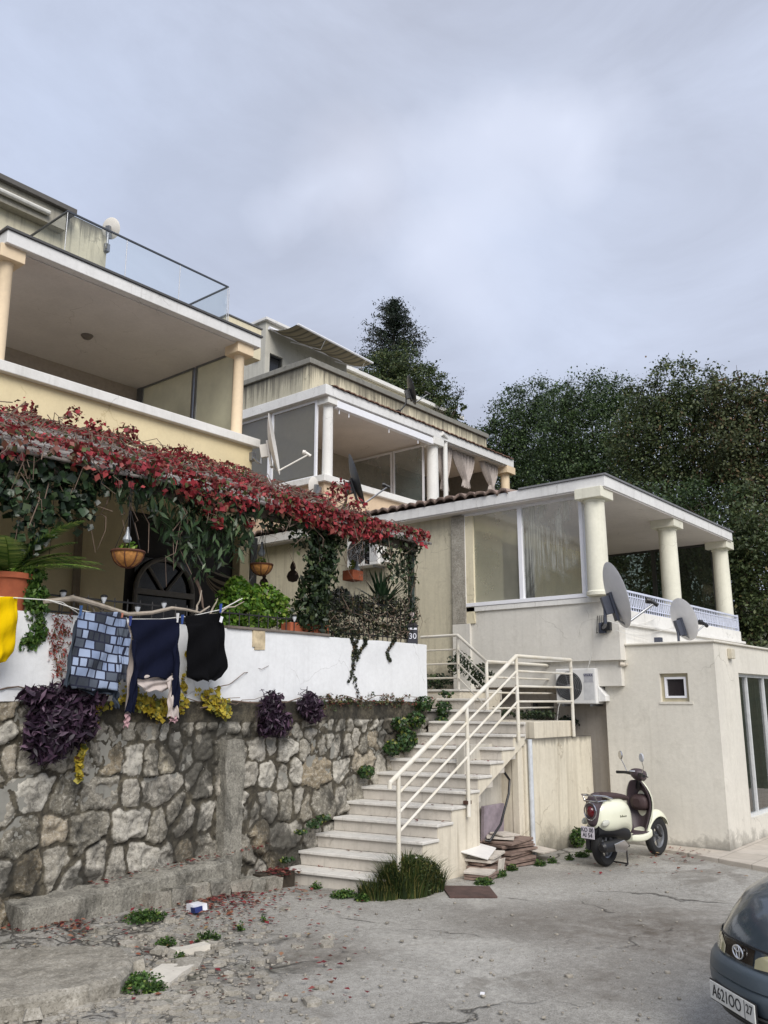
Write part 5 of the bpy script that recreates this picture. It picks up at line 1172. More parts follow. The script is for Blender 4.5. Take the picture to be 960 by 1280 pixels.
# planting behind the landing and under the air conditioner
S = []
for (c, r, k) in ((P(735, 900, 'y', 6.4), (.32, .2, .16), 900), (P(712, 905, 'y', 6.5), (.2, .2, .14), 400), (P(745, 885, 'y', 6.4), (.15, .15, .12), 220)):
    p_, u_ = blob(c, r, k, rg_, .5); S.append(leafmesh(p_, .05, .8, .3, u_, .35, rng=rg_))
plant('planter_shrub', 'green ivy filling the planter below the air conditioner', 'shrub', M['ivy'], S)
S = []
for (c, r, k) in ((P(575, 830, 'x', 11.5), (.2, .25, .22), 420), (P(600, 845, 'x', 11.5), (.15, .25, .2), 360), (P(590, 880, 'x', 11.4), (.15, .25, .16), 260), (P(545, 852, 'x', 11.6), (.15, .35, .14), 420), (P(665, 893, 'x', 11.5), (.15, .45, .07), 300), (P(625, 890, 'x', 11.5), (.1, .15, .1), 120)):
    p_, u_ = blob(c, r, k, rg_, .5); S.append(leafmesh(p_, .055, .6, .2, u_, .35, rng=rg_))
plant('landing_shrub', 'dark shrub growing behind the landing handrail', 'shrub', M['darkleaf'], S)

# ---- grass tuft at the foot of the stairs
def blades(c, rx, ry, n, h, seed, lean=.5, w=.006):
    r_ = np.random.default_rng(seed); a = r_.random(n)*2*np.pi; q_ = np.sqrt(r_.random(n)); bx = np.cos(a)*q_*rx; by = np.sin(a)*q_*ry; H_ = h*(1-.35*q_)*r_.uniform(.5, 1.1, n)
    base = np.stack([c[0]+bx, c[1]+by, np.full(n, c[2])], 1); ld = np.stack([bx/rx, by/ry, np.zeros(n)], 1)*lean*.6+r_.normal(size=(n, 3))*lean*.35; ld[:, 2] = 0
    sd_ = unit(np.stack([-ld[:, 1]+.01, ld[:, 0], np.zeros(n)], 1))*w*r_.uniform(.6, 1.3, (n, 1)); V = []
    for f, ww in ((0, 1), (.45, .8), (.8, .45)):
        p_ = base+ld*H_[:, None]*f**1.7+np.array([0, 0, 1])*(H_*f*(1-.18*f*lean))[:, None]; V += [p_-sd_*ww, p_+sd_*ww]
    V.append(base+ld*H_[:, None]*1.25+np.array([0, 0, 1])*(H_*(1-.30*lean))[:, None]); V = np.stack(V, 1).reshape(-1, 3); i = np.arange(n)[:, None]*7
    F = np.concatenate([i+np.array([[a_, b_, c_]]) for a_, b_, c_ in ((0, 1, 3), (0, 3, 2), (2, 3, 5), (2, 5, 4), (4, 5, 6))], 1).reshape(-1, 3); return V, F
gmat = leafmat('grass_blade', [(0, '#24311a'), (.4, '#35461f'), (.75, '#4d5c2b'), (.93, '#7d7842'), (1, '#968a55')], .6, .25)
tc_ = P(505, 1118, 'z', 0)
S = [blades((tc_.x+.08, tc_.y+.0, -.02), .32, .26, 2200, .55, 1), blades((tc_.x-.22, tc_.y+.12, -.02), .26, .22, 900, .3, 2), blades((tc_.x+.3, tc_.y-.05, -.02), .22, .2, 700, .42, 3)]
p_, u_ = blob((tc_.x+.14, tc_.y, .12), (.40, .3, .26), 4200, rg_, .7); p_[:, 2] = np.abs(p_[:, 2]-.0); S.append(leafmesh(p_, .04, .35, -.3, u_, .2, rng=rg_))
tag(link('grass_tuft', fastmesh('grass_tuft', *join(S)), gmat), 'big tuft of long grass at the foot of the handrail', 'grass')
wm = leafmat('low_weed', [(0, '#263a1a'), (.5, '#3d5a26'), (.85, '#587a36'), (1, '#86964a')], .6, .25)
S = []
def low(px, py, r, k, s=.024, zz=.0):
    k = int(k*1.8)
    c = P(px, py, 'z', .03+zz); c.z = float(ground_h(c.x, c.y))+.02; p_, u_ = blob(c, (r, r*.8, .06), k, rg_, .2); p_[:, 2] = np.maximum(p_[:, 2], c.z-.01); S.append(leafmesh(p_, s, .8, -.1, np.tile([0, 0, 1.], (len(p_), 1)), .4, rng=rg_))
for a_ in ((170, 1228, .22, 900), (150, 1224, .14, 300), (190, 1234, .12, 260), (180, 1160, .22, 650), (125, 1148, .16, 520), (145, 1140, .12, 300), (260, 1172, .12, 240), (25, 1252, .12, 240), (5, 1262, .1, 160), (430, 1118, .18, 520), (455, 1122, .12, 320), (395, 1108, .08, 130), (620, 1092, .16, 520), (605, 1102, .14, 430), (640, 1085, .09, 180), (675, 1079, .10, 160), (690, 1076, .08, 120), (728, 1068, .12, 260), (738, 1062, .10, 260), (712, 1072, .08, 130), (208, 1180, .10, 160), (300, 1160, .05, 50), (330, 1150, .04, 30), (225, 1195, .05, 60)): low(*a_)
plant('weeds', 'low green weeds in the cracks and along the foot of the walls', 'weed', wm, S, kind='stuff')
S = []
c = P(735, 1052, 'z', .1); p_, u_ = blob((c.x, YS-.12, .14), (.16, .1, .14), 420, rg_); S.append(leafmesh(p_, .04, .7, .1, u_, .3, rng=rg_))
plant('corner_weed', 'bushy weed against the streaked wall behind the scooter', 'weed', wm, S)

# ---- fallen leaves and gravel (uncountable)
n = 1700; r_ = np.random.default_rng(77); pts = []
for i in range(n):
    u_ = r_.random()
    if u_ < .22: px, py = r_.normal(300, 60), r_.normal(1112, 14)
    elif u_ < .42: px, py = r_.normal(280, 26), r_.normal(1136, 8)
    elif u_ < .55: px, py = r_.uniform(0, 110), r_.normal(1172, 6)
    elif u_ < .68: px, py = r_.normal(245, 45), r_.normal(1140, 14)
    elif u_ < .85: px, py = r_.uniform(0, 460), r_.uniform(1110, 1250)
    else: px, py = r_.uniform(330, 350), r_.normal(1082, 5)
    if py < 1078: continue
    q = P(px, py, 'z', .03)
    if q.y > YW-.1: q.y = YW-.1-.2*r_.random()
    if q.x > 7.2 and q.y > YS-.1: continue
    pts.append((q.x, q.y, float(ground_h(q.x, q.y))+.022+.012*r_.random()))
for k, (xn, y0_, y1_, z) in enumerate(steps[:11]):
    for j in range(9): pts.append((xn+.02+.24*r_.random(), y0_+(y1_-y0_)*r_.random(), z+.008))
for i in range(110): xx = r_.uniform(4.7, 6.9); pts.append((xx, YW-.26+.22*r_.random(), l0.z+.1+(l1.z-l0.z-.05)*(xx-l0.x)/(l1.x-l0.x)+.01))
for i in range(170): pts.append((r_.uniform(6.75, 7.15), YW-.1-.3*r_.random(), .15+.05*r_.random()))
for i in range(60): xx = r_.uniform(10.9, 12.1); pts.append((xx, r_.uniform(4.2, 5.0), .07))
for i in range(40): q = P(r_.uniform(700, 940), r_.uniform(1075, 1100), 'z', 0); pts.append((q.x, q.y, .018))
pts = np.array(pts); V, F = leafmesh(pts, .045, .7, 0, np.tile([0, 0, 1.], (len(pts), 1)), .75, rng=r_)
tag(link('fallen_leaves', fastmesh('fallen_leaves', V, F), leafmat('dead_leaf', [(0, '#5e1a20'), (.3, '#7d2830'), (.5, '#8d5a40'), (.7, '#4a2a22'), (.9, '#94504a'), (1, '#a08a60')], .8, .1)), 'dark red fallen leaves scattered over the yard, ledge and steps', kind='stuff')
def pebbles(name, label, pts, sizes, mat):
    r_ = random.Random(5); V = []; F = []
    for (x, y, z), s_ in zip(pts, sizes):
        bm_ = [(r_.uniform(.6, 1)*s_*a_, r_.uniform(.6, 1)*s_*b_, r_.uniform(.5, .9)*s_*c_*.6) for a_ in (-.5, .5) for b_ in (-.5, .5) for c_ in (-.4, .6)]; i0 = len(V); an = r_.uniform(0, 3.14)
        V += [(x+q[0]*math.cos(an)-q[1]*math.sin(an), y+q[0]*math.sin(an)+q[1]*math.cos(an), z+q[2]) for q in bm_]; F += [(i0, i0+1, i0+3, i0+2), (i0+4, i0+6, i0+7, i0+5), (i0, i0+4, i0+5, i0+1), (i0+2, i0+3, i0+7, i0+6), (i0, i0+2, i0+6, i0+4), (i0+1, i0+5, i0+7, i0+3)]
    o = link(name, fastmesh(name, V, F), mat); m_ = o.modifiers.new('b', 'BEVEL'); m_.width = .004; return tag(o, label, kind='stuff')
pts = []; sz = []
for i in range(3200):
    u_ = r_.random()
    if u_ < .55: px, py = r_.normal(140, 90), r_.normal(1235, 22)
    elif u_ < .8: px, py = r_.normal(230, 60), r_.normal(1165, 22)
    else: px, py = r_.uniform(0, 960), r_.uniform(1090, 1290)
    if py < 1095: continue
    q = P(px, py, 'z', .02)
    if q.y > YW-.35 or (q.y > YS-.1 and q.x > 7.2) or (px > 860): continue
    s_ = min(.055, .008+r_.exponential(.009)); pts.append((q.x, q.y, float(ground_h(q.x, q.y))+.006)); sz.append(s_)
ps = []; 
def plates(n, fn, name, label, mat, smin, smax, seed):
    r2 = random.Random(seed); mb = MB()
    for i in range(n):
        px, py = fn(r2); q = P(px, py, 'z', .04)
        if q.y > YW-.4 or (q.y > YS-.1 and q.x > 7.2): continue
        s = smin+(smax-smin)*r2.random()**2.2; z = float(ground_h(q.x, q.y)); k = r2.choice((5, 6, 7)); a0_ = r2.uniform(0, 6); h = min(.03, s*r2.uniform(.06, .18))
        ring_ = [(q.x+s*.5*r2.uniform(.7, 1.1)*math.cos(a0_+6.283*j/k), q.y+s*.5*r2.uniform(.7, 1.1)*math.sin(a0_+6.283*j/k)) for j in range(k)]; tx, ty = r2.uniform(-.12, .12), r2.uniform(-.12, .12)
        lo = [(x_, y_, z-.02) for x_, y_ in ring_]; hi = [(q.x+(x_-q.x)*.93, q.y+(y_-q.y)*.93, z+h+(x_-q.x)*tx+(y_-q.y)*ty) for x_, y_ in ring_]; mb.grid([lo, hi], close=True); mb.add(hi, [tuple(range(k))])
    o = mb.build(name, mat, sharp=25, bevel=.003); return tag(o, label, kind='stuff')
plates(520, lambda r: (r.gauss(150, 85), r.gauss(1245, 18)) if r.random() < .55 else ((r.gauss(215, 60), r.gauss(1180, 22)) if r.random() < .7 else (r.uniform(60, 420), r.uniform(1120, 1280))), 'broken_concrete', 'broken flakes of pale concrete between slab and weeds', lichen('flake_concrete', '#aaa498', '#5a5448', '#cdc8bd', .35), .03, .17, 12)
pebbles('rubble', 'small stones and mortar crumbs strewn over the broken ground', pts, sz, plain('pale_rubble', '#8f897e', .95, var=.4, scale=12, bump=.8))

# ---- larger loose stones, broken slab, litter
M['limestone'] = lichen('pale_limestone', '#aaa498', '#5a5448', '#c9c4b9', .35)
def stone(px, py, w, d, h, rz, label, mat=None, zz=0.0, seed=1, name='loose_stone', flat=False):
    q = P(px, py, 'z', .05); z0 = float(ground_h(q.x, q.y))+zz; mb = MB(); rough_block(mb, -w/2, w/2, -d/2, d/2, 0, h, seed, .010 if flat else .02, .05 if flat else .04)
    if not flat:
        mb.v = [(x*(1-.25*(z/h)**2), y*(1-.25*(z/h)**2), z) for x, y, z in mb.v]
    mb.v = [(x*math.cos(rz)-y*math.sin(rz)+q.x, x*math.sin(rz)+y*math.cos(rz)+q.y, z+z0-.012) for x, y, z in mb.v]
    return tag(mb.build(name, mat or M['limestone'], sharp=28), label, 'stone')
stone(208, 1213, .42, .26, .05, .5, 'flat pale slab lying on the rubble nearest the camera', seed=2, flat=True, mat=plain('off_white_slab', '#c9c3b7', .8, var=.1))
stone(238, 1182, .30, .12, .06, -.2, 'white rectangular block lying right of the weeds', seed=3, flat=True, mat=D.materials['off_white_slab'])
stone(172, 1203, .17, .13, .09, .9, 'rounded pale stone left of the flat slab', seed=4)
stone(198, 1183, .12, .10, .05, .3, 'small flat stone behind the weeds', seed=5)
stone(96, 1242, .16, .10, .07, .2, 'chunk of broken concrete at the slab edge', seed=6)
stone(40, 1262, .14, .12, .06, 1.2, 'pale lump at the bottom left corner', seed=7)
stone(92, 1250, .10, .10, .07, 1.2, 'small chunk in front of the broken concrete chunk', seed=8)
stone(236, 1200, .22, .2, .04, .7, 'buried grey stone plate between slab and block', seed=9, flat=True)
for i, (px, py, w, nm) in enumerate(((197, 1130, .16, 'first'), (222, 1122, .22, 'second'), (248, 1118, .18, 'third'), (270, 1112, .2, 'fourth'), (296, 1108, .22, 'fifth'), (318, 1104, .17, 'sixth'), (338, 1100, .18, 'seventh'))):
    q = P(px, py-10, 'y', YW-.42); mb = MB(); hh = .17+.02*math.sin(i*3); zb = float(ground_h(q.x, q.y))-.03; rough_block(mb, q.x-w*.55, q.x+w*.55, YW-.50, YW-.3, zb, zb+hh, 20+i, .028, .035)
    tag(mb.build('kerb_stone', M['lichen'] if i % 2 else lichen('pale_lichen_stone', '#a39d90', amt=.4), sharp=28), nm+' kerb stone from the left in the row below the ledge', 'stone', 'row of kerb stones')
MB().box((6.72, YW-.33, -.05), (7.12, YW-.0, .165)).build('earth_strip', D.materials['dark_soil']).name = 'earth_strip'; tag(D.objects['earth_strip'], None, None, kind='structure')
# raised broken slab at the lower left
cs = [P(px, py, 'z', .12) for px, py in ((-40, 1190), (60, 1182), (120, 1180), (152, 1184), (166, 1196), (163, 1210), (150, 1222), (110, 1234), (40, 1247), (-60, 1262))]
mb = MB(); n = len(cs); rs_ = random.Random(3); top_ = [(c.x, c.y, .125+rs_.uniform(-.006, .006)) for c in cs]; cen = sum((Vector(t_) for t_ in top_), Vector())/n
r0 = [tuple(cen)]*n; r1 = [tuple(cen.lerp(Vector(t_), .5)) for t_ in top_]; r2 = [tuple(cen.lerp(Vector(t_), .93)) for t_ in top_]; r3 = [(t_[0], t_[1], t_[2]-.03) for t_ in top_]; r4 = [(cen.x+(t_[0]-cen.x)*1.02, cen.y+(t_[1]-cen.y)*1.02, -.03) for t_ in top_]
mb.grid([r0, r1, r2, r3, r4], close=True); o = mb.build('concrete_slab', t_m if False else D.materials['raw_concrete'], sharp=80)
sb = o.modifiers.new('s', 'SUBSURF'); sb.subdivision_type = 'SIMPLE'; sb.levels = sb.render_levels = 5
tx = D.textures.new('slab_noise', 'CLOUDS'); tx.noise_scale = .12; dm = o.modifiers.new('d', 'DISPLACE'); dm.texture = tx; dm.strength = .03
o.data.materials[0] = lichen('slab_concrete', '#9d978b', '#4b463b', '#bdb8ad', .5); tag(o, 'raised broken-edged concrete slab at the lower left', 'slab')
q = P(247, 1145, 'z', .05); lp = thing('crumpled_packet', 'crumpled blue and white packet lying among red leaves', 'litter', (q.x, q.y, float(ground_h(q.x, q.y))))
z0 = float(ground_h(q.x, q.y)); mb = MB(); rough_block(mb, q.x-.09, q.x+.07, q.y-.06, q.y+.06, z0+.01, z0+.075, 41, .02, .03); mb.build('white_wrap', plain('white_wrap', '#dcdde2', .4), lp)
mb = MB(); rough_block(mb, q.x-.10, q.x+.0, q.y-.07, q.y+.0, z0+.012, z0+.06, 42, .02, .03); mb.build('blue_wrap', plain('blue_wrap', '#27356e', .4), lp)
q = P(603, 1241, 'z', .02); tag(MB().box((q.x-.02, q.y-.015, .012), (q.x+.02, q.y+.015, .02), rot=(0, 0, .5)).build('paper_scrap', M['pvc']), 'tiny white paper scrap on the concrete at the bottom middle', 'litter')

# ================================================================ things on and over the parapet
def basket(px, py, w, label, yy, glassball=True):
    c = P(px, py, 'y', yy); r = w/2; t_ = thing('hanging_basket', label, 'hanging basket', c, 'baskets hanging under the pergola')
    mb = MB().lathe(c, [(r, 0), (r*.97, -r*.25), (r*.8, -r*.6), (r*.45, -r*.9), (.01, -r)], 20, cap=False); mb.build('coir_liner', plain('coir', '#b07a42', .95, var=.35, scale=30, bump=.8), t_)
    mb = MB().tube([(c.x+r*1.03*math.cos(a), c.y+r*1.03*math.sin(a), c.z) for a in np.linspace(0, 2*math.pi, 21)], .012, 6, cap=False)
    for k in range(8):
        a = k*math.pi/4; mb.tube([(c.x+(r*1.03*math.cos(b))*math.cos(a), c.y+(r*1.03*math.cos(b))*math.sin(a), c.z-r*1.03*math.sin(b)) for b in np.linspace(0, 1.5, 6)], .006, 5)
    mb.build('wire_frame', plain('brown_wire', '#5a3424', .8), t_)
    mb = MB(); hz = roofz(yy)-.05
    for k in range(3): a = k*2.1; mb.tube([(c.x+r*math.cos(a), c.y+r*math.sin(a), c.z), (c.x, c.y, c.z+.42), (c.x, c.y, hz)], .003, 5)
    mb.build('chain', M['metald'], t_)
    p_, u_ = blob((c.x, c.y, c.z+.05), (r*.6, r*.6, .05), 60, rg_); V, F = leafmesh(p_, .04, .6, -.2, u_, .2, rng=rg_); link('planting', fastmesh('p', V, F), M['bright'], t_)
    return c
def bulb(px, py, r, label, yy):
    c = P(px, py, 'y', yy); t_ = thing('glass_bulb_lamp', label, 'lamp', c, 'glass bulbs under the pergola')
    mb = MB().lathe(c, [(.004, -r), (r*.6, -r*.85), (r, -r*.2), (r*.9, r*.3), (r*.45, r*1.1), (r*.3, r*1.9), (r*.28, r*2.2)], 18, cap=True); mb.build('bulb', plain('pale_glass', '#8f9498', .06, var=.05), t_)
    MB().lathe(c, [(r*.3, r*2.2), (r*.25, r*2.7), (.004, r*2.8)], 12).build('socket', M['metalg'], t_)
    MB().tube([c+Vector((0, 0, r*2.7)), (c.x, c.y, roofz(yy)-.04)], .003, 5).build('cord', M['metald'], t_)
basket(160, 690, .31, 'coir hanging basket in front of the cream wall, leftmost of the baskets', YW-.25); bulb(159, 674, .045, 'glass bulb above the leftmost hanging basket', YW-.25)
basket(327, 706, .27, 'round coir hanging basket beside the bright bush', YW+.4); bulb(327, 691, .05, 'glass bulb above the basket by the bright bush', YW+.4)
c = P(441, 726, 'y', YW+.35); t_ = thing('hanging_planter', 'square terracotta planter hanging left of the spiky plant', 'planter', c)
MB().box((c.x-.11, c.y-.1, c.z), (c.x+.11, c.y+.1, c.z+.14)).build('box', M['terra'], t_, bevel=.01)
p_, u_ = blob((c.x, c.y, c.z+.2), (.06, .06, .09), 90, rg_); link('planting', fastmesh('p', *leafmesh(p_, .05, .4, -.3, u_, .2, rng=rg_)), leafmat('yellow_green', [(0, '#5a7a2a'), (1, '#b3b23c')], .5, .3), t_)
MB().tube([(c.x, c.y, c.z+.13), (c.x, c.y, roofz(c.y)-.04)], .003, 5).build('chain', M['metald'], t_); bulb(446, 712, .05, 'glass bulb above the square terracotta planter', YW+.3)
def gourd(px, py, r, yy, label):
    c = P(px, py, 'y', yy); t_ = thing('hanging_gourd', label, 'gourd', c, 'dried gourds hanging in the patio')
    MB().lathe(c, [(.004, -r), (r*.7, -r*.8), (r, -r*.1), (r*.75, r*.55), (r*.32, r*.95), (r*.48, r*1.4), (r*.35, r*1.9), (.006, r*2.4)], 20).build('gourd_body', plain('dried_gourd', '#3f2f24', .7, var=.3), t_)
    MB().tube([c+Vector((0, 0, r*2.3)), (c.x, c.y, roofz(yy)-.04)], .003, 5).build('string', M['rope'], t_)
gourd(366, 720, .085, YW+.7, 'brown gourd hanging in front of the pale wall, larger of the two'); gourd(330, 728, .06, YW+.9, 'small brown gourd hanging just below the basket')
# lantern with the house number
c = P(517, 802, 'y', YW+.02); t_ = thing('number_lantern', 'black lantern-shaped house number box on the end of the parapet', 'lantern', c); h_ = P(517, 780, 'y', YW+.02).z-c.z; w_ = .075
cx_, cy_ = c.x-.02, YW+.05; c.z = zt
MB().box((cx_-w_, cy_-w_, zt), (cx_+w_, cy_+w_, zt+h_)).build('body', plain('lantern_black', '#23242c', .4), t_, bevel=.006)
MB().add([(cx_-w_*1.2, cy_-w_*1.2, zt+h_+.002), (cx_+w_*1.2, cy_-w_*1.2, zt+h_+.002), (cx_+w_*1.2, cy_+w_*1.2, zt+h_+.002), (cx_-w_*1.2, cy_+w_*1.2, zt+h_+.002), (cx_, cy_, zt+h_+.10)], [(3, 2, 1, 0), (0, 1, 4), (1, 2, 4), (2, 3, 4), (3, 0, 4)]).build('hood', M['metald'], t_)
MB().lathe((cx_, cy_, zt+h_+.09), [(.01, 0), (.018, .05), (.035, .07), (.035, .11), (.01, .13)], 14).build('finial', plain('pink_white', '#cfc0bd', .5), t_)
wt_ = plain('white_lettering', '#d5d6de', .5)
text('number_text', '30', .115, (cx_, cy_-w_-.003, zt+h_*.42), (1, 0, 0), (0, 0, 1), wt_, t_)
MB().box((cx_-w_*.8, cy_-w_-.003, zt+h_*.80), (cx_+w_*.8, cy_-w_+.001, zt+h_*.9)).build('name_strip', wt_, t_)
for ch__ in t_.children: ch__.data.transform(Matrix.Translation(-Vector((cx_-c.x, cy_-c.y, zt-c.z)))) if False else None
t_.rotation_euler = (0, 0, -.75)
# vertical black sign with white marks under the pergola
c = P(459, 690, 'y', YW+.6); t_ = thing('hanging_sign', 'narrow black vertical sign with white letters hanging above the spiky plant', 'sign', (c.x, c.y, c.z-.17))
MB().box((c.x-.045, c.y-.008, c.z-.18), (c.x+.045, c.y+.008, c.z+.17)).build('board', plain('sign_black', '#141416', .5), t_)
for k, ch_ in enumerate('BAR'): text('sign_letter', ch_, .09, (c.x, c.y-.01, c.z+.10-k*.10), (0, 0, -1), (1, 0, 0), wt_, t_)
# solar garden lights standing on the parapet
for px, py, lab in ((79, 742, 'solar garden light nearest the trailing plant'), (130, 748, 'solar garden light in front of the cream wall'), (172, 760, 'solar garden light at the left foot of the arched window'), (205, 755, 'solar garden light before the middle of the arched window'), (368, 772, 'solar garden light with white head beside the bright bush'), (392, 775, 'solar garden light close to the ivy column')):
    q = P(px, py, 'y', YW+.06); t_ = thing('solar_light', lab, 'garden light', (q.x, q.y, zt), 'solar lights on the parapet')
    MB().tube([(q.x, q.y, zt), (q.x, q.y, q.z-.03)], .006, 6).build('stake', M['blackp'], t_)
    MB().lathe(q, [(.008, -.05), (.026, -.01), (.03, .012)], 14).build('lens', plain('clear_plastic', '#c9ccd0', .15), t_); MB().lathe((q.x, q.y, q.z+.013), [(.036, 0), (.036, .012), (.02, .024)], 14).build('cap', M['blackp'], t_)
# terracotta trough of little flowers
c = P(383, 786, 'y', YW+.16); t_ = thing('flower_trough', 'terracotta trough of tiny white flowers between bush and ivy column', 'planter', (c.x, c.y, zt))
MB().box((c.x-.36, c.y-.09, zt+.03), (c.x+.32, c.y+.09, zt+.15)).build('trough', M['terra'], t_, bevel=.01)
p_, u_ = blob((c.x, c.y, zt+.2), (.34, .1, .08), 420, rg_); link('planting', fastmesh('p', *leafmesh(p_, .03, .6, 0, u_, .2, rng=rg_)), leafmat('flower_mix', [(0, '#33452a'), (.7, '#4d6038'), (.84, '#6b5236'), (.9, '#dcdcdc'), (1, '#e3e3e3')], .6, .2), t_)
# dark planting behind the fence, hammock
S = []
for px, py, r, k in ((425, 748, .16, 500), (445, 758, .16, 400), (410, 765, .12, 300)):
    p_, u_ = blob(P(px, py, 'y', YW+.35), r, k, rg_); S.append(leafmesh(p_, .05, .6, .2, u_, .3, rng=rg_))
plant('dark_potted_shrub', 'very dark shrub behind the iron fence left of the spiky plant', 'shrub', leafmat('near_black_leaf', [(0, '#151a18'), (.7, '#222b26'), (1, '#39443a')], .5, .1), S)
hm = thing('hammock', 'striped hammock slung behind the climber by the arched window', 'hammock', P(262, 740, 'y', YW+1.2)); a = P(258, 715, 'y', YW+1.0); b = P(305, 738, 'y', YW+1.8); rows = []
for i in range(15):
    f = i/14; c = a.lerp(b, f); w_ = .05+.32*math.sin(math.pi*f); sag = -.22*math.sin(math.pi*f)
    rows.append([(c.x+.1*(j/8-.5), c.y+w_*(j/8-.5)*2, c.z+sag+.5*w_*(j/8-.5)**2*4) for j in range(9)])
t = NT('hammock_stripe'); s3 = t.n('ShaderNodeSeparateXYZ'); t.l(t.pos(), s3.inputs[0]); t.done(t.ramp(t.math('FRACT', t.math('MULTIPLY', s3.outputs[1], 9)), [(.0, '#2b2624'), (.5, '#2b2624'), (.55, '#8d8272'), (1, '#8d8272')]), .9)
MB().grid(rows).build('cloth', t.m, hm, solid=.006)
MB().tube([a+Vector((-.3, 0, .4)), a], .008, 6).tube([b, b+Vector((.5, .3, .4))], .008, 6).build('ropes', M['rope'], hm)

# ================================================================ clothes line, driftwood, washing
YC_ = YW-.32
mb = MB(); L1 = [P(px, py, 'y', YC_) for px, py in ((-30, 744), (0, 746), (60, 750), (98, 762), (150, 774), (200, 774), (240, 770), (276, 762), (303, 748))]
mb.tube(L1, .005, 6); mb.tube([P(60, 750, 'y', YC_+.02), P(78, 753, 'y', YC_+.02), P(100, 768, 'y', YC_+.06), P(100, 770, 'y', YW)], .004, 6)
tag(mb.build('clothes_line', M['rope']), 'white clothes line stretched in front of the parapet', 'clothes line')
dw = MB(); pts = [P(px, py, 'y', YW-.18) for px, py in ((55, 752), (92, 748), (112, 753), (135, 760), (160, 768), (190, 766), (215, 760), (232, 762), (250, 766), (262, 758))]
dw.tube(pts, [.02, .028, .026, .024, .022, .02, .018, .015, .012, .008], 8)
for a_, b_, s_ in (((108, 752), (128, 772), 1), ((118, 756), (140, 776), 2), ((215, 760), (238, 764), 3), ((245, 768), (252, 738), 4), ((262, 770), (272, 748), 5), ((280, 762), (300, 748), 6), ((265, 768), (305, 752), 7), ((60, 752), (92, 744), 8)):
    twig(dw, P(*a_, 'y', YW-.16), P(*b_, 'y', YW-.14), .012, 700+s_, .12, 6)
tag(dw.build('driftwood_branch', plain('bleached_wood', '#9c9183', .85, var=.25, scale=14, bump=.4)), 'bleached crooked branch laid along the parapet behind the washing', 'branch')
def cloth(name, label, cat, mats, strips, yy, parent=None, amp=.025, origin=None):
    """strips: (material slot, y offset, rows [(py, px left, px right), ...]) draped from the line"""
    mb = MB(); rr = random.Random(len(label))
    for slot, off, rows in strips:
        mb.m = slot; n = 40; G = []; K = 34; ph = rr.uniform(0, 6)
        pys = [r[0] for r in rows]; 
        for i in range(K+1):
            f = i/K; py = pys[0]+(pys[-1]-pys[0])*f; j = max(k for k in range(len(rows)-1) if rows[k][0] <= py+1e-6); g_ = (py-rows[j][0])/(rows[j+1][0]-rows[j][0]); xl = rows[j][1]*(1-g_)+rows[j+1][1]*g_; xr_ = rows[j][2]*(1-g_)+rows[j+1][2]*g_
            a = P(xl, py+ (rows[j][3] if len(rows[j]) > 3 else 0), 'y', yy+off); b = P(xr_, py, 'y', yy+off); R_ = []
            for c_ in range(n+1):
                u_ = c_/n; q = a.lerp(b, u_); wv = math.sin(u_*9+ph+f*2.2)*amp*(.25+.75*f)+math.sin(u_*21+ph*2-f*3)*amp*.35*(.3+.7*f)+math.sin(u_*4-f*5+ph)*amp*.5
                q.y += wv+.012*math.sin(f*14+u_*7)*1; q.z += .012*math.sin(u_*11+ph)*f*(1 if i == K else .4); R_.append(tuple(q))
            G.append(R_)
        mb.grid(G)
    o = mb.build(name, mats, parent, sharp=180); m_ = o.modifiers.new('s', 'SOLIDIFY'); m_.thickness = .004
    return tag(o, label, cat) if parent is None else o
def fabric(name, col, k=300, var=.1):
    t = NT(name); p = t.pos(); t.done(t.mix(t.ramp(t.noise(p, 6, 4), [(.3, 0.0), (.7, 1.0)]), tuple(x*(1-var) for x in lin(col)[:3])+(1,), lin(col)), .92, t.bump(t.noise(p, k, 2), .25, .002, t.bump(t.noise(t.pos((9, 9, 3)), 1.6, 4, .55), .5, .03)), spec=.12); return t.m
cloth('yellow_cloth', 'bright yellow garment hanging at the left edge of the line', 'garment', [fabric('yellow_cotton', '#d9b400')], [(0, 0, [(746, -34, 24), (760, -36, 22), (790, -34, 21), (815, -32, 18), (829, -30, 9)])], YC_, amp=.03)
t = NT('checked_cotton'); g = t.n('ShaderNodeNewGeometry'); s3 = t.n('ShaderNodeSeparateXYZ'); t.l(g.outputs['Position'], s3.inputs[0]); cb = t.n('ShaderNodeCombineXYZ'); t.l(s3.outputs[0], cb.inputs[0]); t.l(s3.outputs[2], cb.inputs[1])
rt_ = t.n('ShaderNodeVectorRotate', rotation_type='Z_AXIS'); rt_.inputs['Angle'].default_value = .12; t.l(cb.outputs[0], rt_.inputs[0])
bk = t.n('ShaderNodeTexBrick'); bk.offset = .37; bk.offset_frequency = 2; bk.squash = .6; bk.squash_frequency = 3; bk.inputs['Scale'].default_value = 1; bk.inputs['Brick Width'].default_value = .105; bk.inputs['Row Height'].default_value = .085; bk.inputs['Mortar Size'].default_value = .0075; bk.inputs['Mortar Smooth'].default_value = 0; bk.inputs['Bias'].default_value = 0
bk.inputs['Color1'].default_value = (0, 0, 0, 1); bk.inputs['Color2'].default_value = (1, 1, 1, 1); bk.inputs['Mortar'].default_value = (.5, .5, .5, 1); t.l(rt_.outputs[0], bk.inputs[0])
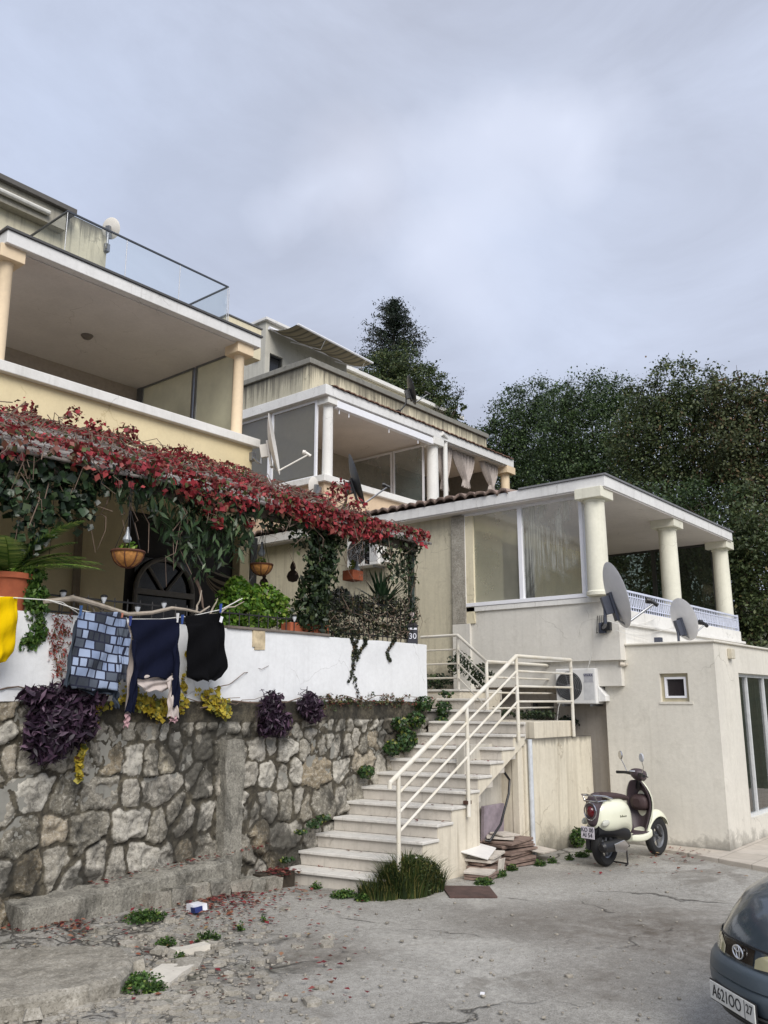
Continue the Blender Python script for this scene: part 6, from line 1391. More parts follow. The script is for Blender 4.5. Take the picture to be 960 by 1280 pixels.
cc = t.ramp(bk.outputs[0], [(0, '#2f343d'), (.36, '#2f343d'), (.37, '#7d8ba6'), (.62, '#7d8ba6'), (.63, '#4a515c'), (.74, '#4a515c'), (.75, '#8d9ab2')], 'CONSTANT'); cc = t.mix(bk.outputs['Fac'], cc, '#171b2e'); t.done(cc, .92, t.bump(t.noise(t.pos((9, 9, 3)), 1.6, 4, .55), .5, .03)); M['check'] = t.m
cloth('checked_shirt', 'blue and grey patchwork-checked shirt hung upside down on the line', 'shirt', [M['check'], fabric('slate_grey_cotton', '#39404a')], [(0, -.03, [(765, 100, 150, 0), (775, 97, 157), (800, 93, 159), (840, 89, 151), (852, 88, 147), (862, 92, 146)]), (0, -.045, [(772, 150, 158), (800, 149, 161), (830, 147, 160), (851, 147, 158)]), (1, .03, [(775, 96, 104), (820, 86, 94), (858, 79, 90)]), (1, .02, [(855, 88, 146), (868, 110, 147)]), (1, .0, [(862, 140, 147), (885, 142, 148)])], YC_)  # second fabric of the shirt is plain dark slate grey
cloth('navy_sweater', 'navy sweater with pale lining hung upside down, sleeves dangling', 'sweater', [fabric('navy_knit', '#0f1326'), fabric('cream_knit', '#b7aca6'), fabric('pink_cuff', '#b08f93')], [(0, -.03, [(774, 163, 226), (800, 166, 222), (840, 168, 222), (848, 171, 220)]), (1, .02, [(778, 158, 167), (820, 160, 170), (893, 156, 165)]), (1, -.01, [(842, 168, 220), (856, 172, 214), (864, 180, 208)]), (0, -.045, [(800, 164, 172), (840, 166, 174), (891, 158, 167)]), (0, -.045, [(800, 216, 223), (840, 217, 225), (884, 213, 223)]), (1, -.03, [(848, 209, 215), (897, 211, 223)]), (2, .0, [(892, 156, 163), (909, 155, 161)]), (2, -.02, [(893, 213, 222), (903, 213, 221)])], YC_, amp=.013)
bt = thing('black_shirt', 'black sleeveless top hanging rightmost on the line', 'top', P(256, 852, 'y', YC_))
cloth('cloth', '', '', [fabric('black_jersey', '#08080b')], [(0, -.02, [(766, 230, 277, 4), (780, 232, 281), (810, 235, 282), (835, 235, 283), (846, 236, 276), (851, 250, 268)])], YC_, parent=bt)
q = P(277, 774, 'y', YC_-.05); MB().box((q.x-.02, q.y, q.z-.035), (q.x+.015, q.y+.004, q.z+.03), rot=(0, .3, 0)).build('white_tag', M['pvc'], bt)
for px, py, cl, nm in ((101, 763, '#3a5a8a', 'blue clothes peg at the left shoulder of the checked shirt'), (152, 772, '#b0705a', 'reddish clothes peg at the right of the checked shirt'), (163, 776, '#2b3a7a', 'blue clothes peg on the left of the navy sweater'), (222, 772, '#d5d5d5', 'white clothes peg on the right of the navy sweater'), (228, 774, '#2f4a8a', 'blue clothes peg beside the white peg'), (276, 760, '#2f4a9a', 'blue clothes peg at the right of the black top')):
    q = P(px, py, 'y', YC_-.03); mb = MB().box((q.x-.008, q.y-.012, q.z-.05), (q.x+.006, q.y-.002, q.z+.045), rot=(0, .12, .2)).box((q.x-.006, q.y+.004, q.z-.05), (q.x+.008, q.y+.014, q.z+.045), rot=(0, -.05, .2)); tag(mb.build('clothes_peg', plain('peg_'+nm[:14].replace(' ', '_'), cl, .5)), nm, 'clothes peg', 'pegs on the clothes line')
# ================================================================ scooter (local: +X forward, +Y left, origin on the ground under the middle)
def scooter():
    T = thing('motor_scooter', 'cream motor scooter with brown seat and leg shield parked by the grey extension wall', 'scooter', (0, 0, 0))
    cr = plain('cream_paint', '#dcdcc6', .18, var=.02, bump=.02, **{'Coat Weight': .6}); br = plain('brown_plastic', '#463a3e', .5, var=.06); bs = plain('brown_seat', '#3f2e2e', .65, var=.1)
    bk_ = M['blackp']; ch = plain('chrome', '#c6c6c8', .12, 1.0, var=.02, bump=0)
    B = lambda mb, nm, m, p=T, **k: mb.build(nm, m, p, local=True, **k)
    wb, rw_ = 1.22, .235; xf, xrr = wb/2, -wb/2
    def wheel(x, nm, wd=.10):
        mb = MB().lathe((x, 0, rw_), [(.14, -wd*.4), (.17, -wd*.5), (.21, -wd*.48), (.23, -wd*.3), (rw_, -wd*.1), (rw_, wd*.1), (.23, wd*.3), (.21, wd*.48), (.17, wd*.5), (.14, wd*.4)], 40, axis='y', cap=False); w_ = B(mb, nm, M['rubber'])
        mb = MB().lathe((x, 0, rw_), [(.145, -.035), (.13, -.03), (.12, -.01), (.12, .01), (.13, .03), (.145, .035)], 32, axis='y', cap=False); 
        for k in range(5):
            a = k*2*math.pi/5; mb.box((x+.0, -.012, rw_-.018), (x+.13, .012, rw_+.018), rot=(0, a, 0), c=(x, 0, rw_))
        mb.lathe((x, 0, rw_), [(.001, -.05), (.04, -.05), (.04, .05), (.001, .05)], 20, axis='y'); B(mb, 'rim', M['metalg'], w_)
    wheel(xf, 'front_wheel', .10); wheel(xrr, 'rear_wheel', .12)
    # ring-lofted shells: list of (x, z centre, half width, half height, squareness)
    def loft(rings, n=24):
        rows = []
        for x, zc, hw, hh, e in rings:
            rows.append([(x, hw*math.copysign(abs(math.cos(a))**e, math.cos(a)), zc+hh*math.copysign(abs(math.sin(a))**e, math.sin(a))) for a in [2*math.pi*k/n for k in range(n)]])
        mb = MB().grid(rows, close=True); k = len(rows); mb.add(rows[0], [tuple(range(n))]); mb.add(rows[-1], [tuple(range(n))[::-1]]); return mb
    B(loft([(-.86, .56, .06, .10, .8), (-.83, .565, .12, .15, .75), (-.74, .565, .165, .185, .75), (-.58, .57, .195, .20, .75), (-.42, .575, .195, .195, .75), (-.28, .57, .175, .185, .75), (-.19, .52, .15, .17, .75), (-.14, .46, .12, .14, .8)]), 'rear_body', cr, subsurf=1)
    # dark wheel-arch underside
    B(loft([(-.84, .42, .09, .09, .8), (-.7, .43, .12, .10, .8), (-.4, .40, .14, .10, .8), (-.2, .33, .13, .08, .8)]), 'under_body', bk_, subsurf=1)
    # tail panel, lights, plate
    B(loft([(-.885, .62, .05, .13, .8), (-.86, .62, .095, .175, .8), (-.80, .64, .11, .19, .8), (-.74, .66, .10, .18, .8)]), 'tail_panel', br, subsurf=1)
    tl = B(loft([(-.92, .625, .02, .035, .9), (-.905, .625, .045, .055, .9), (-.87, .625, .062, .07, .9)]), 'tail_light', plain('red_lens', '#4f0c12', .15, var=.05, bump=0), subsurf=1)
    mb = MB().tube([(-.885, .088*math.cos(a), .63+.098*math.sin(a)) for a in np.linspace(-2.2, 5.0, 26)], .009, 8); B(mb, 'chrome_surround', ch, tl)
    for s_ in (1, -1): B(loft([(-.85, .50, .012, .02, .9), (-.80, .505, .04, .045, .9), (-.74, .51, .03, .03, .9)]).xform(Matrix.Translation((0, s_*.15, 0))), 'turn_signal', plain('clear_lens', '#b9b9ae', .1, var=.03), subsurf=1)
    fl = B(MB().prism([(-.80, -.07, .47), (-.80, .07, .47), (-.93, .06, .33), (-.93, -.06, .33)], (-.015, 0, -.012)), 'rear_mudguard', bk_, bevel=.004)
    pl = B(MB().box((-.965, -.095, .335), (-.955, .095, .467), rot=(0, 0, 0)), 'number_plate', plain('plate_white', '#cfc9cf', .4))
    for tx_, zz in (('KO 00', .430), ('AI 54', .372)): text('plate_text', tx_, .066, (-.967, 0, zz), (0, -1, 0), (0, 0, 1), plain('plate_ink', '#23232c', .5), pl, local=True)
    # seat and rack
    B(loft([(-.72, .79, .08, .03, .8), (-.68, .79, .115, .04, .75), (-.52, .79, .13, .042, .75), (-.34, .775, .125, .036, .75), (-.2, .755, .11, .034, .8), (-.12, .735, .08, .03, .8)]), 'seat', bs, subsurf=1)
    mb = MB()
    mb.tube([(-.60, .14, .765), (-.74, .135, .80), (-.90, .10, .815), (-.93, 0, .815), (-.90, -.10, .815), (-.74, -.135, .80), (-.60, -.14, .765)], .011, 8)
    mb.tube([(-.72, .13, .75), (-.86, .10, .745), (-.885, 0, .745), (-.86, -.10, .745), (-.72, -.13, .75)], .009, 8)
    for s_ in (.09, -.09): mb.tube([(-.90, s_, .81), (-.86, s_, .745), (-.75, s_*.8, .70)], .008, 6)
    B(mb, 'luggage_rack', ch)
    # engine, exhaust, stand
    B(loft([(-.80, .25, .03, .06, .8), (-.74, .25, .07, .09, .7), (-.5, .26, .08, .085, .7), (-.3, .28, .07, .06, .7)]).xform(Matrix.Translation((0, .12, 0))), 'transmission_case', plain('grey_cast', '#3b3b3e', .5, .4), subsurf=1)
    ex = B(loft([(-.95, .25, .035, .035, 1), (-.92, .25, .06, .06, 1), (-.60, .25, .068, .068, 1), (-.48, .25, .045, .045, 1), (-.35, .22, .02, .02, 1)]).xform(Matrix.Translation((0.03, -.16, 0))), 'exhaust', bk_)
    B(MB().prism([(-.74, -.236, .28), (-.52, -.236, .31), (-.42, -.236, .24), (-.50, -.236, .17), (-.70, -.236, .19)], (0, .02, 0)), 'heat_shield', ch, ex, bevel=.006)
    mb = MB()
    for s_ in (1, -1): mb.tube([(-.25, s_*.08, .22), (-.36, s_*.16, .015), (-.42, s_*.17, .01)], .010, 8)
    mb.tube([(-.36, .16, .02), (-.36, -.16, .02)], .009, 8); B(mb, 'stand', M['metald'])
    # floor board, leg shield
    B(loft([(-.20, .30, .15, .055, .5), (-.05, .27, .17, .05, .5), (.15, .27, .17, .05, .5), (.26, .31, .16, .06, .5)]), 'floor_board', cr, subsurf=1)
    B(MB().box((-.2, -.15, .318), (.24, .15, .335)), 'floor_mat', br, bevel=.006)
    sh = [(.24, .30, .13, .02), (.29, .45, .17, .03), (.33, .60, .205, .04), (.315, .74, .205, .045), (.28, .86, .15, .045), (.26, .93, .08, .04)]
    def shield(off, shrink, curve):
        rows = []
        for x, z, hw, cv in sh:
            h_ = hw*shrink; rows.append([(x+off-curve*(abs(k/8-1)**2.2)*.12+cv*.3, h_*(k/8-1), z) for k in range(17)])
        return MB().grid(rows)
    B(shield(.03, 1.0, 1.0), 'leg_shield', cr, solid=.02, subsurf=1); B(shield(-.0, .86, .9), 'inner_shield', br, solid=.02, subsurf=1)
    B(loft([(.17, .66, .05, .05, .8), (.19, .66, .11, .08, .7), (.24, .66, .13, .10, .7), (.31, .66, .14, .10, .7)]), 'glove_box', bs, subsurf=1)
    B(loft([(-.04, .40, .05, .10, .8), (.0, .37, .05, .08, .8)]), 'centre_tunnel', br)
    # front apron and mudguard
    B(loft([(.30, .60, .10, .26, .9), (.36, .60, .12, .25, .9), (.42, .60, .10, .22, .9), (.47, .58, .05, .16, .9)]), 'front_apron', cr, subsurf=1)
    rows = []
    for a in np.linspace(rad(20), rad(168), 16):
        rr_ = .275+.02*math.sin(a); hw = .075*(math.sin(a*.95)**.35); rows.append([(xf+rr_*math.cos(a)*(1-.10*abs(k/5-1)**3)-.0, hw*(k/5-1), rw_+.02+rr_*math.sin(a)*(1-.28*abs(k/5-1)**3)) for k in range(11)])
    B(MB().grid(rows), 'front_mudguard', cr, solid=.012, subsurf=1)
    B(MB().tube([(.33, 0, .85), (.47, .0, .45), (xf, .075, rw_)], .022, 8).tube([(.47, 0, .45), (xf, -.075, rw_)], .02, 8), 'fork', M['metald'])
    # handlebar group turned slightly to the left

    st_rot = Matrix.Translation((.27, 0, 0))@Matrix.Rotation(-.5, 4, 'Z')@Matrix.Translation((-.27, 0, 0))
    X_ = lambda mb: mb.xform(st_rot)
    hp = B(X_(loft([(.16, 1.02, .03, .03, .9), (.19, 1.01, .09, .055, .8), (.26, .99, .12, .085, .8), (.33, .98, .09, .075, .8), (.37, .98, .04, .04, .8)])), 'handlebar_cowl', br, subsurf=1)
    B(X_(loft([(.26, .92, .055, .06, .9), (.24, .86, .06, .05, .9)])), 'steering_neck', bk_)
    B(X_(MB().lathe((.20, 0, 1.045), [(.001, .0), (.06, .0), (.065, -.012)], 24, cap=False)).xform(Matrix.Identity(4)), 'speedometer', plain('dial_grey', '#b9bcc2', .25), hp)
    B(X_(loft([(.365, .985, .05, .05, 1), (.385, .985, .035, .035, 1)])), 'headlight', D.materials['clear_lens'], hp)
    mb = MB()
    for s_ in (1, -1): mb.tube([(.23, s_*.08, 1.00), (.20, s_*.22, 1.005), (.14, s_*.36, 1.0)], [.024, .018, .019], 10); mb.tube([(.25, s_*.16, 1.0), (.21, s_*.34, .985)], .006, 6)
    B(X_(mb), 'grips', bk_, hp)
    for s_ in (1, -1):
        mb = MB().tube([(.21, s_*.2, 1.01), (.20, s_*.26, 1.10), (.17, s_*.28, 1.17)], .006, 6); mr = B(X_(mb), 'mirror', ch)
        mb = MB().lathe((0, 0, 0), [(.001, -.012), (.048, -.012), (.055, 0), (.048, .008), (.001, .01)], 22, axis='x').xform(Matrix.Translation((.17, s_*.28, 1.215))); B(X_(mb), 'mirror_head', D.materials['dial_grey'] if s_ < 0 else ch, mr)
    text('emblem_text', 'Libertà', .04, (-.42, -.197, .57), (1, 0, 0), (0, 0, 1), plain('badge_dark', '#6a6a58', .4), T, local=True) if False else None
    mb = MB()
    for k in range(7): mb.box((-.52+k*.022, -.1965, .555), (-.508+k*.022, -.193, .567+.012*(k in (0, 2)) ))
    B(mb, 'side_script', plain('badge_dark', '#6a6a58', .4))
    return T
SCO = scooter(); a = P(754, 1085, 'z', 0); b = P(806, 1070, 'z', 0); dr_ = (b-a).normalized(); mid = a+dr_*.61
SCO.scale = (.95, 1.0, 1.05); SCO.location = (mid.x+.05, mid.y-.06, .01); SCO.rotation_euler = (0, 0, math.atan2(dr_.y, dr_.x)-.12)

# ================================================================ car (local: +X forward with the nose at 0, +Y its left)
def car():
    T = thing('parked_car', 'dark grey-blue hatchback car nosing into the picture at the lower right', 'car', (0, 0, 0))
    body = plain('dark_metallic', '#465059', .22, .35, var=.06, bump=.02, **{'Coat Weight': .8, 'Coat Roughness': .08}); Ltot, n = 4.05, 64
    # plan outlines at rising heights: z, nose x, tail x, half width, squareness
    R_ = [(.20, -.10, -3.95, .74, 2.9), (.30, -.02, -4.02, .79, 2.9), (.45, .0, -4.05, .82, 2.9), (.60, -.02, -4.05, .83, 2.9), (.68, -.04, -4.04, .83, 2.9), (.75, -.065, -4.02, .83, 2.7), (.84, -.13, -4.0, .81, 2.7), (.96, -.25, -3.98, .79, 2.8), (1.06, -.46, -3.96, .765, 2.9), (1.13, -.74, -3.94, .74, 3.1), (1.16, -.96, -3.93, .71, 3.3)]
    def ring(z, xa, xb, hw, e, m=n):
        xc, a_ = (xa+xb)/2, (xa-xb)/2; o_ = []
        for k in range(m):
            t_ = 2*math.pi*k/m; c_, s_ = math.cos(t_), math.sin(t_); o_.append((xc+a_*math.copysign(abs(c_)**(2/e), c_), hw*math.copysign(abs(s_)**(2/e), s_), z))
        return o_
    def surf(z):
        for i in range(len(R_)-1):
            if R_[i][0] <= z <= R_[i+1][0]:
                f = (z-R_[i][0])/(R_[i+1][0]-R_[i][0]); return [R_[i][j]*(1-f)+R_[i+1][j]*f for j in range(5)]
        return R_[-1]
    def S(y, z, off=0.0):
        """point on the nose surface at lateral y, height z"""
        _, xa, xb, hw, e = surf(z); xc, a_ = (xa+xb)/2, (xa-xb)/2; u_ = min(.999, abs(y)/hw); x = xc+a_*(1-u_**e)**(1/e)
        nx = (u_**e)**0; dx = (u_**(e-1))/hw*(-1 if y < 0 else 1)*a_*max(.02, (1-u_**e))**(1/e-1); N = Vector((1, dx, 0)).normalized(); return Vector((x, y, z))+N*off
    B = lambda mb, nm, m, p=T, **k: mb.build(nm, m, p, local=True, **k)
    rows = [ring(*r) for r in R_]; mb = MB().grid(rows, close=True); mb.add(rows[0], [tuple(range(n))[::-1]]); mb.add(rows[-1], [tuple(range(n))]); bo = B(mb, 'body', body, sharp=60)
    # greenhouse
    G = [(1.145, -.96, -3.9, .70, 3.6), (1.23, -1.2, -3.82, .665, 3.6), (1.34, -1.62, -3.68, .61, 3.4), (1.44, -1.95, -3.5, .55, 3.2)]
    rows = [ring(*r) for r in G]; B(MB().grid(rows, close=True), 'window_glass', plain('car_glass', '#14181b', .04, 0, var=.02, bump=0))
    rows = [ring(1.43, -1.92, -3.54, .56, 3.2), ring(1.47, -2.0, -3.46, .53, 3.2), ring(1.495, -2.25, -3.2, .42, 3)]; mb = MB().grid(rows, close=True); mb.add(rows[-1], [tuple(range(n))]); B(mb, 'roof', body)
    mb = MB()
    for s_ in (1, -1):
        mb.tube([(-.98, s_*.62, 1.10), (-1.62, s_*.56, 1.345), (-1.98, s_*.50, 1.45)], .028, 8); mb.tube([(-2.4, s_*.69, 1.10), (-2.4, s_*.55, 1.46)], .03, 8); mb.tube([(-3.85, s_*.58, 1.10), (-3.45, s_*.5, 1.44)], .05, 8)
    B(mb, 'pillars', body)
    # patch helper on the nose: outline sampled over (y,z)
    def patch(y0, y1, zlo, zhi, off, th, ny=18, nz=6):
        rows = []
        for i in range(ny+1):
            y = y0+(y1-y0)*i/ny; a_, b_ = zlo(y), zhi(y); rows.append([tuple(S(y, a_+(b_-a_)*j/nz, off)) for j in range(nz+1)])
        return MB().grid(rows)
    # bumper with a groove
    rows = []
    for i in range(41):
        y = -.82+1.64*i/40; rows.append([tuple(S(y, .22, -.01)), tuple(S(y, .30, .03)), tuple(S(y, .42, .05)), tuple(S(y, .475, .052)), tuple(S(y, .488, .040)), tuple(S(y, .50, .052)), tuple(S(y, .56, .048)), tuple(S(y, .592, .03)), tuple(S(y, .60, -.01))])
    bu = B(MB().grid(rows), 'bumper', plain('bumper_paint', '#48525a', .38, .2, var=.05), sharp=50)
    B(patch(-.45, .45, lambda y: .24, lambda y: .36, .045, 0), 'lower_grille', M['blackp'], bu)
    mb = MB()
    for k in range(4): mb.tube([tuple(S(-.44+.88*j/12, .255+k*.03, .05)) for j in range(13)], .006, 6)
    B(mb, 'grille_bars', M['frame_dark'], bu)
    gr = B(patch(-.30, .15, lambda y: .615+.02*abs(y), lambda y: .712-.12*y*y, .004, 0), 'front_grille', plain('brown_black_grille', '#241d18', .12, var=.1, bump=0))
    mb = MB().tube([tuple(S(-.62+1.24*j/24, .722-.12*(-.62+1.24*j/24)**2*.6, .004)) for j in range(25)], .006, 6); B(mb, 'bonnet_gap', M['blackp'])
    for s_ in (1, -1):
        B(patch(s_*.17, s_*.66, lambda y: .612+.03*max(0, (abs(y)-.17))/.49, lambda y: .612+.105*math.sin(math.pi*min(1, max(.0, (abs(y)-.15)/.56)))**.45+.010, .008, 0, 20, 8), 'headlight', plain('yellowed_lens', '#a59f80', .10, var=.10, bump=.02, **{'Coat Weight': 1.0}))
    # emblem: three interlocking ellipses
    mb = MB(); c0_ = S(0, .665, .016)
    def el(rx, rz, oz, r):
        mb.tube([(c0_.x+.002, rx*math.cos(a), c0_.z+oz+rz*math.sin(a)) for a in np.linspace(0, 2*math.pi, 25)], r, 6, cap=False)
    el(.058, .040, 0, .0048); el(.018, .039, 0, .0042); el(.040, .016, .020, .0042); B(mb, 'emblem', plain('bright_metal', '#dfe0e2', .15, .9, var=.02), gr)
    # plate
    pc = S(0, .38, .062); pl = B(MB().box((pc.x-.006, -.26, .318), (pc.x+.004, .26, .430)), 'number_plate', plain('plate_white2', '#cfcfca', .4), bevel=.004)
    B(MB().box((pc.x-.012, -.268, .31), (pc.x-.004, .268, .438)), 'plate_holder', M['blackp'], pl)
    ink = plain('plate_black', '#16171b', .5)
    text('plate_text', 'A621OO', .105, (pc.x+.005, -.055, .373), (0, 1, 0), (0, 0, 1), ink, pl, local=True, sx=.86); text('plate_text', '27', .075, (pc.x+.005, .205, .385), (0, 1, 0), (0, 0, 1), ink, pl, local=True)
    MBx = MB().box((pc.x+.0035, .150, .32), (pc.x+.006, .154, .428)); B(MBx, 'plate_line', ink, pl)
    # wipers and cowl
    B(patch(-.6, .6, lambda y: 1.146, lambda y: 1.158, .01, 0), 'cowl', M['blackp'])
    mb = MB()
    for y0_ in (-.45, .10): mb.tube([(-.96, y0_, 1.165), (-1.0, y0_+.08, 1.21), (-1.10, y0_+.52, 1.25)], [.016, .013, .008], 6); mb.box((-1.0, y0_-.03, 1.15), (-.93, y0_+.03, 1.20))
    B(mb, 'wiper', M['blackp'])
    for x in (-.78, -3.30):
        for s_ in (1, -1):
            w_ = B(MB().lathe((x, s_*.69, .285), [(.19, -.09), (.265, -.09), (.285, -.06), (.285, .06), (.265, .09), (.19, .09)], 36, axis='y', cap=False), 'wheel', M['rubber']); B(MB().lathe((x, s_*.69, .285), [(.001, -s_*-.07), (.06, s_*.085), (.17, s_*.06), (.195, s_*.08)], 30, axis='y', cap=False), 'rim', M['metalg'], w_)
            B(MB().lathe((x, s_*.72, .29), [(.295, -.06), (.325, -.06), (.325, .045), (.295, .045)], 36, axis='y', cap=False), 'wheel_arch', M['blackp'])
            B(MB().box((x-2.0 if False else -1.25, s_*.74, 1.08), (-1.05, s_*.90, 1.19)), 'door_mirror', body, bevel=.02) if x > -1 else None
    for s_ in (1, -1): B(patch(s_*.66, s_*.74, lambda y: .66, lambda y: .70, .012, 0, 4, 2), 'side_marker', plain('amber', '#b5762c', .2)) if False else None
    return T
CAR = car()
CS = .88; em = P(919, 1190, 'z', .665*CS); fdir = Vector((math.cos(rad(139)), math.sin(rad(139)), 0)); CAR.scale = (CS, CS, CS)
CAR.location = (em.x, em.y, 0); CAR.rotation_euler = (0, 0, math.atan2(fdir.y, fdir.x))

# ================================================================ trees
def tree(name, label, base, H_, clumps, nleaf, size, mat, seed, group=None, trunk_r=.18, ratio=.6, cat='tree', bare=0, top_ragged=.35, mat_bark=None):
    """clumps: list of (centre offset xyz, radius) ellipsoids; limbs grow from the trunk into each"""
    r_ = np.random.default_rng(seed); rr = random.Random(seed); t_ = thing(name, label, cat, base, group); b = Vector(base); mb = MB()
    top = b+Vector((rr.uniform(-.3, .3), rr.uniform(-.3, .3), H_*.8)); tp = [b+Vector((0, 0, -.4)), b.lerp(top, .3)+Vector((rr.uniform(-.25, .25), rr.uniform(-.25, .25), 0)), b.lerp(top, .65)+Vector((rr.uniform(-.3, .3), rr.uniform(-.3, .3), 0)), top]
    mb.tube(tp, [trunk_r, trunk_r*.75, trunk_r*.5, trunk_r*.15], 9); S_ = []; tot = sum(r[0]*r[1]*r[2] if hasattr(r, '__len__') else r**3 for _, r in clumps)
    for (c, r) in clumps:
        c = b+Vector(c); rv = np.array(r if hasattr(r, '__len__') else (r, r, r), float); k = int(nleaf*float(rv.prod())**(2/3)/sum(float(np.array(q if hasattr(q, '__len__') else (q, q, q), float).prod())**(2/3) for _, q in clumps))
        f = max(.15, min(.95, (c.z-b.z)/(H_*.8)-.25)); st0 = b.lerp(top, f); twig(mb, st0, c, trunk_r*.35, rr.randrange(9999), .15, 6)
        # sub-clumps on the surface make the light and dark masses
        m = max(8, k//60); cc, uu = blob(tuple(c), rv, m, r_, .72); 
        if bare:
            for q in range(min(m, bare)): twig(mb, c, Vector(cc[q])+Vector((0, 0, .35)), .012, rr.randrange(9999), .2, 5)
        for q in range(m):
            n_ = int(60*rr.uniform(.4, 1.5)); rs = rv.mean()*rr.uniform(.14, .36); p_ = cc[q]+r_.normal(size=(n_, 3))*np.array([rs, rs, rs*.75])*.6
            S_.append(leafmesh(p_, size, ratio, .25, np.tile(uu[q]*.6+np.array([0, 0, .5]), (n_, 1)), .35, rng=r_))
        p_, u_ = blob(tuple(c), rv*1.0, int(k*top_ragged*.3), r_, .9); S_.append(leafmesh(p_, size, ratio, .2, u_, .2, rng=r_))
    link('crown', fastmesh('crown', *join(S_)), mat, t_); mb.build('trunk', mat_bark or M['bark'], t_); return t_
def at(px, dist): q = polar(px, dist); q.z = float(hill_h(q.x, q.y)); return q
def crown_from_photo(base, dist, pts):
    """clump centres read off the skyline: (px, py, radius, depth offset)"""
    o_ = []
    for px, py, r, dd in pts:
        py += 7
        q = polar(px, 1); d = dist+dd; rv = ray(px, py); h = math.hypot(rv[0], rv[1]); c = Vector((rv[0]/h*d, rv[1]/h*d, EYE+rv[2]/h*d)); o_.append((tuple(c-Vector(base)), r))
    return o_
G1 = leafmat('dark_green_crown', [(0, '#2c3b24'), (.35, '#35482b'), (.7, '#42562f'), (.92, '#536a3b'), (1, '#667848')], .5, .2)
G2 = leafmat('olive_crown', [(0, '#334024'), (.4, '#41502d'), (.75, '#536038'), (.95, '#666e44'), (1, '#775f44')], .55, .2)
G3 = leafmat('autumn_crown', [(0, '#39432a'), (.5, '#4e5735'), (.85, '#61663f'), (.96, '#6e583e'), (1, '#7d5646')], .6, .2)
G4 = leafmat('conifer_needles', [(0, '#151f18'), (.5, '#1f2c20'), (.9, '#2d3d2a'), (1, '#3d4a33')], .6, .1)
grp = 'broadleaved trees behind the right-hand house'
specs = [
 ('dark green leafy tree rising just right of the middle house, leftmost of the row', 645, 31, G1, 10.5, [(628, 540, 1.0, 0), (650, 510, 1.1, 0), (670, 500, 1.0, .5), (640, 575, 1.3, 0), (680, 545, 1.4, 0), (618, 530, .45, 0), (660, 590, 1.2, 0), (695, 500, .9, 0), (690, 580, 1.2, 0)]),
 ('dense dark tree with a level top behind the big window house, second of the row', 735, 28, G1, 10.5, [(710, 505, 1.0, 0), (735, 498, 1.1, 0), (765, 495, 1.0, .4), (725, 545, 1.5, 0), (760, 545, 1.5, 0), (715, 590, 1.4, 0), (750, 590, 1.4, -.5), (785, 515, .9, 0), (790, 580, 1.3, 0)]),
 ('olive-toned tree with reddish tips and bare twigs, fullest of the row', 845, 24, G2, 10.8, [(815, 505, .9, 0), (845, 492, 1.1, 0), (872, 490, .9, 0), (830, 545, 1.4, 0), (868, 545, 1.4, 0), (800, 545, 1.0, 0), (830, 600, 1.3, 0), (870, 605, 1.3, 0), (890, 500, .7, 0), (850, 650, 1.1, .5)]),
 ('tree with brown autumn leaves and see-through crown at the right edge', 925, 23, G3, 10.2, [(900, 505, .7, 0), (925, 500, .9, 0), (955, 505, .9, 0), (910, 550, 1.1, 0), (945, 555, 1.3, 0), (985, 530, 1.2, 0), (930, 605, 1.1, 0), (965, 610, 1.2, 0), (1000, 600, 1.3, 0)]),
]
for i, (lab, px, dist, mt, H_, cl) in enumerate(specs):
    b = at(px, dist); tree('broadleaf_tree', lab, tuple(b), H_, crown_from_photo(b, dist, cl), 36000, .082, mt, 40+i, grp, .2, bare=(14 if i >= 2 else 5))
lowsp = [('dark undergrowth tree behind the terrace columns', 850, 21.5, G1, 7, [(800, 660, 1.2, 0), (840, 650, 1.2, 0), (880, 645, 1.1, 0), (825, 700, 1.2, 0), (870, 700, 1.2, 0), (905, 690, 1.0, 0), (790, 720, 1.2, 0), (850, 740, 1.2, 0)]),
         ('speckled green shrub tree rising right of the end column', 940, 20, G2, 6, [(925, 660, .8, 0), (955, 650, 1.0, 0), (930, 700, .9, 0), (965, 705, 1.0, 0), (935, 745, .9, 0), (970, 760, 1.0, 0), (1000, 720, 1.1, 0), (940, 790, .8, 0), (900, 740, .8, .5), (900, 785, .8, .5)]),
         ('dark tree filling the gap behind the big window roof', 690, 29, G1, 8, [(650, 600, 1.0, 1), (690, 610, 1.2, 0), (730, 610, 1.2, 0), (770, 620, 1.2, 0), (700, 570, 1.0, 0), (745, 575, 1.0, 0)])]
for i, (lab, px, dist, mt, H_, cl) in enumerate(lowsp):
    b = at(px, dist); tree('bushy_tree', lab, tuple(b), H_, crown_from_photo(b, dist, cl), 22000, .08, mt, 60+i, 'lower trees behind the right-hand house', .14, bare=4)
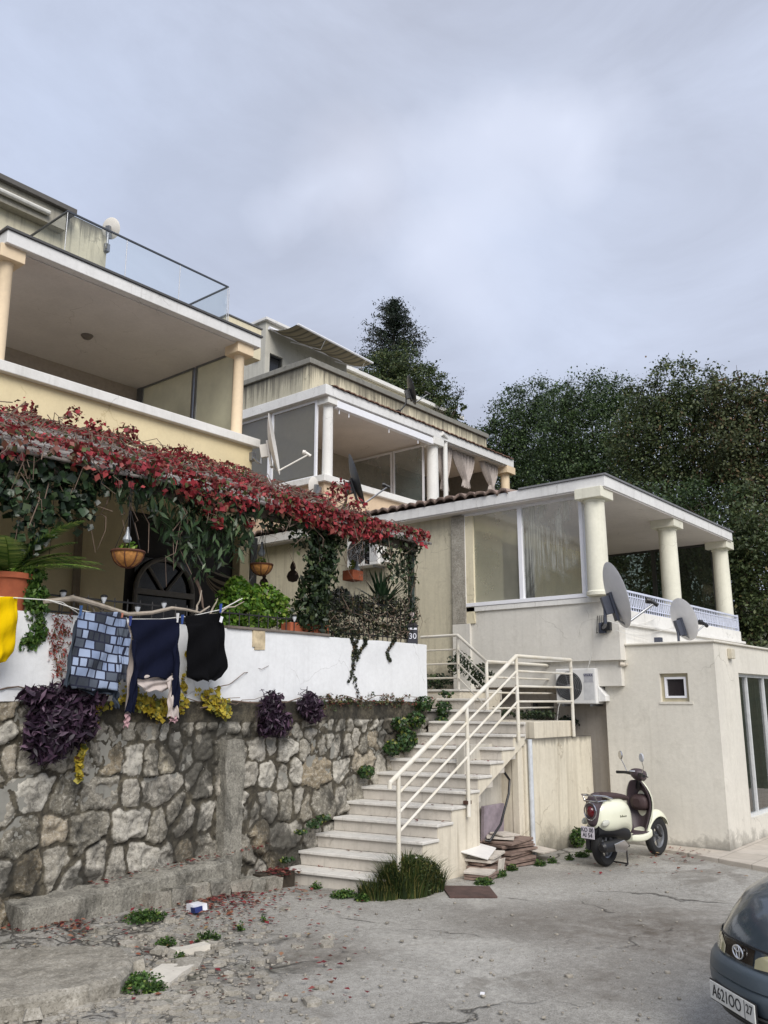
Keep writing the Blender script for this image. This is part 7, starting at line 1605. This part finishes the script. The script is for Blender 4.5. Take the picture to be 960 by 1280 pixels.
# conifer with drooping tiers
def conifer(label, px, dist, ptop, pbot, wbase, seed, nt=26):
    b = at(px, dist); rt_ = ray(px, ptop); h = math.hypot(rt_[0], rt_[1]); zt_ = EYE+rt_[2]/h*dist; rb_ = ray(px, pbot); zb_ = EYE+rb_[2]/math.hypot(rb_[0], rb_[1])*dist
    t_ = thing('conifer', label, 'tree', tuple(b)); mb = MB(); mb.tube([b-Vector((0, 0, .5)), (b.x, b.y, (b.z+zt_)/2), (b.x, b.y, zt_-.1)], [.3, .18, .02], 10); S_ = []; r_ = np.random.default_rng(seed); rr = random.Random(seed)
    for i in range(nt):
        f = i/(nt-1); z = zb_+(zt_-.15-zb_)*f; R0 = wbase*(1-f)**.75*(.85+.3*rr.random())+.10
        for k in range(11):
            az = rr.uniform(0, 2*math.pi); l = R0*rr.uniform(.55, 1.12); e_ = Vector((b.x+l*math.cos(az), b.y+l*math.sin(az), z+l*rr.uniform(-.05, .45)))
            mb.tube([(b.x, b.y, z), tuple((Vector((b.x, b.y, z))+e_)/2+Vector((0, 0, .05*l))), tuple(e_)], [.035*(1-f)+.008, .02, .005], 4); n_ = int(50+110*l*.6); t0 = r_.random((n_, 1))**.7
            p_ = np.array((b.x, b.y, z))*(1-t0)+np.array(e_)*t0+r_.normal(size=(n_, 3))*np.array([.11, .11, .07])*(.4+.8*t0); d_ = np.tile(np.array(e_)-np.array((b.x, b.y, z)), (n_, 1)); S_.append(leafmesh(p_, .10, .35, .1, np.tile([0, 0, 1.], (n_, 1)), .25, rng=r_))
    link('needles', fastmesh('needles', *join(S_)), G4, t_); mb.build('trunk', M['bark'], t_)
conifer('tall dark pointed conifer behind the middle house', 493, 31, 374, 560, 3.0, 5)
b = at(505, 28.5); tree('leafy_tree', 'rounded mid-green tree in front of the pointed conifer behind the middle house', tuple(b), 13, crown_from_photo(b, 28.5, [(478, 455, .75, 0), (500, 450, .8, 0), (520, 470, .8, 0), (540, 480, .7, 0), (462, 480, .7, 0), (495, 485, .9, 0), (530, 505, .8, 0), (558, 505, .55, 0), (572, 500, .3, 0), (565, 525, .5, 0), (470, 500, .8, 0), (510, 520, .9, 0)]), 26000, .08, leafmat('mid_green_crown', [(0, '#28361d'), (.4, '#3a4a28'), (.8, '#536338'), (1, '#747548')], .55, .2), 71, None, .16)
